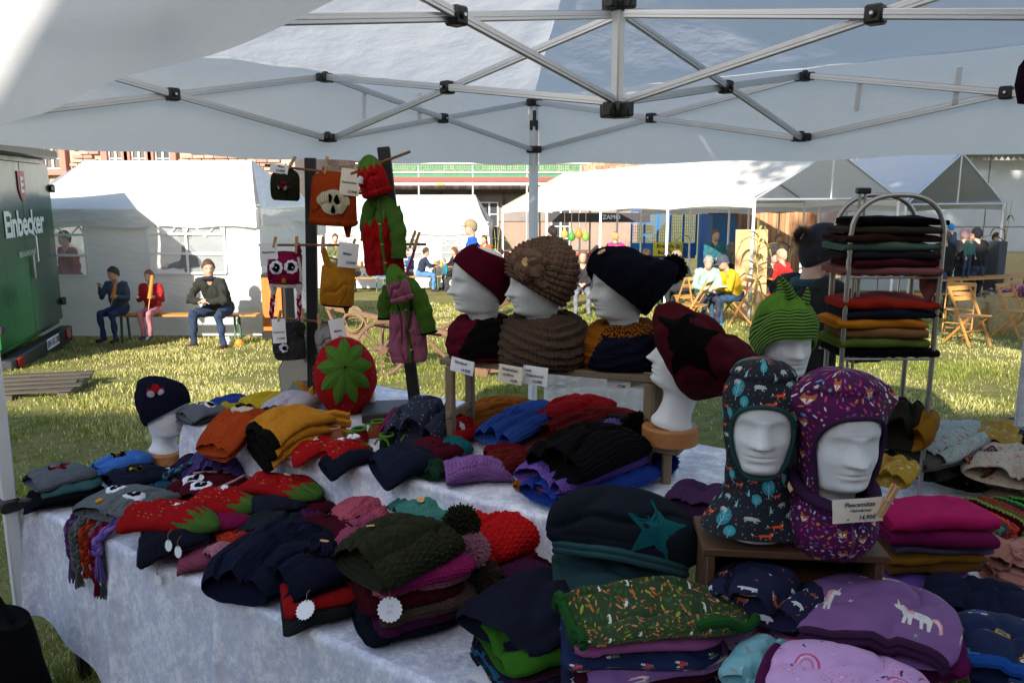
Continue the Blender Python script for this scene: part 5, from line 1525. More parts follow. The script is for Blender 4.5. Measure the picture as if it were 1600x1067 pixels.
# grey stack with red tractor (far left)
hat('navy knitted hat, bottom of the far left stack', (45, 775), (165, 762), B1, .25, k_('#12172c'), .028, GFL, lvl=1)
hat('black beanie in the far left stack', (55, 770), (160, 758), B1+.022, .24, k_('#121318'), .026, GFL, lvl=1)
hat('teal beanie under the grey tractor hat', (62, 762), (160, 745), B1+.042, .23, k_('#3f6a6a', 'rib', .006), .026, GFL, lvl=1)
h = hat('grey knitted hat with red tractor on top of the far left stack', (48, 752), (150, 728), B1+.062, .22, k_('#5d636b', 'rib', .011), .036, GFL, pat='rib', ps=.014, pa=.002, roll=.2, lvl=1)
tractor_app(h, .45, -.05, h.o, RD, k_('#77777a', 's', .004), .044, -1.3)
hat('brown knitted hat beneath the light blue tractor hat', (150, 735), (240, 722), B1, .21, k_('#5f4a38'), .026, GFL, lvl=1)
h = hat('light blue ribbed hat with olive tractor and yellow wheels', (146, 727), (238, 706), B1+.024, .21, k_('#3f72c0', 'rib', .01), .040, GFL, pat='rib', ps=.013, pa=.002, lvl=1)
tractor_app(h, .45, .0, h.o, k_('#4a4a22', 'knit', .005), k_('#d0a81c', 's', .004), .042, -1.3)
hat('royal blue hat under the navy tractor hat', (175, 755), (268, 735), B1, .22, k_('#20407f'), .028, GFL, lvl=1)
h = hat('navy hat with olive tractor and yellow wheel', (172, 752), (270, 730), B1+.022, .21, k_('#141d3c'), .036, GFL, roll=.2, lvl=1)
tractor_app(h, .42, .05, h.o, k_('#4a4a22', 'knit', .005), k_('#d0a81c', 's', .004), .042, -1.3)
# grey owl
hat('plum knitted hat underneath the grey owl hat', (160, 800), (260, 770), B1, .27, k_('#4a1440'), .030, GFL, lvl=1)
hat('pink knitted hat underneath the grey owl hat', (150, 800), (255, 768), B1+.022, .25, k_('#a05070'), .026, GFL, lvl=1)
OWL = k_('#5f6668', 'rib', .009)
h = hat('grey owl hat with white eyes and long braids hanging over the table edge', (150, 800), (252, 757), B1+.042, .27, OWL, .035, GFL, pat='ribv', ps=.013, pa=.0022, a=.75, p=4, lvl=1)
eyes(h, h.o, ((.48, -.42), (.40, .38)), .034, beak=(.12, -.15))
def braids(parent, px0, py0, px1, py1, z0, cols, r=.011, tas=.06, dd=.03):
    q = T(px0, py0, z0); a = onfold(Vector((q.x, q.y, z0)), 1)
    e = q-UO; v = e.dot(VV)
    f = UO+UU*e.dot(UU)-VV*dd; top = Vector((f.x, f.y, Z1+.01))
    r_ = ray(px1, py1); d = f.y; bot = Vector((f.x+.004, f.y-.006, CAMZ+r_.z*d/r_.y))
    m1 = Vector((f.x, f.y, Z1-.03))
    braid([a, top, m1.lerp(bot, .35)+Vector((0, 0, 0)), bot], r, [k_(c, 's', .004) for c in cols], parent, 'braid', tas)
braids(h.o, 128, 790, 122, 868, B1+.06, ('#50355f', '#6a4a86', '#50355f'), .011, .09, .035)
braids(h.o, 140, 796, 128, 890, B1+.06, ('#555c5c', '#4a5252', '#5f6666'), .013, .06, .045)
braids(h.o, 158, 800, 146, 880, B1+.05, ('#8a2c12', '#a23d16', '#7a2410'), .011, .05, .03)
braids(h.o, 178, 806, 160, 905, B1+.05, ('#6a1028', '#8a3050', '#5a0c20'), .012, .06, .035)
braids(h.o, 190, 806, 172, 862, B1+.06, ('#6b53a0', '#55407f', '#7c66ad'), .012, .09, .045)
braids(h.o, 196, 802, 176, 905, B1+.06, ('#555c5c', '#4a5252', '#444c4c'), .012, .06, .03)
# maroon owl and purple owl
hat('magenta knitted hat below the maroon owl hat', (300, 785), (385, 757), B1, .27, k_('#8a1446'), .030, GFL, pat='ribv', ps=.012, pa=.002, lvl=1)
h = hat('maroon owl hat with white ringed eyes and pink drawstring', (292, 776), (372, 738), B1+.028, .29, k_('#4e0818'), .038, GFL, a=.7, p=3.5, lvl=1)
eyes(h, h.o, ((.36, -.42), (.22, .08)), .036)
m = MB(); p = [h.top(t, l)[0]+Vector((0, 0, .008)) for t, l in ((.2, .62), (.5, .72), (.75, .6), (.85, .75), (.7, .9))]; m.tube(p, .005, 6); m.build('pink_cord', k_('#c08a92', 's', .004), h.o)
m = MB(); p = [h.top(t, l)[0]+Vector((0, 0, .008)) for t, l in ((.55, -.75), (.8, -.55), (.95, -.3))]; m.tube(p, .005, 6); m.build('pink_cord', k_('#c08a92', 's', .004), h.o)
hat('dark purple cap between the purple and maroon owl hats', (285, 735), (330, 715), B1, .16, k_('#2c1a44'), .05, GFL, lvl=1)
h = hat('purple owl hat with half closed white eyes lying against the raised table', (330, 742), (372, 696), B1, .25, k_('#4a3a6e', 'rib', .01), .075, GFL, pat='rib', ps=.02, pa=.003, a=.6, lvl=1)
for t, l in ((.62, -.5), (.42, .10)):
    e = poly_applique(h, circ(.033, 24, 7, .003), t, l, WW, 'eye', h.o, .004, .003); poly_applique(h, [(.024*math.cos(a), .020*math.sin(a)) for a in np.linspace(PI, 2*PI, 10)], t, l, KBLK, 'pupil', e, .008, .002, 2)
braid([h.top(.95, 0)[0], h.top(.8, .55)[0]+Vector((0, 0, .02)), h.top(.5, .85)[0]+Vector((0, 0, .01))], .009, [k_('#4a3a6e', 's', .004), k_('#1f7f86', 's', .004), k_('#2a1f45', 's', .004)], h.o, 'braid', .03)
braid([h.top(.15, -.7)[0], h.top(.0, -.9)[0]+Vector((-.03, -.02, .03)), h.top(.0, -.9)[0]+Vector((-.07, -.03, .01))], .010, [k_('#1f7f86', 's', .004), k_('#4a3a6e', 's', .004), k_('#2a1f45', 's', .004)], h.o, 'braid', .03)
ear = h.top(.97, -.2)[0]; m = MB(); m.tube([ear, ear+Vector((-.01, .0, .03)), ear+Vector((-.015, 0, .055))], [.016, .012, .003], 8); m.build('ear_tuft', k_('#4a3a6e', 's', .004), h.o)
# strawberry stacks
def sstack(n, base, cols, top, w, step=.018, dx=(0, 0), name=''):
    z = B1
    for i, (c, lab) in enumerate(cols):
        j = (rnd.random()-.5)*10
        hat(lab, (base[0][0]+j, base[0][1]+6-i*3), (base[1][0]+j, base[1][1]+6-i*3), z, w*(1.02-.02*i), k_(c), .028, GFL, roll=.25, waves=.006, lvl=1); z += step
    return z
z = sstack(0, ((215, 845), (325, 832)), (('#a0527a', 'pink knitted hat at the very bottom of the front strawberry pile'), ('#8a1446', 'raspberry knitted hat low in the front strawberry pile'), ('#8f78ac', 'lilac ribbed hat with paper tags in the front strawberry pile'), ('#14182c', 'navy hat directly under the front strawberry hat')), None, .22)
strawberry('red strawberry hat with white flower topping the front pile beside the owl braids', (208, 798), (338, 815), z-.004, .20, .040, GFL, 7.1, roll=.22, waves=.008, lvl=1)
z = sstack(1, ((312, 812), (402, 800)), (('#1f6f86', 'turquoise hat at the bottom of the middle strawberry pile'), ('#4b1f5a', 'violet knitted hat in the middle strawberry pile'), ('#85124a', 'magenta knitted hat in the middle strawberry pile')), None, .22)
strawberry('red strawberry hat topping the middle pile below the maroon owl', (300, 782), (405, 785), z, .20, .038, GFL, 5.2, roll=.22, waves=.008, lvl=1)
z = sstack(2, ((400, 785), (498, 775)), (('#1f6f86', 'turquoise hat at the bottom of the rear strawberry pile'), ('#bb7a92', 'pale pink hat in the rear strawberry pile'), ('#9c2a60', 'bright pink hat in the rear strawberry pile'), ('#1a2038', 'navy hat under the rear strawberry hat')), None, .22)
strawberry('red strawberry hat topping the rear pile against the raised cloth', (393, 750), (500, 768), z, .20, .036, GFL, 9.4, roll=.22, waves=.008, lvl=1)
# headbands
def band(label, b, c, z, w, col, pat='chev', th=.028, ps=.012, group='twisted knitted headbands', **k):
    h = Flat(b, c, z, w, th, len(_flats)*1.1+.3, .97, 8, pat=pat, ps=ps, pa=.0035, lvl=k.get('lvl', 1), wob=1.2); _flats.append(h)
    f0 = h.hw
    h.hw = lambda t: (h.w/2)*(1-.22*math.exp(-((t-.5)/.16)**2))
    o = h.mesh().build('knitted_headband', k_(col, 'rib', .008), None, label=label, cat='headband', group=group); h.o = o; return h
band('pink chevron headband lying at the front table edge', (283, 872), (388, 862), B1, .16, '#8d4560')
band('orange red headband behind the pink chevron headband', (338, 846), (428, 828), B1, .13, '#a8331f', 'ribv')
band('scarlet headband beside the orange red one', (385, 826), (440, 812), B1+.012, .12, '#a01010', 'rib')
hat('dark slate knitted cap behind the navy beret', (400, 835), (450, 795), B1+.01, .20, k_('#1f2a33'), .04, GFL, pat='rib', ps=.014, pa=.003, lvl=1)
band('coral headband beside the rear strawberry pile', (443, 803), (487, 796), B1+.01, .11, '#c05a3c', 'ribv')
hat('maroon cap lying against the raised cloth behind the black cap', (455, 800), (520, 778), B1, .20, k_('#4e0a1c'), .045, GFL, lvl=1)
hat('small light blue cap corner peeping out by the raised cloth', (508, 792), (535, 776), B1, .10, k_('#3f72c0'), .035, GFL, lvl=1)
hat('black knitted cap between the maroon cap and the salmon cap', (510, 835), (568, 796), B1+.012, .20, k_('#0c0c10'), .045, GFL, lvl=1)
hat('deep red beret behind the navy beret', (475, 850), (548, 808), B1+.01, .24, k_('#480a1c'), .055, GFL, lvl=1)
hat('salmon pink knitted cap below the raised cloth', (545, 822), (605, 782), B1+.01, .23, k_('#a24a5c', 'rib', .01), .06, GFL, pat='ribv', ps=.015, pa=.003, lvl=1)
h = hat('large navy beret at the front edge of the low table', (365, 905), (520, 812), B1, .30, k_('#10173a', 'knit', .006), .085, GFL, a=.3, p=2.0, wob=1.5, lvl=1)
hat('dark grey green cap, bottom of the navy flower hat stack', (440, 945), (572, 925), B1, .24, k_('#262c30'), .03, GFL, pat='rib', ps=.013, pa=.003, lvl=1)
hat('red knitted cap showing under the navy flower hat', (440, 928), (575, 906), B1+.025, .23, k_('#9a1216', 'rib', .008), .028, GFL, roll=.2, lvl=1)
h = hat('navy hat with a knitted flower and wooden button', (435, 902), (558, 864), B1+.048, .25, k_('#0e1433', 'knit', .006), .06, GFL, a=.3, p=2.2, lvl=1)
class FQ:                                   # adapter so that flowers can be sewn on flat hats
    def __init__(s, h, t, l): s.h = h; s.t0 = t; s.l0 = l
    def top(s, t, th): return s.h.top(max(.02, min(.97, s.t0+(t-s.t0)*.24/s.h.L)), s.l0+(th-s.l0)*.105/max(.02, s.h.hw(s.t0)))
flowerpatch(FQ(h, .55, .05), .55, .05, .040, k_('#0e1433', 'crochet', .007), h.o, br=.013)
h = hat('dusky pink crochet hat with a flower and wooden button', (525, 856), (640, 822), B1+.008, .25, k_('#8c3f5c', 'crochet', .009), .055, GFL, pat='star', ps=.016, pa=.004, lvl=1)
flowerpatch(FQ(h, .45, .0), .45, .0, .042, k_('#8c3f5c', 'crochet', .007), h.o, br=.013)
h = hat('teal crochet hat with button and brown pompom', (618, 806), (765, 778), B1+.055, .24, k_('#3f7a70', 'crochet', .009), .06, GFL, pat='star', ps=.017, pa=.006, lvl=1)
button(h, .22, .25, h.o, .013)
pompom(h.pt(.98, PI/2)+Vector((.05, 0, .0)), .040, k_('#3a2c28', 's', .004), h.o, 900, [k_('#3a2c28', 's', .004), k_('#3a2c28', 's', .004), k_('#8d7d74', 's', .004)])
# tall pile with olive pompom hat
pl = [('navy hat at the very bottom of the olive pompom pile', (610, 1000), (735, 985), '#0f1626', .24), ('plum crochet hat low in the olive pompom pile', (575, 985), (740, 962), '#4a1440', .29),
      ('taupe mottled crochet hat in the olive pompom pile', (600, 972), (742, 945), '#4c3b34', .28), ('wine red hat in the olive pompom pile', (600, 960), (730, 935), '#3f0612', .27),
      ('pale pink crochet hat with scalloped tag in the olive pompom pile', (590, 945), (735, 915), '#9c5a68', .27), ('hot pink hat just under the olive pompom hat', (545, 922), (730, 885), '#8e1a58', .27)]
z = B1
for i, (l, b, c, col, w_) in enumerate(pl):
    pc_ = T(655+2*(i % 3), 968, B1)+Vector((.012*((i*7) % 3-1), .012*((i*5) % 3-1), 0)); dd = Vector((.86, .5+.12*((i*3) % 3-1), 0)).normalized(); hh = hat(l, pc_-dd*.15, pc_+dd*.14, z, w_*.9, k_(col, 'crochet', .010), .042, GFL, pat='star', ps=.018, pa=.004, roll=.2, waves=.006, lvl=1); z += .029
    if i == 4: pompom(hh.pt(.9, PI/2)+Vector((.035, .02, .02)), .047, k_('#a06a7e', 's', .004), hh.o, 1500)
    if i == 2: pompom(hh.pt(.97, PI/2)+Vector((.035, .03, .005)), .045, k_('#3d2f29', 's', .004), hh.o, 1300)
h = hat('olive green crochet hat with large pompom on top of the front pile', (560, 878), (712, 818), z, .24, k_('#2a2c1c', 'crochet', .011), .075, GFL, pat='bobble', ps=.018, pa=.007, a=.4, roll=.22, lvl=1)
pompom(h.pt(.985, PI/2)+Vector((.018, .025, .025)), .050, k_('#262818', 's', .004), h.o, 1700)
b2 = Flat((563, 893), (600, 893), z, .1); p, n = h.top(.2, -.3); m = MB(); m.box(p+n*.003, (.022, .007, .002), rz=.2, b=.0005); m.build('wooden_label', WOODL, h.o)
# red pompom hat and pile under it
hat('brown red mottled hat under the red pompom hat', (765, 905), (880, 870), B1, .26, k_('#3a0c10', 'crochet', .01), .04, GFL, pat='star', ps=.017, pa=.004, lvl=1)
hat('mauve crochet hat at the bottom beneath the red pompom hat', (790, 915), (880, 890), B1-.002, .22, k_('#5c2a48', 'crochet', .01), .03, GFL, pat='star', ps=.017, pa=.004, lvl=1)
hat('crimson knitted hat just below the red pompom hat', (750, 862), (885, 826), B1+.03, .26, k_('#6a0a10', 'crochet', .01), .045, GFL, pat='rib', ps=.016, pa=.004, lvl=1)
h = hat('bright red knitted hat with a fluffy red pompom', (742, 842), (868, 798), B1+.062, .25, k_('#b00e10', 'crochet', .010), .075, GFL, pat='bobble', ps=.017, pa=.006, lvl=1)
pompom(h.pt(.98, PI/2)+Vector((.0, .035, .035)), .054, k_('#b00e10', 's', .004), h.o, 1700)
# teal star beanie and stack
for i, (c, l) in enumerate((('#101418', 'charcoal fleece beanie at the very bottom under the teal star beanie'), ('#0b0c10', 'black fleece beanie low under the teal star beanie'), ('#2c1236', 'dark purple fleece beanie under the teal star beanie'), ('#0d3a3e', 'dark teal fleece beanie directly under the star beanie'))):
    pc_ = T(975, 890, .90); hat(l, pc_+Vector((-.19, -.02, 0)), pc_+Vector((.17, -.03, 0)), B1+.040*i, .25, fleece(c), .036, GST, waves=.004, lvl=0)
ob_, oc_ = T(968, 872, B1+.18), T(985, 762, B1+.345); oc_ = oc_+(oc_-Vector((0, 0, CAMZ))).normalized()*.02
h = hat('large dark navy beanie with a teal star leaning against the raised table', ob_, oc_, B1, .41, fleece('#101a26'), .075, GST, roll=.0, a=.3, p=2.0, nu=90, nv=48, lvl=0, wob=.35, upv=Vector((-.1, -.75, .75)))
tl = MB(); ths = [h.pt(.0, math.pi*(1+k/30), 1.0, 1) for k in range(31)]; th2 = [h.pt(.0, math.pi*k/30, 1.0, 1) for k in range(31)]
tl.tube(th2, .010, 8); tl.tube([p+Vector((0, -.004, -.016)) for p in th2], .010, 8); tl.build('teal_cuff', fleece('#0d4a50'), h.o)
poly_applique(h, starp(.082, .45, 5, .3), .36, .42, fleece('#0f4f55'), 'star_patch', h.o, .001, .0015, 8)
# dark navy fleece with green folds
for i, (c, l) in enumerate(((PR['fl_navy'], 'dark floral beanie at the bottom of the left fleece stack'), (fleece('#1f5f7a'), 'petrol blue beanie low in the left fleece stack'), (fleece('#2e0f3c'), 'purple beanie low in the left fleece stack'), (PR['navy'], 'navy animal print beanie in the left fleece stack'), (fleece('#3c2030'), 'plum grey beanie in the left fleece stack'))):
    hat(l, (760+i*3, 1052-i*7), (930, 1010-i*8), B1+.012*i, .27, c, .018, GST, waves=.003, lvl=0)
hat('bright green fleece beanie under the slate blue one', (765, 1005), (940, 965), B1+.062, .27, fleece('#2f5f18'), .042, GST, roll=.3, waves=.004, lvl=0)
h = hat('slate blue jersey beanie over the bright green fold', (770, 985), (930, 890), B1+.098, .29, fleece('#10162a'), .045, GST, a=.35, p=2.0, wob=1.3, nu=70, nv=36, lvl=0)
# green forest hat with stack
st = [('plum fleece hood at the bottom of the woodland stack', fleece('#2c0a38')), ('teal hood in the woodland stack', fleece('#0c2f3a')), ('violet hood near the bottom of the woodland stack', fleece('#35104a')), ('navy animal hood in the woodland stack', PR['navy']), ('wine red hood in the woodland stack', fleece('#380a1e')), ('pale lilac unicorn hood inside the woodland stack', PR['horse']), ('navy tractor hood inside the woodland stack', PR['tractor']), ('pink lined hood just below the woodland print hat', fleece('#8a4a78'))]
z = B1
for i, (l, mt_) in enumerate(st):
    pc_ = T(1015, 962, .965)+Vector((.010*((i*7) % 3-1), .010*((i*5) % 3-1), 0)); dd = Vector((.95, .10+.14*((i*4) % 3-1), 0)).normalized(); hat(l, pc_-dd*.185, pc_+dd*.17, z, .27, mt_, .034, GST, waves=.008, roll=.15, a=.6, lvl=0); z += .0245
h = hat('woodland print hat in dark green with bright green lining', (890, 968), (1165, 935), z, .25, PR['green'], .040, GST, waves=.02, a=.55, p=3, wob=1.2, nu=84, nv=44, lvl=0)
GL = fleece('#1a4a1e')
for k, zz in enumerate((.0, -.014)):
    m = MB(); m.tube([h.pt(-.005, math.pi*q/40)+Vector((0, 0, zz)) for q in range(41)], .0095, 8); m.build('lining', GL, h.o)
m = MB(); m.tube([h.pt(.55+.4*q/20, .25)+Vector((.01, 0, .012+.01*math.sin(q*.3))) for q in range(21)], .011, 8); m.build('lining', GL, h.o)
m = MB(); m.tube([h.pt(.08+.8*q/20, PI-.15)+Vector((0, 0, -.006)) for q in range(21)], .009, 8); m.build('lining', GL, h.o)
# lilac/white printed folds right of it
hat('black fleece cap supporting the navy animal beanie', (1185, 965), (1235, 890), B1+.08, .22, fleece('#0c0c10'), .06, GST, lvl=0)
hat('dark teal fleece cap lowest beneath the navy animal beanie', (1185, 975), (1235, 900), B1, .22, fleece('#0c2226'), .06, GST, lvl=0)
hat('pink and lilac lined cap pressed behind the woodland stack', (1165, 1000), (1215, 940), B1+.07, .22, PR['rainbow'], .05, GST, roll=.2, lvl=0)
hat('dark plum cap behind the woodland stack', (1175, 1020), (1225, 965), B1+.03, .22, fleece('#2a0a20'), .045, GST, roll=.2, lvl=0)
hat('violet fleece cap low behind the woodland stack', (1170, 1045), (1235, 1000), B1, .24, fleece('#34124a'), .04, GST, lvl=0)
h = hat('navy beanie with white animals between the hoods and woodland stack', (1180, 945), (1232, 890), B1+.19, .25, PR['navy'], .06, GST, lvl=0)
hat('pale grey cap with orange foxes tucked beneath the crate', (1140, 905), (1180, 872), B1+.04, .16, PR['fl_beige'], .04, GST, lvl=0)
# unicorn and pastel hats
for i, (l, c) in enumerate((('teal fleece beanie at the very bottom of the unicorn stack', fleece('#0f4a4c')), ('violet fleece beanie near the bottom of the unicorn stack', fleece('#34124a')), ('grey fleece beanie in the lower unicorn stack', fleece('#3a3a44')), ('turquoise printed beanie in the unicorn stack', PR['turq']), ('green woodland beanie in the unicorn stack', PR['green']), ('magenta fleece beanie below the unicorn beanie', fleece('#5a0c44')))):
    pc_ = T(1372, 960, .985); pc_.z = 0; hat(l, pc_+Vector((-.035, -.135, 0)), pc_+Vector((.05, .15, 0)), B1+.034*i, .33, c, .034, GST, waves=.004, lvl=0)
h = hat('mauve beanie printed with white unicorns', (1362, 1003), (1392, 893), B1+.200, .32, PR['horse'], .045, GST, a=.3, p=2.2, wob=.45, nu=80, nv=40, lvl=0)
for zz in (0, -.016):
    m = MB(); m.tube([h.pt(-.01, math.pi*q/40)+Vector((0, 0, zz+.012*math.sin(q/40*PI*2+.6))) for q in range(41)], .010, 8); m.build('plum_lining', fleece('#3a0c3c'), h.o)
hat('turquoise animal print beanie at the bottom front', (1185, 1075), (1262, 1000), B1+.15, .20, PR['turq'], .045, GST, lvl=0)
hat('dark leaf print beanie underneath the pastel beanie', (1250, 1090), (1355, 1030), B1+.10, .30, PR['green'], .05, GST, lvl=0)
hat('rose fleece beanie just under the pastel beanie', (1250, 1085), (1350, 1022), B1+.135, .30, fleece('#96406c'), .035, GST, lvl=0)
h = hat('pastel beanie printed with rainbows, leaves and dots', (1312, 1115), (1352, 1003), B1+.165, .31, PR['rainbow'], .05, GST, a=.3, p=2.4, wob=.4, nu=80, nv=40, lvl=0)
m = MB(); m.tube([h.pt(.08+.45*q/20, PI-.1)+Vector((0, 0, .002)) for q in range(21)], .012, 8); m.build('plum_lining', fleece('#4a0c40'), h.o)
hat('dark blue fleece beanie at the right front corner', (1530, 965), (1530, 900), B1+.05, .26, fleece('#0d1538'), .06, GST, lvl=0)
hat('blue fleece beanie forming the cuff below the tractor beanie', (1575, 1075), (1580, 985), B1+.10, .24, fleece('#143a80'), .05, GST, lvl=0)
h = hat('navy beanie printed with coloured tractors', (1575, 1052), (1580, 950), B1+.145, .24, PR['tractor'], .045, GST, a=.4, wob=.4, lvl=0)
m = MB(); m.tube([h.pt(-.01, math.pi*q/40) for q in range(41)], .014, 8); m.build('blue_cuff', fleece('#174890'), h.o)
hat('teal striped beanie behind the unicorn beanie', (1400, 905), (1450, 875), B1+.03, .22, PR['stripe'], .035, GST, lvl=0)
hat('plain teal fleece beanie beside the wooden box', (1375, 900), (1420, 872), B1+.01, .20, fleece('#0f5560'), .035, GST, lvl=0)
# purple hats behind the star beanie
hat('purple velvet fleece hat between the star beanie and the fox balaclava', (1085, 788), (1128, 760), B2+.075, .20, fleece('#3c0f48'), .05, GST, lvl=0)
hat('magenta fleece hat below the purple velvet hat', (1080, 796), (1130, 776), B2+.04, .20, fleece('#4f1550'), .04, GST, lvl=0)
hat('grey fleece hat under the magenta hat', (1082, 802), (1132, 784), B2, .20, fleece('#6a6a70'), .04, GST, lvl=0)
hat('black cap at the bottom beside the balaclava', (1090, 825), (1130, 800), Z1+.01, .24, fleece('#0e0e12'), .05, GST, lvl=0)

# ================================================================== raised table
hat('grey owl beanie at the left end of the raised table', (290, 652), (350, 636), B2, .19, k_('#5c6066'), .028, GRT, lvl=2)
h = hat('light grey owl beanie with white eyes on the left end', (288, 645), (352, 632), B2+.024, .18, k_('#686c74'), .028, GRT, lvl=2)
eyes(h, h.o, ((.55, .3), (.5, -.35)), .022)
ORG = k_('#9c3a10', 'crochet', .008)
hat('rust orange crochet hat below the fox hat', (332, 680), (425, 655), B2, .22, ORG, .035, GRT, pat='star', ps=.014, pa=.003, lvl=2)
h = hat('orange fox hat with cream muzzle patch on the raised table', (330, 668), (425, 640), B2+.03, .23, ORG, .042, GRT, pat='star', ps=.014, pa=.003, a=.7, p=4, lvl=2)
e = poly_applique(h, circ(.042, 24, 2, .006), .55, -.15, k_('#c9bfa2', 'rib', .008), 'muzzle', h.o, .003, .004)
for dx in (-.3, .12): poly_applique(h, circ(.014, 12), .6, -.15+dx, KBLK, 'eye', e, .009, .003, 2)
for i, (b, c, col, l) in enumerate((((345, 640), (405, 628), '#b79a1c', 'yellow knitted hat lying at the back left of the raised table'), ((335, 632), (410, 620), '#20408c', 'royal blue knitted hat at the back left of the raised table'), ((385, 632), (460, 612), '#c4a81f', 'yellow and grey trimmed hat at the back of the raised table'))):
    hat(l, b, c, B2+.01*i, .17, k_(col), .03, GRT, roll=.2, lvl=0)
h = hat('white knitted unicorn hat with a golden horn', (430, 640), (498, 612), B2+.005, .19, k_('#c2bcc6'), .05, GRT, lvl=0)
p, n = h.top(.75, -.2); m = MB(); m.tube([p, p+Vector((-.01, -.01, .03)), p+Vector((-.05, -.01, .045))], [.018, .013, .002], 10); m.build('horn', k_('#c08a20', 'rib', .006), h.o)
p, n = h.top(.6, .6); m = MB(); m.tube([p, p+n*.02, p+n*.04+Vector((.01, 0, 0))], [.015, .012, .003], 8); m.build('ear', k_('#c08a20', 's', .005), h.o)
YEL = k_('#b8791a', 'crochet', .008); KB2 = k_('#0e0c0a', 'crochet', .007)
for i in range(3):
    fn = (lambda t, cs, sn: 1 if t < .06 else 0)
    h = hat(('bottom', 'middle', 'top')[i]+' one of the three mustard yellow crochet hats with dark brims', (400+i*2, 690-i*13), (520-i*3, 668-i*14), B2+.032*i, .24, [YEL, KB2], .042, GRT, pat='star', ps=.014, pa=.003, a=.6, p=3, roll=.12, matfn=fn, lvl=2)
    q = h.top(.93, .35)[0]; m = MB(); m.tube([q+Vector((-.03, 0, -.01)), q+Vector((.03, -.01, .0)), q+Vector((.085, -.005, -.006))], [.022, .022, .014], 10); m.build('ear_flap', [YEL], h.o)
# strawberries, booties and small things
strawberry('folded strawberry cap at the front edge of the raised table', (455, 700), (545, 690), B2, .15, .030, GRT, 11.3, roll=.25, lvl=2)
h = strawberry('second strawberry cap with white flower at the raised edge', (510, 706), (580, 690), B2+.006, .14, .035, GRT, 13.1, lvl=2)
q = h.top(.6, .0)[0]; 
for k in range(5):
    m = MB(); a = k*1.26; c = q+Vector((.016*math.cos(a), .016*math.sin(a), .010)); m.lathe([(0, -.006), (.008, -.004), (.010, 0), (.008, .004), (0, .006)], 8, c); m.build('petal', WW, h.o)
hat('navy earflap cap hanging slightly over the raised edge', (508, 718), (590, 702), B2, .15, k_('#10142c'), .032, GRT, lvl=2)
hat('navy beret at the edge of the raised table', (590, 725), (690, 708), B2, .22, k_('#121a38'), .055, GRT, a=.3, lvl=2)
hat('maroon cap behind the navy beret', (650, 708), (720, 690), B2, .19, k_('#520c22'), .04, GRT, lvl=0)
def bootie(label, px, py, col, trim, rz):
    p = T(px, py, B2); t = thing('baby_bootie', label, 'baby bootie', (p.x, p.y, B2), rz, 'knitted baby booties')
    m = MB()
    def fn(a, b):
        th = 2*PI*a; z = .055*b; L = (.045-.016*b**2) ; k = max(0, math.cos(th))
        y = L*math.cos(th)*(1+.35*k*(1-b)**1.0) ; x = .026*math.sin(th)*(1-.1*b)*(1-.25*k*(1-b))
        return Vector((x*(.85 if b < .03 else 1), y, z))
    m.grid(fn, 40, 16, cu=True, uvf=lambda u, v: (u*.2, v*.08)); m.f.append(tuple(range(40))[::-1]); m.m.append(0); m.build('sole_and_upper', k_(col, 'crochet', .006), t, local=True)
    m = MB(); m.tube([fn(k/30, 1)+Vector((0, 0, .002)) for k in range(30)], .005, 6, closed=True); m.build('trim', k_(trim, 's', .004), t, local=True)
    m = MB(); m.grid(lambda a, b: fn(a, .35+.6*b)*.9, 20, 3, cu=True); m.build('lining', k_('#0d1410', 's', .004), t, local=True)
    m = MB(); m.tube([Vector((0, .03, .05)), Vector((.015, .05, .052)), Vector((.03, .045, .03))], .004, 6); m.tube([Vector((0, .03, .05)), Vector((-.02, .048, .05)), Vector((-.03, .05, .028))], .004, 6); m.build('lace', k_(trim, 's', .004), t, local=True)
bootie('red baby bootie with green trim', 562, 692, '#8c1518', '#4f7630', 2.6)
bootie('coral baby bootie with green trim behind the red one', 592, 680, '#b0583c', '#4f7630', 2.3)
bootie('dark green baby bootie with leafy laces', 605, 702, '#1d2c1a', '#4f7a2a', 2.9)
bootie('turquoise baby bootie with green laces', 632, 694, '#17808a', '#4f7a2a', 3.6)
bootie('second turquoise baby bootie behind the first', 655, 684, '#17808a', '#4f7a2a', 4.0)
bootie('peach baby bootie near the white flower', 520, 690, '#c07860', '#c07860', 1.4)
hat('navy hat with tiny stars leaning behind the booties', (640, 672), (690, 632), B2, .24, PR['stars'], .10, GRT, lvl=0)
hat('magenta hat folded beside the navy star hat', (608, 672), (640, 640), B2, .09, k_('#85124a'), .06, GRT, lvl=0)
strawberry('strawberry hat with big leaves behind the shelf leg', (745, 660), (655, 690), B2, .20, .05, GRT, 15.7, lvl=0)
def bandr(*a, **k): return band(*a, group='twisted knitted headbands', lvl=2, **k)
bandr('rust knitted headband behind the lilac one', (765, 725), (832, 712), B2, .15, '#5a1a14', 'rib', .04)
bandr('lilac knotted headband on the raised table', (695, 735), (800, 728), B2, .16, '#7d5590', 'chev', .045)
hat('ochre ribbed hat under the shelf', (720, 655), (850, 625), B2+.01, .22, k_('#8c4e12', 'rib', .009), .055, GRT, pat='rib', ps=.013, pa=.003, roll=.0, lvl=0)
hat('cornflower blue cable hat under the shelf', (770, 678), (890, 625), B2+.02, .20, k_('#2c4f9c', 'rib', .01), .055, GRT, pat='braid', ps=.02, pa=.005, lvl=0)
hat('scarlet beret folded under the shelf', (850, 655), (955, 618), B2+.03, .20, k_('#9a0d12', 'rib', .008), .05, GRT, pat='ribv', ps=.02, pa=.003, lvl=0)
hat('brick red ribbed hat at the right under the shelf', (860, 675), (1010, 640), B2+.012, .20, k_('#6a1414', 'rib', .009), .055, GRT, pat='rib', ps=.015, pa=.004, lvl=0)
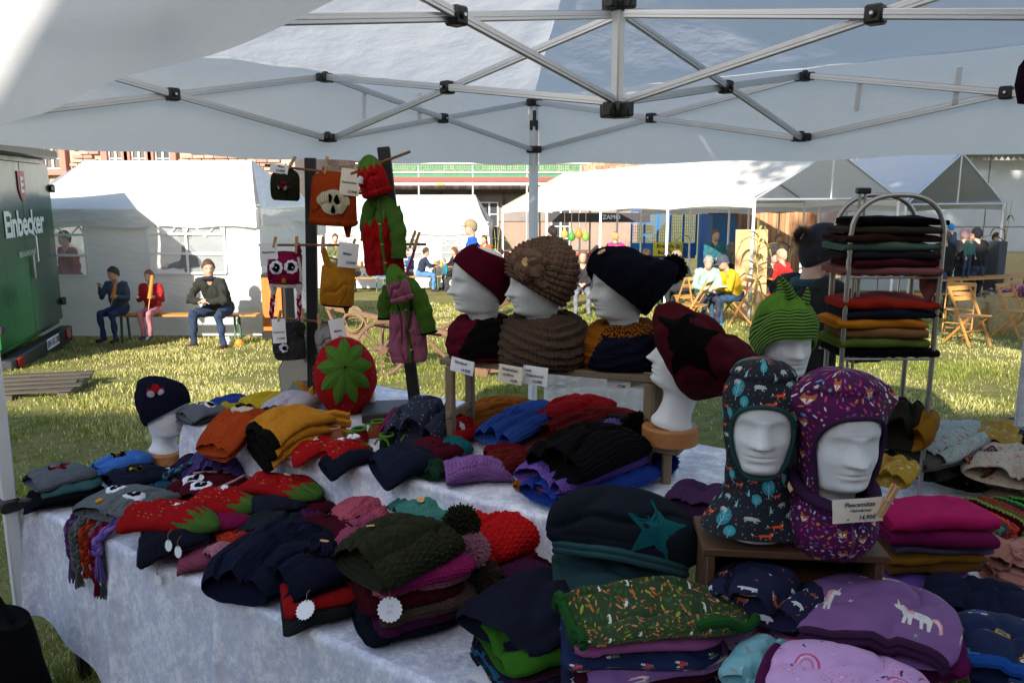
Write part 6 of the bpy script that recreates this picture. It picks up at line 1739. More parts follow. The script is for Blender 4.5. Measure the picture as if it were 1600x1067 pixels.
hat('dark green hat behind the black bow hat', (920, 690), (1030, 655), B2, .26, k_('#10201c'), .06, GRT, lvl=0)
m = MB(); pts = [T(a, b, B2+.012) for a, b in ((778, 690), (835, 673), (925, 684), (925, 700), (840, 702), (800, 698))]
c_ = sum(pts, Vector())/6; vs = [c_+Vector((0, 0, .012))]+[p.copy() for p in pts]+[p-Vector((0, 0, .012)) for p in pts]
m.add(vs, [(0, 1+i, 1+(i+1) % 6) for i in range(6)]+[(1+i, 7+i, 7+(i+1) % 6, 1+(i+1) % 6) for i in range(6)], 0, [(p.x, p.y*1.6) for p in vs]); m.build('folded_kerchief', PR['dots'], None, label='maroon kerchief with white dashes folded flat in front of the blue hat', cat='kerchief')
hat('ochre crochet hat at the bottom beneath the black bow hat', (825, 765), (900, 745), B2-.002, .20, k_('#8a5210', 'crochet', .009), .03, GRT, lvl=2)
h = hat('royal blue crochet hat below the black bow hat', (850, 770), (1020, 715), B2+.012, .26, k_('#1c3a8c', 'crochet', .010), .05, GRT, pat='star', ps=.017, pa=.005, lvl=2)
pompom(h.pt(.95, PI/2)+Vector((.06, .02, 0)), .045, k_('#1c2f7c', 's', .004), h.o, 1100)
h = hat('lilac crochet hat below the black bow hat', (840, 745), (1000, 695), B2+.048, .25, k_('#6a4aa0', 'crochet', .010), .05, GRT, pat='star', ps=.017, pa=.005, lvl=2)
pompom(h.pt(.85, PI/2)+Vector((-.04, .06, .045)), .036, k_('#7d60ac', 's', .004), h.o, 900)
h = hat('black pompom hat on top of the blue and lilac hats', (866, 718), (1000, 672), B2+.088, .27, k_('#0d0b10', 'rib', .010), .08, GRT, pat='rib', ps=.018, pa=.004, a=.4, lvl=2)
pompom(h.pt(.97, PI/2)+Vector((.01, .03, .03)), .055, k_('#0d0b10', 's', .004), h.o, 1500)
p, n = h.top(.12, -.4); m = MB(); m.box(p+n*.003, (.022, .006, .002), rz=-.6, b=.0005); m.build('wooden_label', WOODL, h.o)

# ================================================================== tags and price cards
def scallop(label, c, r, n_, up, lines=None):
    c = Vector(c); n_ = Vector(n_).normalized(); x = Vector(up).cross(n_).normalized(); y = n_.cross(x)
    pts = [c+x*(r+.0016*math.cos(18*a))*math.cos(a)+y*(r+.0016*math.cos(18*a))*math.sin(a) for a in np.linspace(0, 2*PI, 108, endpoint=False)]
    m = MB(); m.sheet(pts, .0012); o = m.build('paper_tag', PAPER, None, label=label, cat='price tag', group='round paper tags')
    m = MB(); t = c+y*r*.8; m.tube([t+n_*.002, t+y*.02+n_*.006, t+y*.035-n_*.005], .0012, 5); m.build('tag_string', M('jute', (.2, .13, .07), .9), o)
    if lines:
        m = MB()
        for s, xx, yy, sz in lines: text_on(m, s, sz, c+x*xx+y*yy, x, y, .002, shear=.2)
        m.build('handwriting', M('pale_pencil', (.35, .36, .45), .8), o)
    return o
scallop('scalloped round tag dangling from the pink hat under the olive hat', at(609, 952, T(609, 952, .83).y-.12), .030, (0, -1, .35), (0, .2, 1), (('1 x', 0, .01, .012), ('19,-', 0, -.006, .012)))
q = T(505, 962, .775); scallop('white round tag on a string at the navy flower hat stack', q-VV*.06+Vector((0, 0, .045)), .026, (-.3, -.7, .8), (0, .6, .6))
for i, (px, py, l) in enumerate(((224, 875, 'small round tag hanging against the cloth left of the pair'), (246, 905, 'lower small round tag hanging against the cloth'), (263, 852, 'small round tag lying at the front strawberry pile edge'), (278, 862, 'narrow tilted round tag beside the pink headband'))):
    y_ = UO.y-.05+(px-40)/560*-.62*0; q = T(px, 800, Z1); r_ = ray(px, py); e = (q-UO).dot(UU); f = UO+UU*(e)-VV*.085
    for _ in range(3):
        d = f.y; P_ = Vector((0, 0, CAMZ))+r_*(d/r_.y); f = UO+UU*((P_-UO).dot(UU))-VV*.085
    scallop(l, P_, .017, -VV+Vector((0, 0, .2)), (0, 0, 1))
SR = (UU.x, UU.y, 0)
def tagpx(label, px, py, d, w, h, lines, mat=PAPER, tilt=0, right=(1, 0, 0), lean=.15):
    r = Vector(right).normalized(); r = (r+Vector((0, 0, -tilt))).normalized()
    return card(label, at(px, py, d), r, (0, lean, 1), w, h, lines, mat, group='handwritten price cards')
sy = lambda px: T(px, 580, 1.285).y-.012
tagpx('white card reading Stirnband 14,90€ hanging at the left end of the shelf', 722, 572, sy(722)-.06, .098, .048, [('Stirnband', -.05, .22, .28), ('14,90€', .2, -.25, .30)], PAPER, .10, UU)
tagpx('cream card reading Wollmütze mit Blume on the shelf edge', 797, 585, sy(797)-.05, .098, .062, [('Wollmützen', -.0, .26, .21), ('mit Blume', -.05, -.02, .18), ('14,90', .18, -.32, .22)], CREAM, .03, UU)
tagpx('white card reading Loop 19,90€ on the shelf edge', 836, 587, sy(836)-.065, .100, .064, [('Loop', -.28, .27, .22), ('(Schlauchschal)', .0, .0, .19), ('19,90€', .12, -.3, .22)], PAPER, .0, UU)
tagpx('greyish card reading 17,90 near the right end of the shelf', 966, 596, sy(966)-.045, .085, .056, [('Wollmütze', -.1, .25, .2), ('17,90', .15, -.28, .24)], PAPER, -.05, UU)
tagpx('cream card reading Schal at the right end of the shelf', 1002, 594, sy(1002)-.06, .082, .056, [('Schal', -.2, .2, .28), ('€', .3, -.3, .22)], CREAM, -.05, UU)
q = T(458, 716, Z2-.02); card('white card taped to the raised cloth edge below the strawberry cap', q-VV*.02, SR, (-.2, .1, .8), .11, .045, [('Erdbeermützen 14,90€', 0, .1, .2)], PAPER, group='handwritten price cards')
q = T(757, 1056, Z1+.012); card('white card lying on the front cloth reading Stern Beanie', q+Vector((.05, -.02, .004)), SR, VV, .17, .09, [('Stern Beanie', -.12, .30, .20), ('2 seitig', -.25, .02, .14)], PAPER, group='handwritten price cards')

# ================================================================== right table: folded cloths, scarves, printed caps
GF = 'folded jersey cloths on the right table'
for i, (px, py, z, W, L, h_, c, l, lay) in enumerate(((1430, 905, 0, .17, .26, .04, '#3f5f4e', 'sage green folded cloth at the bottom of the right pile', 2), (1440, 885, .045, .17, .24, .045, '#56418c', 'lilac folded cloth in the right pile', 2),
        (1440, 862, .095, .15, .26, .030, '#5a3a1c', 'tan folded cloth in the right pile', 2), (1445, 850, .125, .15, .27, .024, '#6e4c0e', 'mustard folded cloth in the right pile', 2), (1455, 835, .15, .15, .27, .026, '#4a4260', 'greyish lavender folded cloth in the right pile', 2),
        (1452, 815, .18, .16, .29, .040, '#5c0c3c', 'plum folded cloth under the magenta one', 2), (1455, 790, .22, .16, .30, .040, '#960f4e', 'magenta folded cloth on top of the right pile', 2))):
    p = T(px, py, B1+z+h_); folded(l, (p.x, p.y, B1+z), (1, .10-.02*i, 0), L, W, h_, fleece(c), lay, i*2.3, group=GF)
# row of edged scarves standing on their folds
SE = [('#2c3c50', '#c25a14'), ('#14324a', '#3f8a3a'), ('#b01458', '#2f6a3a'), ('#8a2a14', '#5b8f80'), ('#5a6064', '#c8402a'), ('#3d0c24', '#7a8f3a'), ('#8a6c48', '#a02a2a'), ('#3a4044', '#3f8f3a'), ('#0f1218', '#3f8f3a')]
for i, (c, e) in enumerate(SE):
    px = 1408+i*25; p = T(px+14, 818, B1+.06)
    c0 = Vector((p.x, p.y+.02+.004*i, B1)); ax_ = Vector((-.32+.02*i, .95, 0)).normalized(); sd_ = ax_.cross(Vector((0, 0, 1)))
    o = thing('edged_scarf', ('orange edged grey', 'petrol with green edging', 'pink', 'rust brown', 'grey with coral edging', 'wine red', 'beige with red edging', 'slate with green edging', 'black with green edging')[i]+' scarf standing folded in the right row', 'scarf', c0, 0, 'edged scarves folded in a row')
    m = MB(); ed = MB()
    for s in (0, 1, 2):
        def fn(u, v, s=s):
            x = (s-1)*.011+.005*math.sin(u*5+s)*v+.006*nz(u*3, v*2, i+s); y = (u-.5)*.26; z = .004+(.115-.012*s*(1 if s < 2 else .3))*v*(1-.12*(2*u-1)**4)+.006*nz(u*4, i, s)*v
            return c0+ax_*y+sd_*x+Vector((0, 0, z))-ax_*(.05*v)
        m.grid(fn, 24, 8); m.grid(lambda u, v: fn(1-u, v)+sd_*.006, 24, 8)
        ed.tube([fn(k/60, 1)+sd_*(.003+.003*math.sin(k*1.9+s))+Vector((0, 0, .002*math.cos(k*1.3))) for k in range(61)], .0035, 6)
        ed.tube([fn(0, k/16)+sd_*(.003+.003*math.sin(k*1.9+s)) for k in range(17)], .0035, 6)
    m.build('cloth', fleece(c), o, angle=70); ed.build('edging', k_(e, 's', .004), o)
# knotted pink scarf
pk = fleece('#a5746a'); t = thing('knotted_scarf', 'pale pink crinkled scarf tied in a loose knot at the right edge', 'scarf', T(1575, 872, B1), 0)
def rope(pts, r, ph, ky=1.0, name='strand'):
    pts = [Vector(p) for p in pts]; m = MB(); N = 46
    def fn(a, b):
        f = b*(len(pts)-1); k = min(int(f), len(pts)-2); q = f-k
        p0, p1, p2, p3 = pts[max(0, k-1)], pts[k], pts[k+1], pts[min(len(pts)-1, k+2)]
        c = .5*((2*p1)+(p2-p0)*q+(2*p0-5*p1+4*p2-p3)*q*q+(3*p1-p0-3*p2+p3)*q**3)
        th = 2*PI*a; rr = r*(1+.25*math.sin(b*9+ph))*(1+.10*math.sin(th*7+b*6+ph)+.05*math.sin(th*13+b*9))
        d = (p2-p1).normalized(); x = d.cross(Vector((0, 0, 1))).normalized()
        return c+x*math.cos(th)*rr*1.25+Vector((0, 0, 1))*math.sin(th)*rr*.75
    m.grid(fn, 60, N, cu=True); return m.build(name, pk, t)
P_ = lambda a, b, z: T(a, b, B1+z)
rope([P_(1520, 865, .03), P_(1545, 850, .05), P_(1575, 858, .06), P_(1600, 850, .04), P_(1640, 840, .03)], .034, 0)
rope([P_(1540, 895, .02), P_(1565, 890, .03), P_(1590, 905, .03), P_(1630, 915, .02)], .030, 2)
rope([P_(1560, 880, .07), P_(1572, 862, .09), P_(1590, 868, .08), P_(1580, 892, .05)], .030, 4, name='knot')
# printed caps at the back right
GP = 'printed jersey caps on the right table'
hat('mint floral printed cap at the back of the right table', (1440, 705), (1548, 655), Z1+.14, .24, PR['fl_mint'], .055, GP, lvl=0)
hat('olive grey fleece cap below the confetti cap', (1425, 728), (1530, 700), Z1+.05, .28, fleece('#2c2a22'), .06, GP, lvl=0)
hat('grey confetti printed cap on the right table', (1415, 712), (1525, 690), Z1+.11, .25, PR['confetti'], .06, GP, lvl=0)
hat('black cap printed with red apples', (1500, 725), (1565, 685), Z1+.09, .22, PR['apple'], .06, GP, lvl=0)
hat('black fleece cap beneath the apple cap', (1490, 748), (1545, 720), Z1+.04, .24, fleece('#08070a'), .05, GP, lvl=0)
hat('mustard floral printed cap behind the apple cap', (1545, 690), (1588, 655), Z1+.14, .18, PR['fl_must'], .05, GP, lvl=0)
hat('beige floral printed cap at the right edge', (1560, 740), (1605, 690), Z1+.09, .28, PR['fl_beige'], .06, GP, lvl=0)
hat('tan fleece cap beneath the beige floral cap', (1560, 762), (1610, 730), Z1+.04, .26, fleece('#6c5a4a'), .05, GP, lvl=0)
hat('navy floral cap at the far right back', (1590, 690), (1625, 655), Z1+.12, .22, PR['fl_navy'], .06, GP, lvl=0)
hat('orange flowered cap beside the plum neck warmer', (1385, 745), (1410, 715), Z1+.16, .16, PR['fl_must'], .05, GP, lvl=0)
hat('teal patterned cap under the mint floral cap', (1420, 700), (1500, 672), Z1+.09, .22, PR['stripe'], .05, GP, lvl=0)
h = hat('olive and mustard beanie held up behind the plum hood', (1405, 672), (1428, 640), Z1+.22, .22, [fleece('#7a5210'), fleece('#201d14')], .10, GP, matfn=lambda t, cs, sn: 0 if cs > .45 else 1, lvl=0)

# ================================================================== wire rack with folded cloths
rk = at(1380, 560, 3.0); RB = Z1+.006
WIRE = M('brushed_steel_wire', (.45, .43, .41), .35, .08, metal=.8)
t = thing('wire_rack', 'arched steel wire rack stacked with folded jersey cloths', 'rack', (rk.x, rk.y, Z1))
RX0, RX1 = at(1318, 500, 2.93).x, at(1432, 500, 3.02).x; ZT = at(1380, 305, 2.95).z
def arch(x0, x1, y, ztop, z0=.0, r=.009):
    pts = [Vector((x0, y, z0))]
    zb = ztop-.16
    for k in range(25):
        a = PI-PI*k/24; pts.append(Vector(((x0+x1)/2+(x1-x0)/2*spow(math.cos(a), .8), y, zb+.16*spow(max(0, math.sin(a)), .8))))
    pts.append(Vector((x1, y, z0))); m = MB(); m.tube(pts, r, 10); m.build('arch', WIRE, t)
arch(RX0, RX1+.02, 2.92, ZT, Z1+.005); arch(RX0+.03, RX1+.03, 3.14, ZT+.0, Z1+.005)
sh = [at(1380, 431, 2.98).z, at(1380, 556, 2.98).z]
for zz in sh:
    for y in (2.92, 3.14):
        m = MB(); m.tube([(RX0, y, zz), (RX1+.02, y, zz)], .005, 8); m.build('shelf_wire', WIRE, t)
    for k in range(7):
        x = RX0+(RX1-RX0)*(k+.5)/7; m = MB(); m.tube([(x, 2.91, zz), (x, 3.15, zz)], .003, 6); m.build('shelf_wire', WIRE, t)
for k in range(4):
    x = RX0+.04+(RX1-RX0-.06)*k/3; m = MB(); m.tube([(x, 3.14, sh[1]), (x, 3.14, sh[0])], .003, 6); m.build('back_wire', WIRE, t)
for dx in (.045, .065):
    m = MB(); m.tube([(RX0+dx+.01, 3.0, Z1+.01), (RX0+dx+.01, 3.0, ZT+.01)], .006, 8); m.build('upright', WIRE, t)
m = MB(); m.box((RX0+.066, 3.0, ZT+.015), (.05, .03, .022)); m.build('clamp', BLACKP, t)
GC = 'folded jersey cloths in the wire rack'
def rackpile(z0, items, ztop):
    n = len(items); h_ = (ztop-z0)/n
    for i, (c, l, dx, dl) in enumerate(items):
        folded(l, ((RX0+RX1)/2+dx, 3.02, z0+h_*i), (1, .06*math.sin(i*2.2), 0), .325+dl, .20, h_*1.02, fleece(c), 2, i*1.9+z0*7, group=GC)
rackpile(sh[1]+.006, (('#0a0a10', 'black folded cloth at the bottom of the lower rack shelf', .02, .03), ('#54652a', 'moss green folded cloth in the lower rack shelf', -.01, .0), ('#7a5434', 'tan folded cloth in the lower rack shelf', .0, -.02), ('#b06a10', 'mustard yellow folded cloth in the lower rack shelf', -.02, .0), ('#141c34', 'dark blue folded cloth in the lower rack shelf', .02, .02), ('#8c1f10', 'brick red folded cloth topping the lower rack shelf', .01, .02)), at(1380, 468, 2.92).z)
rackpile(sh[0]+.006, (('#7a4a4a', 'dusty rose folded cloth at the bottom of the upper rack shelf', .0, .03), ('#42101e', 'burgundy folded cloth in the upper rack shelf', .02, .0), ('#221d26', 'aubergine folded cloth in the upper rack shelf', -.01, .02), ('#466054', 'sage folded cloth in the upper rack shelf', -.01, .02), ('#2e1618', 'dark brown red folded cloth in the upper rack shelf', -.01, .02), ('#322e22', 'olive grey folded cloth in the upper rack shelf', .0, .02), ('#060607', 'black folded cloth on top of the rack', .03, -.0)), at(1380, 340, 2.92).z)
m = MB(); m.grid(lambda u, v: Vector((RX1-.06+.10*u-.05*v*u, 2.93+.01*math.sin(9*u+4*v), sh[0]+.03-.14*v*(u**.7))), 12, 10); m.build('hanging_cloth_end', fleece('#6a3c3c'), None, label='dusty rose cloth end sagging off the upper rack shelf', cat='folded fabric')

# ================================================================== black posts with dowels and what is pegged on them
def rod_stand(label, x0, x1, y, ztop, dowels, base):
    t = thing('post_stand', label, 'display post', (x0[0], y, Z2+.005))
    m = MB(); m.bar((x0[0], y, Z2+.02), (x1[0], y, ztop), .050, .030, b=.004, up=(0, 1, 0)); m.build('post', BLACKW, t)
    if base: m = MB(); m.box((base[0], base[1], Z2+.027), (.30, .22, .045), rz=.15); m.build('base_board', BLACKW, t)
    for a, c in dowels:
        m = MB(); m.tube([a, c], .0058, 10); m.build('dowel', woodm('#7a4c30', sc=(6, 50, 50)), t)
YL = 3.72
lp = at(489, 600, YL); lt = at(485, 247, YL)
rod_stand('black wooden post with three thin dowels for pegged hats, left', (lp.x,), (lt.x,), YL, lt.z, [(at(414, 258, YL-.05), at(556, 274, YL-.05)), (at(404, 383, YL-.05), at(556, 383, YL-.05)), (at(424, 496, YL-.05), at(540, 506, YL-.05))], (lp.x+.03, YL+.05))
YR = 3.38
rp = at(650, 628, YR); rt = at(599, 230, YR)
rod_stand('black wooden post leaning left with slanting dowels and a broad base', (rp.x,), (rt.x,), YR, rt.z, [(at(548, 272, YR-.05), at(641, 237, YR-.05)), (at(585, 382, YR-.05), at(666, 382, YR-.05)), (at(585, 508, YR-.05), at(690, 524, YR-.05))], (at(622, 645, YR).x, YR))
GH = 'hats pegged on the dowels'
def hang(label, b, c, d, w, mat, th=.03, **k):
    h = Flat(b, c, 0, w, th, len(_flats)*.9, k.pop('a', .5), k.pop('p', 3), vert=d, wob=.35, **{q: v for q, v in k.items() if q not in ('matfn', 'nu', 'nv')}); _flats.append(h)
    h.o = h.mesh(k.get('nu'), k.get('nv'), k.get('matfn')).build('knitted_hat', mat, None, label=label, cat='hat', group=GH); return h
DL = YL-.08
h = hang('dark olive hat with a red tractor pegged at the top left', (448, 313), (448, 262), DL, .128, k_('#26261c', 'rib', .007), .03, pat='rib', ps=.008, pa=.001)
tractor_app(h, .42, .0, h.o, RD, k_('#77777a', 's', .004), .030)
h = hang('orange fox hat with cream face pegged beside the left post', (522, 352), (524, 268), DL, .19, ORG, .035, pat='star', ps=.012, pa=.0025, a=.75, p=4, flare=.12, roll=.12)
e = poly_applique(h, [(.062*math.cos(a)*(1+.12*math.cos(2*a)), .048*math.sin(a)-(.012 if abs(math.sin(a)+1) < .3 else 0)) for a in np.linspace(0, 2*PI, 28, endpoint=False)], .46, .05, k_('#c9bfa2', 'rib', .009), 'face_patch', h.o, .003, .004)
for dx, dy in ((-.012, .012), (.014, .008)): poly_applique(h, [(x*.7, y*1.2) for x, y in circ(.013, 14)], .46+dy/h.L, .05+dx/.09, KBLK, 'eye', e, .010, .003, 2)
poly_applique(h, [(x*.7, y*1.3) for x, y in circ(.012, 14)], .46-.040/h.L, .05, KBLK, 'nose', e, .010, .004, 2)
for sx, px in ((-1, 505), (1, 548)):
    m = MB(); q = at(px, 272 if sx < 0 else 300, DL-.01); m.sheet([q+Vector((-.016, 0, -.03)), q+Vector((.016, 0, -.03)), q+Vector((.0, 0, .035))][::1], .012); m.build('ear', ORG, h.o)
    m = MB(); m.sheet([q+Vector((-.008, -.004, -.025)), q+Vector((.008, -.004, -.025)), q+Vector((.0, -.004, .018))], .006); m.build('inner_ear', k_('#c9bfa2', 's', .005), h.o)
m = MB(); q = at(543, 352, DL-.012); m.grid(lambda u, v: q+Vector(((u-.5)*.055*(1-.7*v), .004*math.sin(7*u), .03-.085*v)), 10, 10); m.build('ear_flap', ORG, h.o)
PKO = k_('#85103e', 'crochet', .007)
h = hang('pink owl hat with big white eyes and twisted braids', (447, 448), (446, 392), DL, .152, [PKO, k_('#c9c5c0', 's', .005)], .03, a=.8, p=6, matfn=lambda t, cs, sn: 1 if t < .09 else 0)
eyes(h, h.o, ((.55, -.42), (.58, .42)), .029, beak=(.2, 0))
for px, x1 in ((427, 424), (467, 468)):
    m = MB(); q = at(px, 447, DL-.01); m.tube([q+Vector((0, 0, .01)), q+Vector((0, 0, -.02)), q+Vector((0, 0, -.04))], [.02, .014, .008], 8); m.build('ear_flap', k_('#c9c5c0', 's', .005), h.o)
    braid([at(px, 458, DL-.01), at((px+x1)/2, 475, DL-.012), at(x1, 493, DL-.01)], .009, [k_('#85103e', 's', .004), k_('#c9a0ac', 's', .004), k_('#85103e', 's', .004)], h.o, 'braid', .028)
q = at(468, 392, DL-.01); m = MB(); m.tube([q+Vector((-.02, 0, -.02)), q, q+Vector((-.004, 0, .035))], [.016, .012, .004], 8); m.build('ear_tuft', PKO, h.o)
m = MB(); m.tube([at(466, 402, DL-.03), at(470, 425, DL-.035), at(470, 440, DL-.03)], .006, 6); m.build('cord', k_('#c9b8b0', 's', .004), h.o)
h = hang('mustard yellow crochet hat with dark brim pegged right of the left post', (527, 478), (530, 412), DL, .148, [YEL, KB2], .03, pat='star', ps=.012, pa=.0022, a=.8, p=6, matfn=lambda t, cs, sn: 1 if t < .05 else 0)
m = MB(); m.tube([at(514, 418, DL-.01), at(509, 403, DL-.012), at(505, 388, DL-.01)], [.019, .015, .012], 10); m.build('hanging_loop', YEL, h.o)
m = MB(); q = at(541, 478, DL-.012); m.grid(lambda u, v: q+Vector(((u-.5)*.05*(1-.8*v), .004*math.sin(7*u), .02-.055*v)), 10, 8); m.build('ear_flap', YEL, h.o)
h = hang('dark grey koala hat with white eye hanging low behind the mirror', (456, 560), (450, 503), DL+.02, .15, k_('#33363a', 'rib', .008), .03)
poly_applique(h, circ(.02, 20, 7, .002), .35, -.25, WW, 'eye', h.o, .003, .003); poly_applique(h, circ(.011, 14), .34, -.2, KBLK, 'pupil', h.o, .007, .003)
pompom(at(466, 512, DL-.03), .03, k_('#3a3d42', 's', .004), h.o, 700)
hang('pale grey knitted hat pegged low by the strawberry hat', (516, 548), (508, 507), DL, .10, k_('#8f8d8c', 'rib', .007), .03, pat='rib', ps=.01, pa=.002)
DR = YR-.08
STRC = [k_('#4f7630', 'knit', .007), k_('#a81016', 'knit', .007)]
h = hang('strawberry hat with green top hanging at the tip of the leaning post', (594, 306), (574, 242), DR, .118, STRC, .05, a=.35, p=2.0, roll=.16, nu=70, nv=50, matfn=lambda t, cs, sn: 0 if t > .62+.16*tri(cs*2.2) else 1)
poly_applique(h, circ(.013, 20, 5, .003), .45, -.72, WW, 'flower_badge', h.o, .003, .003)
def jacket(label, hem, neck, d, w, fn, cols, sl, group='knitted baby jackets on the leaning post', bot=None):
    t = thing('baby_jacket', label, 'knitted jacket', at(*hem, d), 0, group)
    h = Flat(hem, neck, 0, w*.9, .026, len(_flats)*.7, .72, 3, vert=d, flare=.14, wob=1.3); _flats.append(h)
    h.mesh(84, 60, fn).build('body', cols, t)
    m = MB(); L = [h.top(k/20*.96, .02) for k in range(21)]; m.tube([p+n*.004 for p, n in L], .006, 6); m.build('button_band', cols[0], t)
    for k in (3, 8, 13):
        m = MB(); p, n = L[k]; m.lathe([(0, -.003), (.006, -.002), (.006, .002), (0, .003)], 10, p+n*.012); m.build('button', WOODL, t)
    for pts, r in sl:
        m = MB(); P = [at(a, b, d-.02+dd) for a, b, dd in pts]; N = len(P)-1
        def sf(u, v):
            f = v*N; k = min(int(f), N-1); c = P[k].lerp(P[k+1], f-k); a = 2*PI*u; dr = (P[k+1]-P[k]).normalized(); x = dr.cross(Vector((0, -1, 0))).normalized()
            rr = r*(1-.18*v)*(1+.12*nz(u*3, v*5, r*99)+.06*math.sin(v*22+u*6)); return c+x*math.cos(a)*rr+Vector((0, -1, 0))*math.sin(a)*rr*.5
        m.grid(sf, 36, 26, cu=True, uvf=lambda u, v: (u*.2, v*.2)); m.build('sleeve', cols[0], t)
        m = MB(); m.tube([sf(k/24, 1) for k in range(24)], .005, 6, closed=True); m.build('cuff', KB2 if 'pink' in label else cols[0], t)
    return t
jacket('green and red strawberry baby jacket hanging from the leaning post', (603, 428), (592, 304), DR, .165, lambda t, cs, sn: 0 if (t > .60+.14*tri(cs*2.0) or abs(cs-.02) < .05) else 1, STRC, [([(612, 325, 0), (622, 360, -.02), (624, 402, -.02)], .036), ([(578, 322, 0), (570, 350, 0), (572, 375, .01)], .024)])
PNK = k_('#a8607c', 'knit', .007)
jacket('green and pink strawberry baby jacket hanging lower on the leaning post', (640, 563), (632, 432), DR-.04, .155, lambda t, cs, sn: 0 if t > .56+.08*tri(cs*4.0) else 1, [k_('#4f7a2a', 'knit', .007), PNK], [([(650, 455, 0), (662, 485, -.02), (671, 520, -.02)], .038), ([(612, 450, 0), (601, 475, 0), (602, 498, 0)], .034)])
h = hang('small pink and green knitted cap tucked over the lower jacket', (630, 470), (612, 412), DR-.10, .09, [k_('#4f7a2a', 'knit', .007), PNK], .04, a=.35, p=2, roll=.14, matfn=lambda t, cs, sn: 0 if t > .5+.1*tri(cs*3) else 1, nu=60, nv=40)
m = MB(); m.tube([at(652, 372, DR), at(645, 400, DR-.01), at(634, 432, DR-.02), at(640, 446, DR-.05)], .006, 8); m.build('pink_cord', k_('#9c3a60', 's', .004), None, label='raspberry cord looped from the dowel to the lower jacket', cat='cord')
# pegs and cards on the dowels
for a, c, l in (((448, 268), (461, 246), 'peg on the top left dowel beside the tractor hat'), ((508, 272), (512, 240), 'peg holding the orange fox hat by its ear'), ((426, 396), (433, 358), 'peg holding the owl card on the middle dowel'), ((463, 396), (464, 356), 'peg holding the pink owl hat'), ((503, 396), (506, 352), 'peg holding the yellow hat loop beside the post'), ((547, 398), (560, 358), 'peg clipped to the tilted card at the right dowel end'), ((434, 510), (440, 478), 'lower left peg over the small card'), ((471, 508), (475, 474), 'lower peg beside the owl braid'), ((500, 516), (496, 476), 'lower peg at the pale grey hat'), ((524, 508), (519, 482), 'lower right peg on the tilted card'), ((549, 274), (560, 258), 'peg on the upper card beside the strawberry hat'), ((640, 388), (650, 358), 'peg on the right dowel of the leaning post'), ((646, 390), (656, 362), 'second peg on the right dowel of the leaning post')):
    d = (DR if a[0] > 600 else DL)-.02; peg(l, at(*a, d), at(*c, d))
tagpx('pale blue white card with 13,90€ at the top left dowel', 436, 264, DL-.03, .078, .040, [('Mütze', .1, .25, .28), ('13,90€', .1, -.2, .34)], PAPER, .15)
tagpx('cream card reading Fuchsmütze 17,90€ over the fox hat', 547, 285, DL-.05, .085, .115, [('Fuchsmütze', -.05, -.02, .115), ('17,90€', .15, -.36, .13)], CREAM, .12)
tagpx('white card reading Eulenmütze left of the pink owl', 420, 398, DL-.03, .080, .102, [('Eulenmütze', 0, .1, .12), ('17,90€', .1, -.25, .13)], PAPER, -.05)
tagpx('tilted white card reading Mütze 19,90€ above the yellow hat', 544, 399, DL-.05, .088, .108, [('Mütze', -.05, .05, .14), ('19,90€', .15, -.3, .14)], PAPER, .10)
tagpx('small white card reading Koalamütze 17,90€ low on the left', 436, 517, DL-.03, .062, .110, [('Koalamütze', 0, -.05, .10), ('17,90€', .1, -.32, .12)], PAPER, -.06)
tagpx('tilted white card on the lowest dowel above the big strawberry', 528, 517, DL-.05, .070, .110, [('Mütze', 0, .0, .13), ('18,-', .1, -.25, .13)], PAPER, -.2)
# bag on the grass by the near leg
def bag():
    p = T(62, 1000, .35); c = Vector((-1.78, 2.52, 0)); t = thing('black_bag', 'black fabric bag standing on the grass at the left tent leg', 'bag', c)
    def fn(a, b):
        th = 2*PI*a; z = .50*b; k = 1-.25*b**2; x = .19*spow(math.cos(th), .7)*k*(1+.08*nz(a*6, b*3)); y = .11*spow(math.sin(th), .7)*k; return c+Vector((x, y, max(.0, z-.03*(math.cos(th))**2*b)))
    BK = M('black_nylon', (.004, .004, .005), .9, .2, bump=.004, bs=30, spec=.1); m = MB(); m.grid(fn, 40, 16, cu=True); m.grid(lambda u, v: fn(u, 1)*(1-v)+v*(c+Vector((0, 0, .49))), 40, 3, cu=True); m.build('body', BK, t)
    m = MB(); m.tube([c+Vector((-.14, -.06, .44)), c+Vector((-.22, -.08, .40)), c+Vector((-.27, -.08, .25)), c+Vector((-.24, -.08, .05))], .012, 6); m.build('strap', BK, t)
    m = MB(); m.tube([c+Vector((-.10, 0, .48)), c+Vector((-.06, 0, .56)), c+Vector((.06, 0, .56)), c+Vector((.10, 0, .48))], .012, 6); m.build('handle', BK, t)
bag()
m = MB()
m.box(Vector((tB.x, tB.y, .765)), (.07, .07, .05), rz=.8, b=.008); m.bar(Vector((tB.x, tB.y, .765)), Vector((tB.x+.10, tB.y+.01, .77)), .03, .035); m.build('leg_clamp', BLACKP, None, label='black clamp gripping the left tent leg beside the table corner', cat='clamp')
# bottom right: little of the second table's hanging cloths is seen; a dark hat hangs at the tent edge
m = MB(); q = at(1597, 125, 1.9); m.lathe([(0, -.055), (.03, -.05), (.04, -.01), (.036, .03), (.018, .06), (0, .065)], 20, q+Vector((.03, 0, 0))); m.build('plum_cap', k_('#2a0c24', 'knit', .006), None, label='dark plum cap hanging from the tent edge at top right', cat='hat')
# banner strip / garment at right edge
m = MB(); q = at(1614, 590, 2.9); m.box((q.x+.01, 2.95, q.z), (.05, .02, .40), b=.004); m.build('hanging_towel', tarp((.62, .66, .75), .1, 'pale_cloth'), None, label='pale blue cloth strip hanging at the right edge behind the caps', cat='cloth')

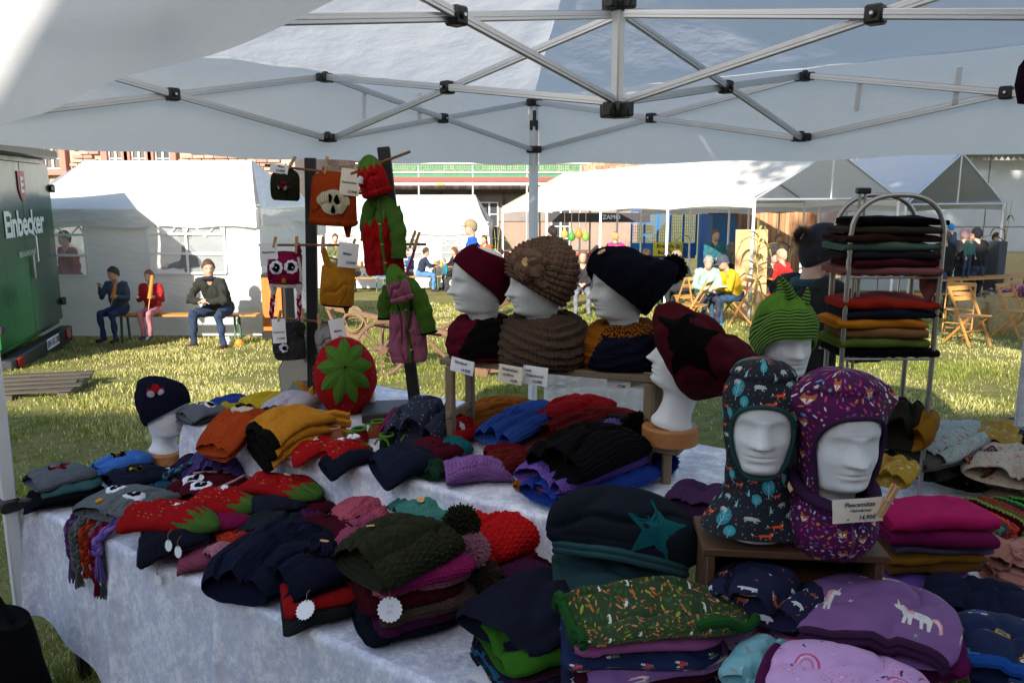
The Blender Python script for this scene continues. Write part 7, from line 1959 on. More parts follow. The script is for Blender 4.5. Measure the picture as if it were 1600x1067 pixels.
# more small pieces that fill the gaps between the piles
hat('dark burgundy crochet cap between the red pompom hat and the star beanie', (790, 900), (870, 868), B1, .24, k_('#2c0810', 'crochet', .01), .045, GFL, pat='star', ps=.017, pa=.004, lvl=0)
hat('dark brown knitted cap between the olive pile and the slate beanie', (755, 945), (840, 910), B1, .24, k_('#1d1512', 'crochet', .01), .045, GFL, pat='star', ps=.017, pa=.004, lvl=0)
hat('plum knitted cap behind the slate beanie', (800, 915), (880, 890), B1+.03, .22, k_('#3a1430', 'crochet', .01), .04, GFL, pat='star', ps=.017, pa=.004, lvl=0)
hat('navy knitted cap in front of the raised cloth, right of the teal crochet hat', (770, 815), (830, 795), B1, .2, k_('#12172c'), .04, GFL, lvl=0)
hat('rose knitted cap between the navy flower hat and the dusky pink hat', (520, 880), (590, 855), B1, .2, k_('#8c3f5c', 'crochet', .009), .04, GFL, pat='star', ps=.016, pa=.003, lvl=0)
hat('wine coloured cap beside the deep red beret', (560, 845), (620, 820), B1, .2, k_('#4e0a1c'), .04, GFL, lvl=0)
hat('red striped cap between the strawberry piles', (355, 842), (420, 826), B1, .16, k_('#8a1016', 'rib', .009), .03, GFL, pat='rib', ps=.014, pa=.003, lvl=0)
m = MB(); a, b = at(850, 600, 4.0), at(1012, 600, 4.0)
def ws(u, v):
    x = a.x+(b.x-a.x)*u; e = .02*math.sin(u*19)*(1-v)+.012*math.sin(u*43+v*3)
    return Vector((x, 4.0-.02*(1-v)+e, .02+1.03*v))
m.grid(ws, 50, 14); m.grid(lambda u, v: Vector((a.x+(b.x-a.x)*u, 4.0+.3*v, 1.05+.004*nz(u*5, v*5))), 16, 6)
m.build('white_sheet', tarp((.74, .75, .76), .15, 'linen', .02), None, label='white sheet draped over a box behind the wooden shelf', cat='sheet')

for l, b, c, z, w, col, kd in (('grey teal knitted cap supporting the teal crochet hat', (630, 815), (750, 795), B1, .24, '#2c4a4a', 'crochet'), ('old rose cap at the raised cloth behind the salmon cap', (575, 800), (640, 782), B1, .2, '#93506a', 'crochet'),
  ('violet knitted cap between the rear strawberry pile and the maroon cap', (470, 812), (520, 800), B1, .15, '#3f1f5a', 'knit'), ('orange knitted cap between the middle pile and the headbands', (395, 850), (450, 838), B1, .14, '#a2421c', 'knit'),
  ('pale pink knitted cap next to the pink chevron headband', (330, 872), (385, 852), B1+.012, .14, '#a8707f', 'crochet'), ('petrol knitted cap between the navy tractor hat and the owl hat', (240, 770), (285, 758), B1, .15, '#1f4a5a', 'knit'),
  ('turquoise knitted cap behind the maroon owl hat', (385, 745), (425, 735), B1, .14, '#1f6f86', 'knit'), ('dark green knitted cap between the navy beret and the lilac headband on the raised table', (660, 735), (705, 722), B2, .14, '#1c3a28', 'knit'),
  ('teal knitted cap at the front of the raised table beside the booties', (690, 700), (735, 690), B2, .14, '#17606a', 'crochet'), ('crimson cap between the kerchief and the rust headband', (770, 712), (830, 700), B2, .16, '#6a0f16', 'knit'),
  ('cream knitted cap between the white unicorn hat and the strawberry', (470, 655), (520, 645), B2, .14, '#b8ad98', 'knit'), ('dark brown cap behind the mustard hats', (480, 668), (540, 660), B2, .16, '#2a1c14', 'knit')):
    hat(l, b, c, z, w, k_(col, kd), .036, None, roll=.2, lvl=0)
# ================================================================== people
def capsule(m, p, q, r1, r2, n=10):
    p, q = Vector(p), Vector(q); d = (q-p); L = d.length; d = d.normalized() if L > 1e-6 else Vector((0, 0, 1))
    P = []; R_ = []
    for a in (-85, -50, -20): a = math.radians(a); P.append(p+d*r1*math.sin(a)); R_.append(r1*math.cos(a))
    for f in (.0, .5, 1): P.append(p.lerp(q, f)); R_.append(r1+(r2-r1)*f)
    for a in (20, 50, 85): a = math.radians(a); P.append(q+d*r2*math.sin(a)); R_.append(r2*math.cos(a))
    m.tube(P, R_, n)
SKIN = M('skin', (.52, .30, .21), .55, .08, 30)
SKIN2 = M('pale_skin', (.60, .38, .29), .55, .08, 30)
def cloth(c): return M('clothing_'+c[1:], c, .9, .15, 14, .003, 50)
HAIRN = 0
def person(label, x, y, yaw, pose='stand', s=1.0, top='#333333', trous='#2a3448', shoes='#2a221c', skin=None, hair='#3a2a1c', hat=None, hatc='#444444', seat=.46, lean=8, arms=('down', 'down'), hyaw=0, hpitch=0, coat=1.0, long=False, vox=.016, det=True, collar=None, knees=.13, foot=(0, 0), scarf=None, groundz=None, eyes_=False):
    skin = skin or SKIN; g = gz(y) if groundz is None else groundz
    t = thing('person', label, 'person', (x, y, g), math.radians(yaw))
    prim = []                                     # (p, q, r1, r2, material)
    m = MB()
    def cap(p, q, r1, r2, k):
        capsule(m, p, q, r1, r2); prim.append((Vector(p), Vector(q), r1, r2, k))
    S = s
    hz = (seat+.075*S) if pose == 'sit' else .93*S
    L = math.radians(lean)
    hip = Vector((0, 0, hz)); upv = Vector((0, math.sin(L), math.cos(L)))
    neck = hip+upv*.52*S; chest = hip+upv*.34*S; belly = hip+upv*.14*S
    sh = [neck+Vector((sx*.175*S, 0, -.05*S)) for sx in (-1, 1)]
    c = coat
    cap(hip+Vector((-.07*S, 0, 0)), hip+Vector((.07*S, 0, 0)), .12*S, .12*S, 2)
    for sx in (-1, 1):
        cap(belly+Vector((sx*.05*S, 0, -.06*S)), chest+Vector((sx*.07*S, .0, 0)), .118*S*c, .118*S*c, 1)
        cap(chest+Vector((sx*.07*S, 0, 0)), sh[(sx+1)//2]+Vector((-sx*.05*S, 0, -.01*S)), .112*S*c, .075*S*c, 1)
    cap(neck-upv*.06*S, neck+upv*.07*S, .055*S, .052*S, 0)
    for i, sx in enumerate((-1, 1)):
        h0 = hip+Vector((sx*.09*S, 0, -.01))
        if pose == 'sit':
            k = Vector((sx*knees*S, .43*S, max(seat+.03*S, .2))); a = Vector((sx*(knees+foot[0])*S, (.40+foot[1])*S, max(.09*S, seat-.45*S+.04)))
        elif pose == 'walk': k = Vector((sx*.10*S, .12*S*sx, .50*S)); a = Vector((sx*.10*S, .16*S*sx, .09*S))
        else: k = Vector((sx*.10*S, .02*S, .50*S)); a = Vector((sx*.11*S, -.01*S, .09*S))
        cap(h0, k, .092*S, .064*S, 2); cap(k, a, .060*S, .044*S, 2)
        cap(a+Vector((0, -.03*S, -.045*S)), a+Vector((sx*.02*S, .15*S, -.05*S)), .042*S, .036*S, 3)
        S0 = sh[i]; st = arms[i]
        if st == 'down': E = S0+Vector((sx*.06, -.02, -.29))*S; W_ = S0+Vector((sx*.06, .07, -.53))*S
        elif st == 'lap': E = S0+Vector((sx*.06, .06, -.27))*S; W_ = Vector((sx*.07*S, .26*S, hz+.13*S))
        elif st == 'clasp': E = S0+Vector((sx*.09, .12, -.25))*S; W_ = Vector((sx*.045*S, .43*S, hz+.15*S))
        elif st == 'table': E = S0+Vector((sx*.07, .14, -.23))*S; W_ = Vector((sx*.10*S, .46*S, hz+.25*S))
        elif st == 'mouth': E = S0+Vector((sx*.07, .10, -.24))*S; W_ = S0+Vector((-sx*.02, .27, -.02))*S
        elif st == 'hold': E = S0+Vector((sx*.06, .04, -.27))*S; W_ = S0+Vector((-sx*.01, .26, -.20))*S
        elif st == 'front': E = S0+Vector((sx*.06, .05, -.28))*S; W_ = S0+Vector((-sx*.08, .30, -.30))*S
        else: E, W_ = S0+Vector(st[0])*S, S0+Vector(st[1])*S
        cap(S0, E, .060*S*c, .050*S*c, 1); cap(E, W_, .050*S*c, .036*S*c, 1)
        d = (W_-E).normalized(); pal = W_+d*.065*S
        cap(W_, pal, .028*S, .034*S, 0)
        side = d.cross(Vector((0, 0, 1))); side = side.normalized() if side.length > .05 else Vector((1, 0, 0)); nn = side.cross(d)
        for f in range(4):
            b = pal+side*((f-1.5)*.020*S); ln = (.058, .070, .066, .05)[f]*S; e = b+d*ln*.6-nn*.006*S; cap(b, e, .0105*S, .010*S, 0); cap(e, e+d*ln*.35-nn*ln*.45, .010*S, .008*S, 0)
        cap(W_+d*.02*S-side*sx*.025*S, W_+d*.06*S-side*sx*.055*S-nn*.015*S, .012*S, .010*S, 0)
    # head
    hm = Matrix.Translation(neck+upv*.03*S+Vector((0, .015*S, 0))) @ Matrix.Rotation(math.radians(hyaw), 4, 'Z') @ Matrix.Rotation(math.radians(-hpitch), 4, 'X') @ Matrix.Scale(S*.98, 4) @ Matrix.Translation((0, .012, -.085))
    zs = list(np.linspace(.09, .328, 26)); nu = 32; o = len(m.v); vs = [hm @ head_pt(2*PI*i/nu, z, 0, 1) for z in zs for i in range(nu)]; fs = []
    for j in range(len(zs)-1):
        for i in range(nu): fs.append((j*nu+(i+1) % nu, j*nu+i, (j+1)*nu+i, (j+1)*nu+(i+1) % nu))
    fs.append(tuple(range(nu))); fs.append(tuple((len(zs)-1)*nu+i for i in range(nu))[::-1]); m.add(vs, fs)
    prim.append((hm @ Vector((0, 0, .15)), hm @ Vector((0, 0, .26)), .085*S, .085*S, 0))
    for sx in (-1, 1): capsule(m, hm @ Vector((sx*.074, -.008, .175)), hm @ Vector((sx*.080, -.016, .205)), .012*S, .016*S, 8)
    me = bpy.data.meshes.new('body'); me.from_pydata([tuple(p) for p in m.v], [], m.f); ob = bpy.data.objects.new('body', me); C.objects.link(ob)
    md = ob.modifiers.new('r', 'REMESH'); md.mode = 'VOXEL'; md.voxel_size = vox
    sm_ = ob.modifiers.new('s', 'SMOOTH'); sm_.iterations = 3; sm_.factor = .5
    dg = bpy.context.evaluated_depsgraph_get(); me2 = bpy.data.meshes.new_from_object(ob.evaluated_get(dg)); ob.modifiers.clear(); ob.data = me2; bpy.data.meshes.remove(me); me2.name = 'body'
    for k in (skin, cloth(top), cloth(trous), cloth(shoes)): me2.materials.append(k)
    n = len(me2.polygons); cen = np.empty(n*3, np.float32); me2.polygons.foreach_get('center', cen); cen = cen.reshape(-1, 3)
    best = np.full(n, 9e9); mi = np.zeros(n, np.int32)
    for p, q, r1, r2, k in prim:
        p_ = np.array(p); d = np.array(q)-p_; l2 = (d*d).sum() or 1e-9; f = np.clip(((cen-p_)@d)/l2, 0, 1)
        dist = np.linalg.norm(cen-p_-f[:, None]*d, axis=1)-(r1+(r2-r1)*f)
        w_ = dist < best; best[w_] = dist[w_]; mi[w_] = k
    me2.polygons.foreach_set('material_index', mi); me2.polygons.foreach_set('use_smooth', [True]*n)
    # folds in the clothes
    vn = len(me2.vertices); co = np.empty(vn*3, np.float32); me2.vertices.foreach_get('co', co); co = co.reshape(-1, 3); no = np.empty(vn*3, np.float32); me2.vertices.foreach_get('normal', no); no = no.reshape(-1, 3)
    w_ = (.007*np.sin(co[:, 2]*38+6*np.sin(co[:, 0]*11)+5*np.sin(co[:, 1]*9))+.005*np.sin(co[:, 0]*43+co[:, 2]*21))*(co[:, 2] < neck.z-.02)*(np.linalg.norm(co-np.array(neck), axis=1) > .10)
    co += no*w_[:, None]*S; me2.vertices.foreach_set('co', co.ravel()); me2.update()
    ob.parent = t; MW[ob.name] = MW[t.name].copy()
    # hair, hat, collar
    def shell(name, mat, fn_mesh): 
        q = fn_mesh; return q.build(name, mat, t, local=True)
    if hair:
        hmat = M('hair_'+hair[1:], hair, .75, .35, 40, .004, 120)
        h = Dome(hm, .011, 30 if not long else 34, -38 if not long else -60, sag=2.5, pat='rib', ps=.009, pa=.004, seed=x)
        q = h.mesh(40, 16); shell('hair', hmat, q)
        if long:
            q = MB(); q.grid(lambda u, v: hm @ Vector(((.085+.02*v)*math.sin(PI*(.5+u)), (.10)*math.cos(PI*(.5+u))-.012-.02*v, .22-.25*v+.01*nz(u*9, v*2, x))), 26, 8); q.grid(lambda u, v: hm @ Vector(((.070+.02*v)*math.sin(PI*(1.5-u)), (.085)*math.cos(PI*(1.5-u))-.012-.02*v, .22-.25*v)), 26, 8); shell('long_hair', hmat, q)
    if hat:
        hc = cloth(hatc)
        h = Dome(hm, .019, 22 if hat != 'hood' else 40, -22 if hat == 'cap' else -48, puff=.05 if hat != 'hood' else .16, sag=1)
        shell('cap' if hat == 'cap' else hat, hc, h.mesh(40, 16))
        if hat == 'cap':
            q = MB(); q.grid(lambda u, v: hm @ Vector(((.075)*math.sin((u-.5)*2.2)*(1-.1*v), .09+.085*v-.03*abs(2*u-1)**2*1.3, .252-.018*v-.012*abs(2*u-1)**2)), 12, 4); q.grid(lambda u, v: hm @ Vector(((.075)*math.sin((.5-u)*2.2)*(1-.1*v), .09+.085*v-.03*abs(2*u-1)**2*1.3, .246-.018*v-.012*abs(2*u-1)**2)), 12, 4); shell('cap_peak', hc, q)
        if hat == 'pompom_hat':
            q = MB(); c_ = hm @ Vector((0, -.14, .25)); rs = random.Random(3)
            for k in range(900):
                d = Vector((rs.gauss(0, 1), rs.gauss(0, 1), rs.gauss(0, 1))).normalized(); o_ = d.orthogonal().normalized()*.002; q.add([c_+d*.02+o_, c_+d*.02-o_, c_+d*(.05+.015*rs.random())], [(0, 1, 2)])
            shell('pompom', M('fur', (.07, .05, .04), .9), q)
    if collar:
        q = MB(); q.tube([neck+Vector((math.cos(a)*.082*S, math.sin(a)*.075*S+.01, -.0*S+.012*math.sin(a))) for a in np.linspace(0, 2*PI, 22, endpoint=False)], .028*S, 8, closed=True); shell('collar', cloth(collar), q)
    if eyes_:
        for sx in (-1, 1):
            q = MB(); q.lathe([(0, -.006), (.005, -.004), (.0065, 0), (.005, .004), (0, .006)], 8, hm @ Vector((sx*.032, .082, .2045))); shell('eye', M('dark_eye', (.03, .02, .018), .3), q)
            q = MB(); q.tube([hm @ Vector((sx*.017, .094, .222)), hm @ Vector((sx*.032, .091, .226)), hm @ Vector((sx*.05, .079, .222))], .0035*S, 6); shell('eyebrow', M('brow_'+(hair or '#000000')[1:], hair or '#332211', .8), q)
    return t, hm
BY = 11.75
def on(px, y): return (px-800)/F*(y*CP+(CAMZ-gz(y)-.6)*SP)
# the bench in front of the white gazebo and the three on it
BW_ = woodm('#b97f3c', sc=(2, 30, 30)); GREENM = M('green_bench_steel', (.05, .13, .07), .5)
def beer_bench(label, a, b, zh, wd=.25, group='beer benches', name='beer_bench', cat='bench'):
    a, b = Vector(a), Vector(b); d = (b-a).normalized(); n = Vector((-d.y, d.x, 0)); c = (a+b)/2
    t = thing(name, label, cat, (c.x, c.y, c.z), 0, group)
    k = 2 if wd < .4 else 3
    for i in range(k):
        o = n*((i-(k-1)/2)*wd/k); m = MB(); m.bar(a+o+Vector((0, 0, zh-.014)), b+o+Vector((0, 0, zh-.014)), wd/k-.006, .027, b=.004); m.build('plank', BW_, t)
    for f in (.14, .86):
        p = a.lerp(b, f)
        for sx in (-1, 1):
            m = MB(); m.bar(p+n*sx*wd*.5, p+n*sx*wd*.38+Vector((0, 0, zh-.03)), .03, .03, b=.003); m.build('leg', GREENM, t)
        m = MB(); m.bar(p-n*wd*.45+Vector((0, 0, .06)), p+n*wd*.45+Vector((0, 0, .06)), .025, .025, b=.003); m.build('brace', GREENM, t); m = MB(); m.bar(p+Vector((0, 0, zh-.04)), p+d*(.35 if f < .5 else -.35)+Vector((0, 0, zh-.04)), .02, .02); m.build('brace', GREENM, t)
    return t
beer_bench('long wooden beer bench with three people in front of the white gazebo', (on(158, BY), BY, gz(BY)), (on(403, BY), BY, gz(BY)), .44)
person('boy in blue plaid jacket on the bench, eating from a skewer', on(190, BY), BY-.06, 172, 'sit', .78, '#3a4656', '#1d2c52', '#22222a', None, '#3a2a1c', None, seat=.46, lean=6, arms=('hold', 'mouth'), hyaw=-28, hpitch=8, vox=.010, knees=.12, foot=(.0, -.02), eyes_=True)
person('girl in red jacket and striped leggings on the bench, holding a spiral skewer', on(241, BY), BY-.04, 180, 'sit', .72, '#96121a', '#b0707a', '#39414e', SKIN2, '#7a5230', None, seat=.46, lean=4, arms=('hold', 'hold'), hyaw=-6, hpitch=4, long=False, vox=.010, knees=.09, foot=(-.03, -.03), eyes_=True)
person('man in dark olive jacket and jeans leaning forward on the bench, hands clasped', on(350, BY), BY-.08, 168, 'sit', 1.0, '#20221c', '#23344e', '#4a3626', None, '#4a3422', None, seat=.46, lean=30, arms=('clasp', 'clasp'), hyaw=38, hpitch=2, coat=1.12, vox=.011, knees=.20, foot=(.03, .0), collar='#1a1e30', eyes_=True)
POT = M('fried_potato', (.62, .28, .05), .6, .2, 40)
def skewer(label, px, py0, py1, d):
    a, b = at(px, py1, d), at(px+4, py0, d); t = thing('potato_skewer', label, 'snack', a, 0, 'snacks on skewers')
    m = MB(); m.tube([a-(b-a)*.5, b], .006, 6); m.build('stick', WOODL, t)
    m = MB(); n = 90; pts = []; rr = []
    for k in range(n): f = k/(n-1); pts.append(a.lerp(b, f)); rr.append((.034 if (k % 6) < 3 else .016)*(1-.35*f))
    m.tube(pts, rr, 12); m.build('potato_spiral', POT, t)
skewer('long orange spiral potato on a stick held by the girl', 234, 430, 466, BY-.36); skewer('dark orange skewer held by the boy', 176, 446, 466, BY-.36)
m = MB(); q = G(354, 540); m.lathe([(0, 0), (.06, .02), (.075, .07), (.05, .12), (0, .13)], 14, q); m.build('white_ball', WHITE, None, label='small white ball lying by the seated man\'s foot', cat='ball')
m = MB(); q = G(374, 541); m.lathe([(0, 0), (.06, .015), (.07, .05), (.04, .10), (0, .11)], 12, q); m.build('small_pumpkin', M('pumpkin_skin', (.7, .22, .02), .5, .2, 20), None, label='small orange pumpkin behind the seated man\'s shoe', cat='pumpkin')
person('person in red jacket seen through the left gazebo window', on(118, 13.4), 13.4, 150, 'stand', .97, '#8a1018', '#22242c', hair='#2c2018', vox=.02)
person('person in dark clothes behind the right gazebo window', on(305, 13.5), 13.5, 120, 'stand', 1.0, '#1a1a1f', '#22242c', hair='#6a4a30', arms=('front', 'front'), vox=.02)
# customer at the wire rack
person('customer in black coat and grey pompom hat behind the wire rack', on(1272, 3.9)-.15, 3.95, -72, 'stand', 1.02, '#0e0e0e', '#15161a', '#111111', SKIN2, '#4a3826', 'pompom_hat', '#23262e', lean=12, arms=(((-.05, .10, -.27), (.02, .36, -.30)), ((.05, .12, -.25), (-.02, .40, -.26))), hpitch=14, coat=1.32, vox=.011, collar='#1d3a48', eyes_=True)
# the older couple
def chair(label, x, y, rz, g='wooden folding chairs'):
    t = thing('folding_chair', label, 'folding chair', (x, y, gz(y)), math.radians(rz), g); W = woodm('#b5803f', sc=(20, 20, 4))
    def p(nm, a, b, w1, w2): m = MB(); m.bar(a, b, w1, w2, b=.003, up=(1, 0, 0)); m.build(nm, W, t, local=True)
    for sx in (-.2, .2):
        p('leg', (sx, .24, 0), (sx, -.21, .82), .034, .020); p('leg', (sx*.88, -.24, 0), (sx*.88, .16, .43), .034, .020)
    for k in range(6): m = MB(); m.box((0, .19-.065*k, .44-.004*k), (.39, .05, .014), b=.003); m.build('seat_slat', W, t, local=True)
    for z, y_ in ((.80, -.215), (.66, -.142)): m = MB(); m.box((0, y_, z), (.40, .016, .07), rot=Matrix.Rotation(.5, 3, 'X'), b=.003); m.build('back_slat', W, t, local=True)
    for y_, z in ((.12, .22), (-.17, .10)): m = MB(); m.tube([(-.19, y_, z), (.19, y_, z)], .009, 6); m.build('rung', W, t, local=True)
    return t
ch = [(1098, 14.6, 190, 'wooden folding chair with the woman in the mint jacket'), (1152, 14.5, 100, 'wooden folding chair with the man in the yellow jacket'), (1088, 13.6, 60, 'empty folding chair turned sideways before the old couple'), (1075, 15.6, 20, 'empty folding chair behind the navy pompom hat'),
      (1516, 11.6, 200, 'wooden folding chair with its back to the stall, in front of the straw'), (1500, 12.7, 150, 'wooden folding chair half hidden behind the nearest one by the straw'), (1588, 12.4, 210, 'wooden folding chair by the flowers at the right edge'), (1240, 16.2, 120, 'folding chair under the person in the red jacket')]
c0 = None
for px, y, rz, l in ch:
    c0 = chair(l, on(px, y), y, rz) if c0 is None else dup(c0, (on(px, y), y, gz(y)), math.radians(rz), l)
person('elderly woman in mint quilted jacket looking down, sitting beside the yellow jacket', on(1100, 14.5), 14.5, 186, 'sit', .96, '#8fb8a0', '#2a3346', '#3a3a40', SKIN2, '#8d8880', None, lean=14, arms=('lap', 'clasp'), hyaw=-12, hpitch=28, coat=1.15, vox=.014, eyes_=True)
person('elderly man in bright yellow quilted jacket and grey cap leaning over a paper', on(1150, 14.45), 14.45, 112, 'sit', 1.0, '#c9a314', '#2c4560', '#2f8a90', None, '#777777', 'cap', '#3f4450', lean=26, arms=('clasp', 'clasp'), hpitch=24, coat=1.18, vox=.014, eyes_=True)
m = MB(); q = Vector((on(1122, 14.2), 14.05, gz(14.2)+.72)); m.box(q, (.22, .16, .004), rz=.4, b=.001); m.build('paper_sheet', PAPER, None, label='sheet of paper held between the elderly couple', cat='paper')
# people farther off
FAR = [
 ('tall man in bright blue shirt and beige cap standing in profile', 740, 15.0, 98, 'stand', 1.09, '#1550b0', '#2c3038', dict(hat='cap', hatc='#8a7a58', hair='#777777', lean=2)),
 ('man in dark grey hoodie standing with his back turned near the gourds', 866, 16.8, 25, 'stand', 1.05, '#3c4048', '#2a2e38', dict(hair='#1c1612', collar='#3c4048')),
 ('woman in bright pink jacket with her back turned by the blue truck', 962, 20.5, 15, 'stand', 1.0, '#d42a7a', '#2a2a32', dict(hair='#a88a5c', collar='#55555c', coat=1.15)),
 ('man in dark vest and teal sleeves standing at the blue cab', 1112, 18.5, 190, 'stand', 1.03, '#1f5560', '#22242a', dict(hair='#5c4a3c', arms=('front', 'front'), coat=1.1)),
 ('person in fur trimmed hood sitting behind the brown crochet cap', 910, 16.5, 175, 'sit', .98, '#232024', '#6d7076', dict(hat='hood', hatc='#6a4a30', hair=None, arms=('lap', 'lap'))),
 ('person in green jumper sitting near the corn stalk', 1012, 18.0, 20, 'sit', 1.0, '#4f7a58', '#2a2a2a', dict(hair='#3c2418', long=True)),
 ('small person in grey cap sitting beside the green jumper', 988, 18.6, 10, 'sit', .92, '#3a4250', '#2a2a2a', dict(hat='bobble_hat', hatc='#7c7f88', hair=None)),
 ('person in dark green jacket bending at the table behind the old couple', 1078, 17.0, 60, 'sit', 1.05, '#26352a', '#20242a', dict(hair='#8a7a66', lean=30, coat=1.25, arms=('table', 'table'))),
 ('person in loud red jacket sitting with back to the grey pompom customer', 1228, 15.9, 40, 'sit', 1.02, '#c8201a', '#33353c', dict(hair='#b09a80', coat=1.15, lean=12)),
 ('woman in plaid coat standing in front of the far white tent', 1209, 20.0, 200, 'stand', .98, '#a8a094', '#22242a', dict(hair='#8a6a40', coat=1.2)),
 ('person in maroon sitting at the table before the plywood board', 1204, 17.2, 190, 'sit', .95, '#2a1418', '#20222a', dict(hair='#2a1c16', arms=('table', 'table'))),
 ('child in magenta top behind the plywood board', 1222, 19.0, 180, 'stand', .62, '#b82a78', '#2a2a3a', dict(hair='#6a4a2a')),
 ('man in navy T-shirt and jeans sitting sideways on a beer bench', 655, 24.5, -82, 'sit', 1.02, '#1c2740', '#4f7aa8', dict(hair='#3a2c20', lean=20, arms=('table', 'table'))),
 ('toddler in teal jacket standing beside the beer table', 697, 24.2, 120, 'stand', .58, '#1f6a78', '#3a3a40', dict(hair='#8a6a44')),
 ('woman with long auburn hair in black at the beer table', 715, 25.2, 110, 'sit', 1.0, '#121216', '#1c1c22', dict(hair='#6a3418', long=True, arms=('table', 'table'))),
 ('person in blue jacket sitting behind the right dowel', 640, 25.6, 140, 'sit', 1.0, '#2b4a74', '#33384a', dict(hair='#5a4430', arms=('table', 'table'))),
 ('person in light jeans sitting behind the yellow pegged hat', 590, 23.5, -60, 'sit', 1.0, '#1c2a52', '#4f82b4', dict(hair='#4a3826', lean=16, arms=('table', 'table'))),
 ('person in pale top at the beer table behind the yellow hat', 555, 24.8, 170, 'sit', 1.0, '#c9b8a4', '#4a4a50', dict(hair='#6a4a2a', arms=('table', 'mouth'))),
 ('blonde person in blue shirt at the far beer table', 572, 26.0, 200, 'sit', 1.0, '#2b5ca0', '#33384a', dict(hair='#9a7a48', long=True)),
 ('person in red top sitting by the corn in front of the long house', 803, 20.5, 150, 'sit', 1.0, '#b01a20', '#2a2a30', dict(hair='#4a2c1c', arms=('table', 'mouth'))),
 ('person in black jacket behind the red top', 822, 22.0, 170, 'sit', 1.02, '#1b1b20', '#20222a', dict(hair='#6a4c34', arms=('table', 'table'))),
 ('person in dusky grey sitting beside the corn leaves', 786, 22.5, 100, 'sit', 1.0, '#4a4a56', '#26282e', dict(hair='#2c2018')),
 ('dark dressed woman with bun carrying a child in a blue hat', 1474, 17.0, 15, 'stand', 1.0, '#101014', '#14161c', dict(hair='#5a4430', coat=1.15)),
 ('child in bright blue bobble hat held beside the dark dressed woman', 1481, 17.2, 20, 'stand', .62, '#1a2a40', '#22242c', dict(hat='bobble_hat', hatc='#1f86c4', hair=None, groundz=gz(17)+.78)),
 ('person in dark coat with pale cap in the middle of the right group', 1503, 17.9, 350, 'stand', 1.03, '#15161c', '#1c2230', dict(hat='bobble_hat', hatc='#a8888c', hair=None, coat=1.2)),
 ('man in black with dark cap at the right of the group, child on his arm', 1524, 17.2, 10, 'stand', 1.03, '#0d0e12', '#26344e', dict(hat='bobble_hat', hatc='#0e1018', hair=None, coat=1.3, arms=('front', 'front'))),
 ('toddler in teal carried in front of the man in black', 1507, 16.8, 200, 'stand', .55, '#3f6a60', '#2a3a50', dict(hair='#9a6a44', groundz=gz(17)+.72)),
 ('child with ginger hair sitting low at the right beer table', 1463, 16.6, 170, 'sit', .7, '#2a3a60', '#2a3a5a', dict(hair='#8a4420')),
 ('person in dark sweater between the red jacket and the pole', 935, 19.5, 170, 'sit', 1.0, '#2a2c33', '#22242a', dict(hair='#5a3a24', arms=('table', 'table'))),
 ('woman in cream jumper at the beer table left of the navy T-shirt man', 620, 26.5, 160, 'sit', 1.0, '#b8ad9a', '#3a3a44', dict(hair='#4a3020', long=True, arms=('table', 'table'))),
 ('man in olive shirt standing before the distant white tent', 525, 23.0, 200, 'stand', 1.0, '#5a5f3c', '#2a2e38', dict(hair='#4a3a2a', arms=('front', 'front'))),
 ('woman in orange jacket standing in front of the long house', 760, 24.0, 150, 'stand', .98, '#b8501c', '#2a2a30', dict(hair='#2c2018', long=True)),
 ('person in white shirt sitting between the pole and the brown cap', 848, 19.0, 200, 'sit', 1.0, '#b9b9b4', '#33384a', dict(hair='#3a2a1c', arms=('table', 'table'))),
 ('person in blue fleece at the table behind the navy pompom hat', 950, 18.2, 160, 'sit', 1.0, '#2a4f8a', '#22242a', dict(hair='#8a8078', arms=('table', 'table'))),
 ('man in grey jumper standing under the beer tent by the plywood board', 1150, 19.2, 170, 'stand', 1.02, '#6a6a66', '#2c3038', dict(hair='#3a2a1c')),
 ('person in violet jacket sitting deep under the beer tent', 1040, 20.5, 180, 'sit', 1.0, '#4f2f6a', '#22242a', dict(hair='#6a4a2a', arms=('table', 'table'))),
 ('man in navy fleece standing near the barn wall at the right', 1545, 20.5, 200, 'stand', 1.0, '#1a2238', '#22242a', dict(hair='#4a3a2a')),
]
for l, px, y, yaw, pose, s, top, tr, kw in FAR:
    kw.setdefault('vox', .024 if y > 18 else .018); kw.setdefault('lean', 8)
    person(l, on(px, y), y, yaw, pose, s, top, tr, **kw)

# ================================================================== beer tables, benches, corn, boards
def bt(label, px0, px1, y0, y1, h, name, wd, cat, group):
    beer_bench(label, (on(px0, y0), y0, gz((y0+y1)/2)), (on(px1, y1), y1, gz((y0+y1)/2)), h, wd, group, name, cat)
for i, (a, b, y0, y1, h, wd, l) in enumerate(((668, 742, 24.9, 25.3, .76, .5, 'beer table between the navy T-shirt man and the auburn woman'), (528, 600, 24.3, 24.3, .76, .5, 'beer table behind the yellow pegged hat'), (1440, 1640, 16.4, 17.6, .76, .5, 'long beer table in front of the dark dressed group'), (1195, 1300, 16.8, 17.4, .76, .5, 'beer table behind the person in the red jacket'), (780, 850, 21.2, 21.6, .76, .5, 'beer table by the corn stalks'), (1020, 1085, 17.9, 17.6, .76, .5, 'beer table behind the old couple'))):
    bt(l, a, b, y0, y1, h, 'beer_table', wd, 'table', 'beer tables')
for a, b, y0, y1, l in ((640, 690, 24.4, 24.6, 'beer bench under the navy T-shirt man'), (535, 610, 23.5, 23.5, 'beer bench under the person in light jeans'), (1400, 1515, 15.9, 16.5, 'beer bench in front of the long right table'), (1195, 1290, 15.9, 16.0, 'low beer bench beside the red jacket'), (895, 945, 16.5, 16.5, 'beer bench under the fur hooded person')):
    bt(l, a, b, y0, y1, .46, 'beer_bench', .25, 'bench', 'beer benches')
GLS = M('beer', (.7, .35, .03), .15, .1)
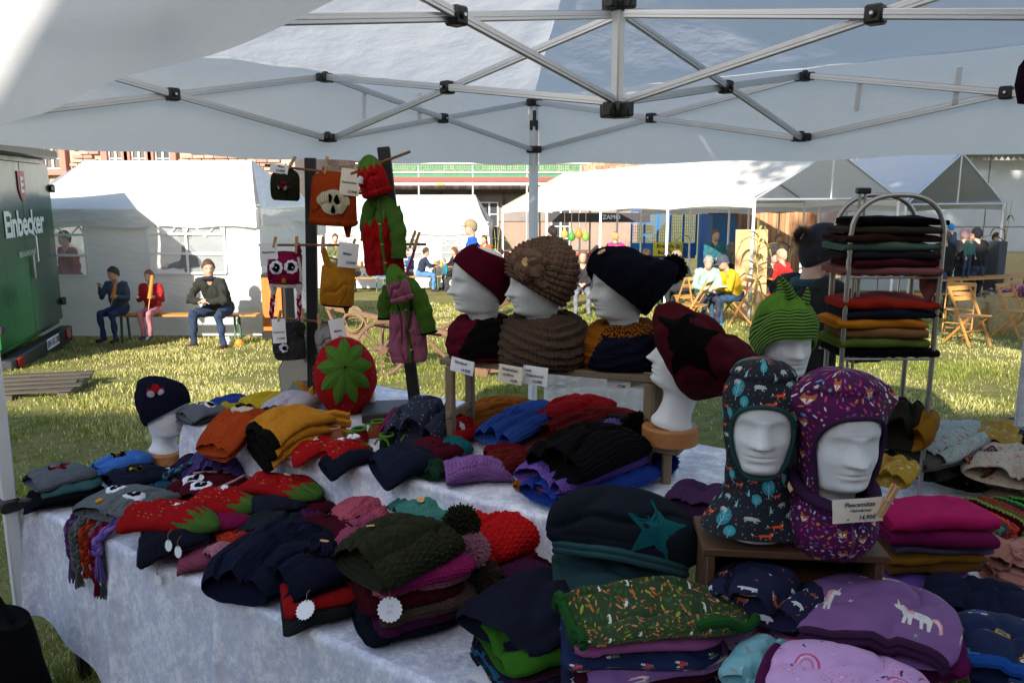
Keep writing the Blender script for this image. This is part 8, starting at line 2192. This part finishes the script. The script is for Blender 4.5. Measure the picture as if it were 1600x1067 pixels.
for i, (px, y, l) in enumerate(((680, 25.0, 'glass of beer before the navy T-shirt man'), (566, 24.2, 'glass of beer on the table behind the yellow hat'), (690, 25.1, 'second glass of beer by the auburn woman'))):
    m = MB(); m.lathe([(0, 0), (.035, 0), (.042, .12), (.040, .14), (0, .14)], 12, (on(px, y), y, gz(y)+.765)); m.build('beer_glass', GLS, None, label=l, cat='glass', group='beer glasses')
CORNS = {}
def corn(label, px, y, h, col=('#7d8a44', '#a39a58'), n=12, z0=0):
    x = on(px, y); t = thing('corn_stalk', label, 'corn stalk', (x, y, gz(y)+z0), 0, 'corn stalks tied to the poles'); rs = random.Random(int(px))
    L1, L2 = cloth(col[0]), cloth(col[1])
    for k in range(3):
        m = MB(); a = rs.random()*6; m.tube([(.05*math.cos(a), .05*math.sin(a), 0), (.03*math.sin(a), .03*math.cos(a), h*.5), (.10*math.cos(a*2), .08*math.sin(a), h)], [.014, .012, .004], 6); m.build('stem', L2, t, local=True)
    for k in range(n):
        a = rs.random()*2*PI; z = h*(.12+.8*k/n); ln = .45+.4*rs.random(); dr = Vector((math.cos(a), math.sin(a)*.6, 0)); cr = dr.cross(Vector((0, 0, 1))); dp = .5+.7*rs.random(); wv = .03+.02*rs.random(); ph = rs.random()*6
        m = MB(); m.grid(lambda u, v: dr*(ln*v*(1-.3*v))+Vector((0, 0, z+ln*(.75*v-dp*1.1*v*v)))+cr*((u-.5)*2*wv*math.sin(PI*min(1, .12+v*.9))**.6+.03*math.sin(5*v+ph))+Vector((0, 0, -.012*(1-abs(2*u-1)))), 2, 9); m.build('leaf', L1 if rs.random() < .55 else L2, t, local=True)
corn('green corn stalk tied to the near corner pole of the beer tent', 1180, 15.2, 1.9, n=18); corn('dry dark corn stalk at the second tent pole, left of the old couple', 1052, 17.9, 1.7, ('#3a3a20', '#4f4a2c')); corn('corn stalk standing before the long house, left of the tent', 775, 21.0, 1.8, n=14)
corn('dark corn stalk beside the pink jacket woman', 978, 19.5, 1.5, ('#3c3a24', '#4a442c')); corn('dark thin corn stalk behind the pompom hat customer', 1232, 18.0, 1.9, ('#2f3020', '#45402a'), 8); corn('dry corn stalk beside the straw at the far tent corner', 1562, 18.6, 2.4, ('#5a5238', '#8a7a50'), 8)
m = MB(); p = Vector((on(1168, 15.9), 15.9, gz(15.9))); m.box(p+Vector((.05, 0, .86)), (.66, .02, 1.72), rz=.15, rot=Matrix.Rotation(.15, 3, 'Z') @ Matrix.Rotation(-.06, 3, 'X')); m.build('plywood_board', woodm('#d0a474', sc=(12, 12, 2), var=.15), None, label='tall plain plywood board leaning behind the corner pole of the beer tent', cat='board')
m = MB(); p = Vector((on(1553, 17.9), 17.9, gz(17.9))); m.box(p+Vector((0, 0, .75)), (.28, .28, 1.5), rz=.5, b=.02); m.build('dark_pillar', M('slate_cloth', (.05, .055, .065), .9), None, label='dark cloth wrapped pillar at the far tent corner', cat='pillar')
GC_ = ('#c0944a', '#3f8a3a', '#c07a2a', '#7a9a3a')
for k in range(4):
    px = 882+k*11; d = 17.5; q = at(px, 365+(k % 2)*4, d); t = thing('hanging_gourd', ('tan', 'green striped', 'orange', 'pale green')[k]+' gourd hanging under the eave of the beer tent', 'gourd', q, 0, 'gourds hanging under the tent eave')
    m = MB(); m.lathe([(0, -.11), (.06, -.09), (.085, -.03), (.07, .03), (.035, .07), (.03, .11), (.015, .15), (0, .16)], 14, q); m.build('fruit', M('gourd_'+GC_[k][1:], GC_[k], .5, .25, 12), t)
    m = MB(); m.tube([q+Vector((0, 0, .15)), Vector((q.x, q.y, 1.55))], .006, 5); m.build('string', M('jute', (.2, .13, .07), .9), t)
# straw bales and flowers at the right
STRAW = M('straw', (.42, .32, .15), .9, .35, 20, .02, 60)
def bale(label, px, y, sz, rz, z0=0):
    c = Vector((on(px, y), y, gz(y)+z0)); t = thing('straw_bale', label, 'straw bale', c, rz, 'straw bales'); rs = random.Random(int(px*3+y))
    m = MB(); m.grid(lambda u, v: Vector((spow(math.cos(2*PI*u), .35)*sz[0]/2*(1-.15*v**6), spow(math.sin(2*PI*u), .35)*sz[1]/2*(1-.15*v**6), v*sz[2]+.02*nz(u*15, v*9, px)))+Vector((nz(u*22, v*12), nz(u*20, v*14, 4), 0))*.03, 48, 12, cu=True); m.grid(lambda u, v: Vector((spow(math.cos(2*PI*u), .35)*sz[0]/2*.85*(1-v), spow(math.sin(2*PI*u), .35)*sz[1]/2*.85*(1-v), sz[2]+.02*nz(u*9, v*9, 2))), 30, 4, cu=True); m.build('bale', STRAW, t, local=True)
    m = MB()
    for k in range(500):
        p = Vector(((rs.random()-.5)*sz[0]*1.1, (rs.random()-.5)*sz[1]*1.1, rs.random()*sz[2]*1.08)); d = Vector((rs.gauss(0, 1), rs.gauss(0, 1), rs.gauss(0, .5))).normalized()*.10; o = d.orthogonal().normalized()*.004; m.add([p+d, p-d, p-d+o*2, p+d+o], [(0, 1, 2, 3)])
    m.build('loose_straw', STRAW, t, local=True, smooth=False, kind='stuff')
bale('straw bale behind the wooden folding chairs', 1545, 13.8, (1.0, .6, .5), .3); bale('straw heap at the right edge below the flowers', 1600, 13.4, (1.1, .7, .6), -.2); bale('round hay bale in the shade at the barn wall', 1570, 22, (1.6, 1.2, 1.2), .1)
def flowers():
    c = Vector((on(1592, 13.3), 13.3, gz(13.3)+.6)); t = thing('flower_bunch', 'bunch of pink flowers on the straw at the right edge', 'flowers', c); rs = random.Random(5); m = MB(); l = MB()
    for k in range(160):
        p = c+Vector((rs.gauss(0, .16), rs.gauss(0, .12), .05+abs(rs.gauss(0, .07)))); a = Vector((rs.gauss(0, 1), rs.gauss(0, 1), 1)).normalized(); x = a.orthogonal().normalized()*.03; y = a.cross(x); m.add([p+x, p+y, p-x, p-y], [(0, 1, 2, 3)])
        p = c+Vector((rs.gauss(0, .18), rs.gauss(0, .13), abs(rs.gauss(0, .06)))); l.add([p+x*1.3, p+y*.6, p-x*1.3, p-y*.6], [(0, 1, 2, 3)])
    m.build('blossoms', M('pink_petal', (.5, .16, .3), .7), t, smooth=False, kind='stuff'); l.build('leaves', cloth('#35502a'), t, smooth=False, kind='stuff')
flowers()
def cabinet():
    a = at(422, 470, 12.0); c = Vector((a.x, 12.1, gz(12.1))); t = thing('orange_cabinet', 'orange wooden cabinet with dark side standing beside the gazebo wall', 'cabinet', c); W = woodm('#c06a1c', sc=(20, 20, 2)); D = M('dark_interior', (.02, .016, .014), .9)
    for k in range(2): m = MB(); m.box(c+Vector((-.075+.15*k, 0, .55)), (.146, .03, .80), b=.004); m.build('door_board', W, t)
    m = MB(); m.box(c+Vector((.02, .26, .55)), (.36, .48, .9)); m.build('body', D, t); m = MB(); m.box(c+Vector((0, .02, .07)), (.34, .08, .12)); m.build('plinth', D, t)
    m = MB(); m.box(c+Vector((.05, -.02, .55)), (.012, .02, .12)); m.build('handle', ALU, t)
cabinet()

# ================================================================== drinks trailer at the left
def trailer():
    RL, RR = Vector((-5.86, 9.15, 0)), Vector((-6.53, 11.7, 0)); e = (RR-RL).normalized(); n = Vector((-e.y, e.x, 0)) * -1
    if n.x < 0: n = -n
    W = (RR-RL).length; up = Vector((0, 0, 1)); zb, zt = .02, 2.36; c = (RL+RR)/2
    t = thing('drinks_trailer', 'dark green brewery trailer with double rear doors at the left edge', 'trailer', (c.x-2, c.y-.4, gz(10)))
    tt = NT('green_gloss_paint'); o = tt.obj(); f = tt.noise(.8, 3, o); g = tt.n('ShaderNodeTexVoronoi'); tt.l(o, g.inputs[0]); g.inputs['Scale'].default_value = 45
    cc = tt.mix(tt.ramp(f, [(.4, (0, 0, 0)), (.62, (1, 1, 1))]), (.006, .045, .02), (.02, .17, .04)); tt.l(tt.mix(tt.ramp(g.outputs[0], [(.05, (.35, .35, .35)), (.25, (0, 0, 0))]), cc, (.05, .3, .1)), tt.b.inputs['Base Color']); tt.b.inputs['Roughness'].default_value = .22
    tt.bump(f, .02); GRN = tt.m; DK = M('dark_green_trim', (.008, .04, .02), .4, .1)
    m = MB(); m.box(c-n*2.55+up*((zb+zt)/2), (5.0, W, zt-zb), rot=Matrix((n, e, up)).transposed(), b=.02); m.build('body', GRN, t)
    R = Matrix((n, e, up)).transposed()
    for k in (0, 1):
        dc = c+e*((k-.5)*W/2*.97)-n*.02; m = MB(); m.box(dc+up*((zb+zt)/2), (.05, W/2*.965, zt-zb-.16), rot=R, b=.012); d = m.build('door', GRN, t)
        for z in (.35, 1.95):
            m = MB(); q = c+e*((k-.5)*W*.97); m.box(q+n*.03+up*z, (.03, .16, .07), rot=R, b=.008); m.box(q+n*.02+e*((k-.5)*.1)+up*z, (.06, .07, .11), rot=R, b=.01); m.build('hinge', BLACKP, d)
    m = MB(); q = c+e*.12+n*.03; m.tube([q+up*1.02, q+n*.05+up*1.02, q+n*.05+up*1.34, q+up*1.38], .014, 8); m.box(q+up*.95, (.02, .05, .3), rot=R); m.build('door_handle', ALU, t)
    m = MB(); m.box(c-n*2.45+up*(zt+.05), (5.15, W+.06, .12), rot=R, b=.02); m.build('roof_trim', DK, t)
    m = MB(); m.box(c+n*.02-up*.12, (.16, W, .22), rot=R, b=.015); m.build('bumper', M('dark_bumper', (.02, .024, .024), .5), t)
    m = MB(); m.box(c-n*.06-up*.24+up*0, (.08, W*.95, .05), rot=R); m.build('underrun_bar', ALU, t)
    for k in (-1, 1):
        m = MB(); m.box(c+e*(k*W*.40)+n*.11-up*.09, (.03, .22, .15), rot=R, b=.01); m.build('tail_light', M('red_lens', (.35, .01, .012), .15), t)
    pl = MB(); pl.box(c+e*.28+n*.115-up*.07, (.012, .54, .14), rot=R, b=.003); p_ = pl.build('number_plate', WHITE, t)
    m = MB(); text_on(m, 'EIN EG 200', .115, c+e*.28+n*.1225-up*.07, e, up, .001, bold=.004); m.build('plate_lettering', INK, p_)
    fr = M('white_lettering', (.62, .66, .62), .5, .05); zc = 1.50
    m = MB(); text_on(m, 'Einbecker', .43, c+n*.008+up*zc, e, up, .006, bold=.012, spacing=.92)
    m.build('lettering', fr, t)
    m = MB(); text_on(m, 'BRAUHERREN', .10, c+n*.008+up*1.13, e, up, .006, spacing=1.2); m.build('lettering', fr, t)
    sh = [(-.13, .18), (.13, .18), (.13, -.04), (.06, -.15), (0, -.19), (-.06, -.15), (-.13, -.04)]
    m = MB(); m.sheet([c+n*.012+e*x+up*(1.98+y) for x, y in sh], .006); b = m.build('crest', M('crest_red', (.4, .03, .03), .5), t)
    m = MB(); text_on(m, 'E', .27, c+n*.012+up*1.98, e, up, .011, bold=.01); m.build('crest_letter', fr, b)
    for k in (-1, 1):
        for j in (-1.9, -2.7):
            q = c+n*j+e*(k*(W/2-.12))+up*(gz(10)+.33); m = MB(); pr = [(.14, -.1), (.31, -.1), (.34, -.05), (.34, .05), (.31, .1), (.14, .1)]; mm = MB(); mm.lathe(pr, 24); Rw = Matrix((n, up, e)).transposed(); m.add([Rw @ Vector(p)+q for p in mm.v], mm.f); m.build('wheel', M('tyre', (.015, .015, .016), .85), t)
trailer()
# ================================================================== blue flatbed truck
def blue_truck():
    y = 27.5; x0, x1 = on(985, y), on(1085, y); x2 = on(1138, y); g = gz(y); BL = M('blue_truck_paint', (.01, .16, .52), .3, .08); t = thing('blue_truck', 'bright blue flatbed truck with mesh sided bed parked behind the beer tent', 'truck', ((x0+x2)/2, y, g))
    m = MB(); m.box(((x0+x1)/2, y+.9, g+1.0), (x1-x0, 1.9, .12)); m.box(((x0+x1)/2, y-.05, g+1.25), (x1-x0, .05, .42)); m.build('bed', BL, t)
    for k in range(6): m = MB(); x = x0+(x1-x0)*k/5; m.box((x, y-.05, g+1.8), (.06, .06, 1.5)); m.build('stake', BL, t)
    m = MB()
    for k in range(34): m.box((x0+(x1-x0)*k/33, y-.02, g+1.98), (.012, .01, 1.0), b=.002)
    for k in range(11): m.box(((x0+x1)/2, y-.03, g+1.5+k*.1), (x1-x0, .01, .012), b=.002)
    m.build('mesh_side', BL, t, kind='stuff')
    m = MB(); m.box(((x0+x1)/2, y-.05, g+2.55), (x1-x0, .07, .08)); m.build('top_rail', BL, t)
    cb = [(0, .55), (0, 2.45), (.95, 2.45), (1.25, 1.7), (1.7, 1.45), (1.75, .55)]; xx = x1+.08; s = (x2-xx)/1.5
    m = MB(); A = [Vector((xx+a*s, y-.02, g+b)) for a, b in cb]; m.sheet(A[::-1], -1.9); m.build('cab', BL, t)
    m = MB(); m.sheet([Vector((xx+a*s, y-.045, g+b)) for a, b in ((.15, 1.6), (.15, 2.3), (.85, 2.3), (1.12, 1.62))][::-1], .02); m.build('side_window', DGLASS, t)
    m = MB(); m.box((xx+.3*s, y-.05, g+1.5), (.2, .03, .04)); m.build('door_handle', BLACKP, t)
    m = MB(); m.sheet([Vector((xx+a*s, y-.05, g+b)) for a, b in ((1.15, 1.25), (1.3, 1.5), (1.5, 1.35), (1.35, 1.1))][::-1], .02); m.build('indicator_panel', M('yellow_plastic', (.7, .45, .02), .4), t)
    for x in (x0+.7, xx+.7*s):
        m = MB(); mm = MB(); mm.lathe([(.18, -.13), (.42, -.13), (.46, -.07), (.46, .07), (.42, .13), (.18, .13)], 28); m.add([Vector((p[0]+x, p[2]+y+.1, p[1]+g+.46)) for p in mm.v], mm.f); w = m.build('wheel', M('tyre', (.015, .015, .016), .85), t)
        m = MB(); mm = MB(); mm.lathe([(0, -.1), (.19, -.1), (.19, .1), (0, .1)], 18); m.add([Vector((p[0]+x, p[2]+y+.1, p[1]+g+.46)) for p in mm.v], mm.f); m.build('rim', ALUW, w)
    xs = on(1037, y); m = MB(); m.box((xs+.1, y-.12, g+1.25), (1.0, .03, .46), b=.006); sg = m.build('sign_board', M('yellow_sign', (.85, .72, .05), .6, .03), t)
    m = MB(); text_on(m, 'Brennholz', .19, (xs+.1, y-.137, g+1.35), (1, 0, 0), (0, 0, 1), .002, bold=.004); text_on(m, 'Bestellung', .17, (xs+.1, y-.137, g+1.14), (1, 0, 0), (0, 0, 1), .002, bold=.003); m.build('lettering', INK, sg)
    b = MB(); bx0 = on(885, 26.5); bx1 = on(985, 26.5); b.box(((bx0+bx1)/2, 26.6, g+2.32), (bx1-bx0+1.2, .04, .30)); bn = b.build('banner', M('dark_banner', (.05, .045, .05), .8), None, label='dark banner with white letters strung above the blue truck', cat='banner')
    m = MB(); text_on(m, 'ZAMO', .20, (on(954, 26.5), 26.575, g+2.33), (1, 0, 0), (0, 0, 1), .002, bold=.004); m.build('lettering', WHITE, bn)
blue_truck()
# ================================================================== old farm plough and a pallet on the meadow
def plough():
    y = 8.9; c = Vector((on(610, y), y, gz(y))); t = thing('horse_plough', 'rusty old horse drawn plough with spoked wheels on the meadow', 'plough', c); OW = woodm('#6f5138', sc=(6, 30, 30))
    def wheel(cx, cy, r, tl):
        q = Vector((cx, cy, gz(cy)+r)); R = Matrix.Rotation(tl, 3, 'Z'); P = lambda a, rr: q+R @ Vector((rr*math.cos(a), 0, rr*math.sin(a)))
        m = MB(); m.tube([P(2*PI*k/28, r) for k in range(28)], .022, 6, closed=True); w = m.build('wheel', RUST, t)
        for k in range(8): m = MB(); a = 2*PI*k/8; m.tube([P(a, .04), P(a, r)], .012, 6); m.build('spoke', RUST, w)
        m = MB(); m.tube([q+R @ Vector((0, -.08, 0)), q+R @ Vector((0, .08, 0))], .045, 10); m.build('hub', RUST, w)
    wheel(c.x-.10, y-.05, .30, .5); wheel(c.x+.05, y+.75, .22, .5)
    for a, b, w_ in (((-.75, .2, .75), (.95, -.1, .42), .07), ((.95, -.1, .42), (1.05, -.1, .08), .05), ((.3, .0, .5), (.75, .05, .05), .05), ((.75, .05, .06), (1.1, -.1, .04), .12), ((.55, .1, .5), (1.25, .45, .85), .045), ((.6, -.1, .45), (1.3, .2, .8), .045), ((-.75, .2, .75), (-.5, .2, .1), .04), ((-.1, -.05, .3), (-.1, .1, .62), .04)):
        m = MB(); m.bar(c+Vector(a), c+Vector(b), w_, w_*.8); m.build('beam', OW if w_ > .042 else RUST, t)
    m = MB(); m.grid(lambda u, v: c+Vector((.75+.45*u, -.1+.22*v*u, .05+.26*v-.1*u*v)), 8, 6); m.grid(lambda u, v: c+Vector((1.2-.45*u, -.09+.22*v*(1-u), .05+.26*v-.1*(1-u)*v)), 8, 6); m.build('plough_share', RUST, t)
    m = MB(); q = c+Vector((-.42, .1, .62))
    for k in range(7): m.tube([q+Vector((.10*math.cos(a)*(1+.1*k), .03*math.sin(k+a), .13*math.sin(a)-.02*k)) for a in np.linspace(0, 2*PI, 18, endpoint=False)], .012, 5, closed=True)
    m.build('rope_coil', M('jute', (.2, .13, .07), .9), t)
plough()
def pallet():
    c = G(52, 612); c.x -= .1; t = thing('pallet', 'grey wooden pallet boards lying in the shade of the trailer', 'pallet', c, .25); W = woodm('#4a4238', sc=(4, 30, 30))
    for k in range(5): m = MB(); m.box((.05*math.sin(k*2.3), -.4+.2*k, .085), (1.1, .10, .02), b=.004); m.build('plank', W, t, local=True)
    for k in range(3): m = MB(); m.box((-.48+.48*k, 0, .042), (.10, .95, .06), b=.004); m.build('bearer', W, t, local=True)
pallet()
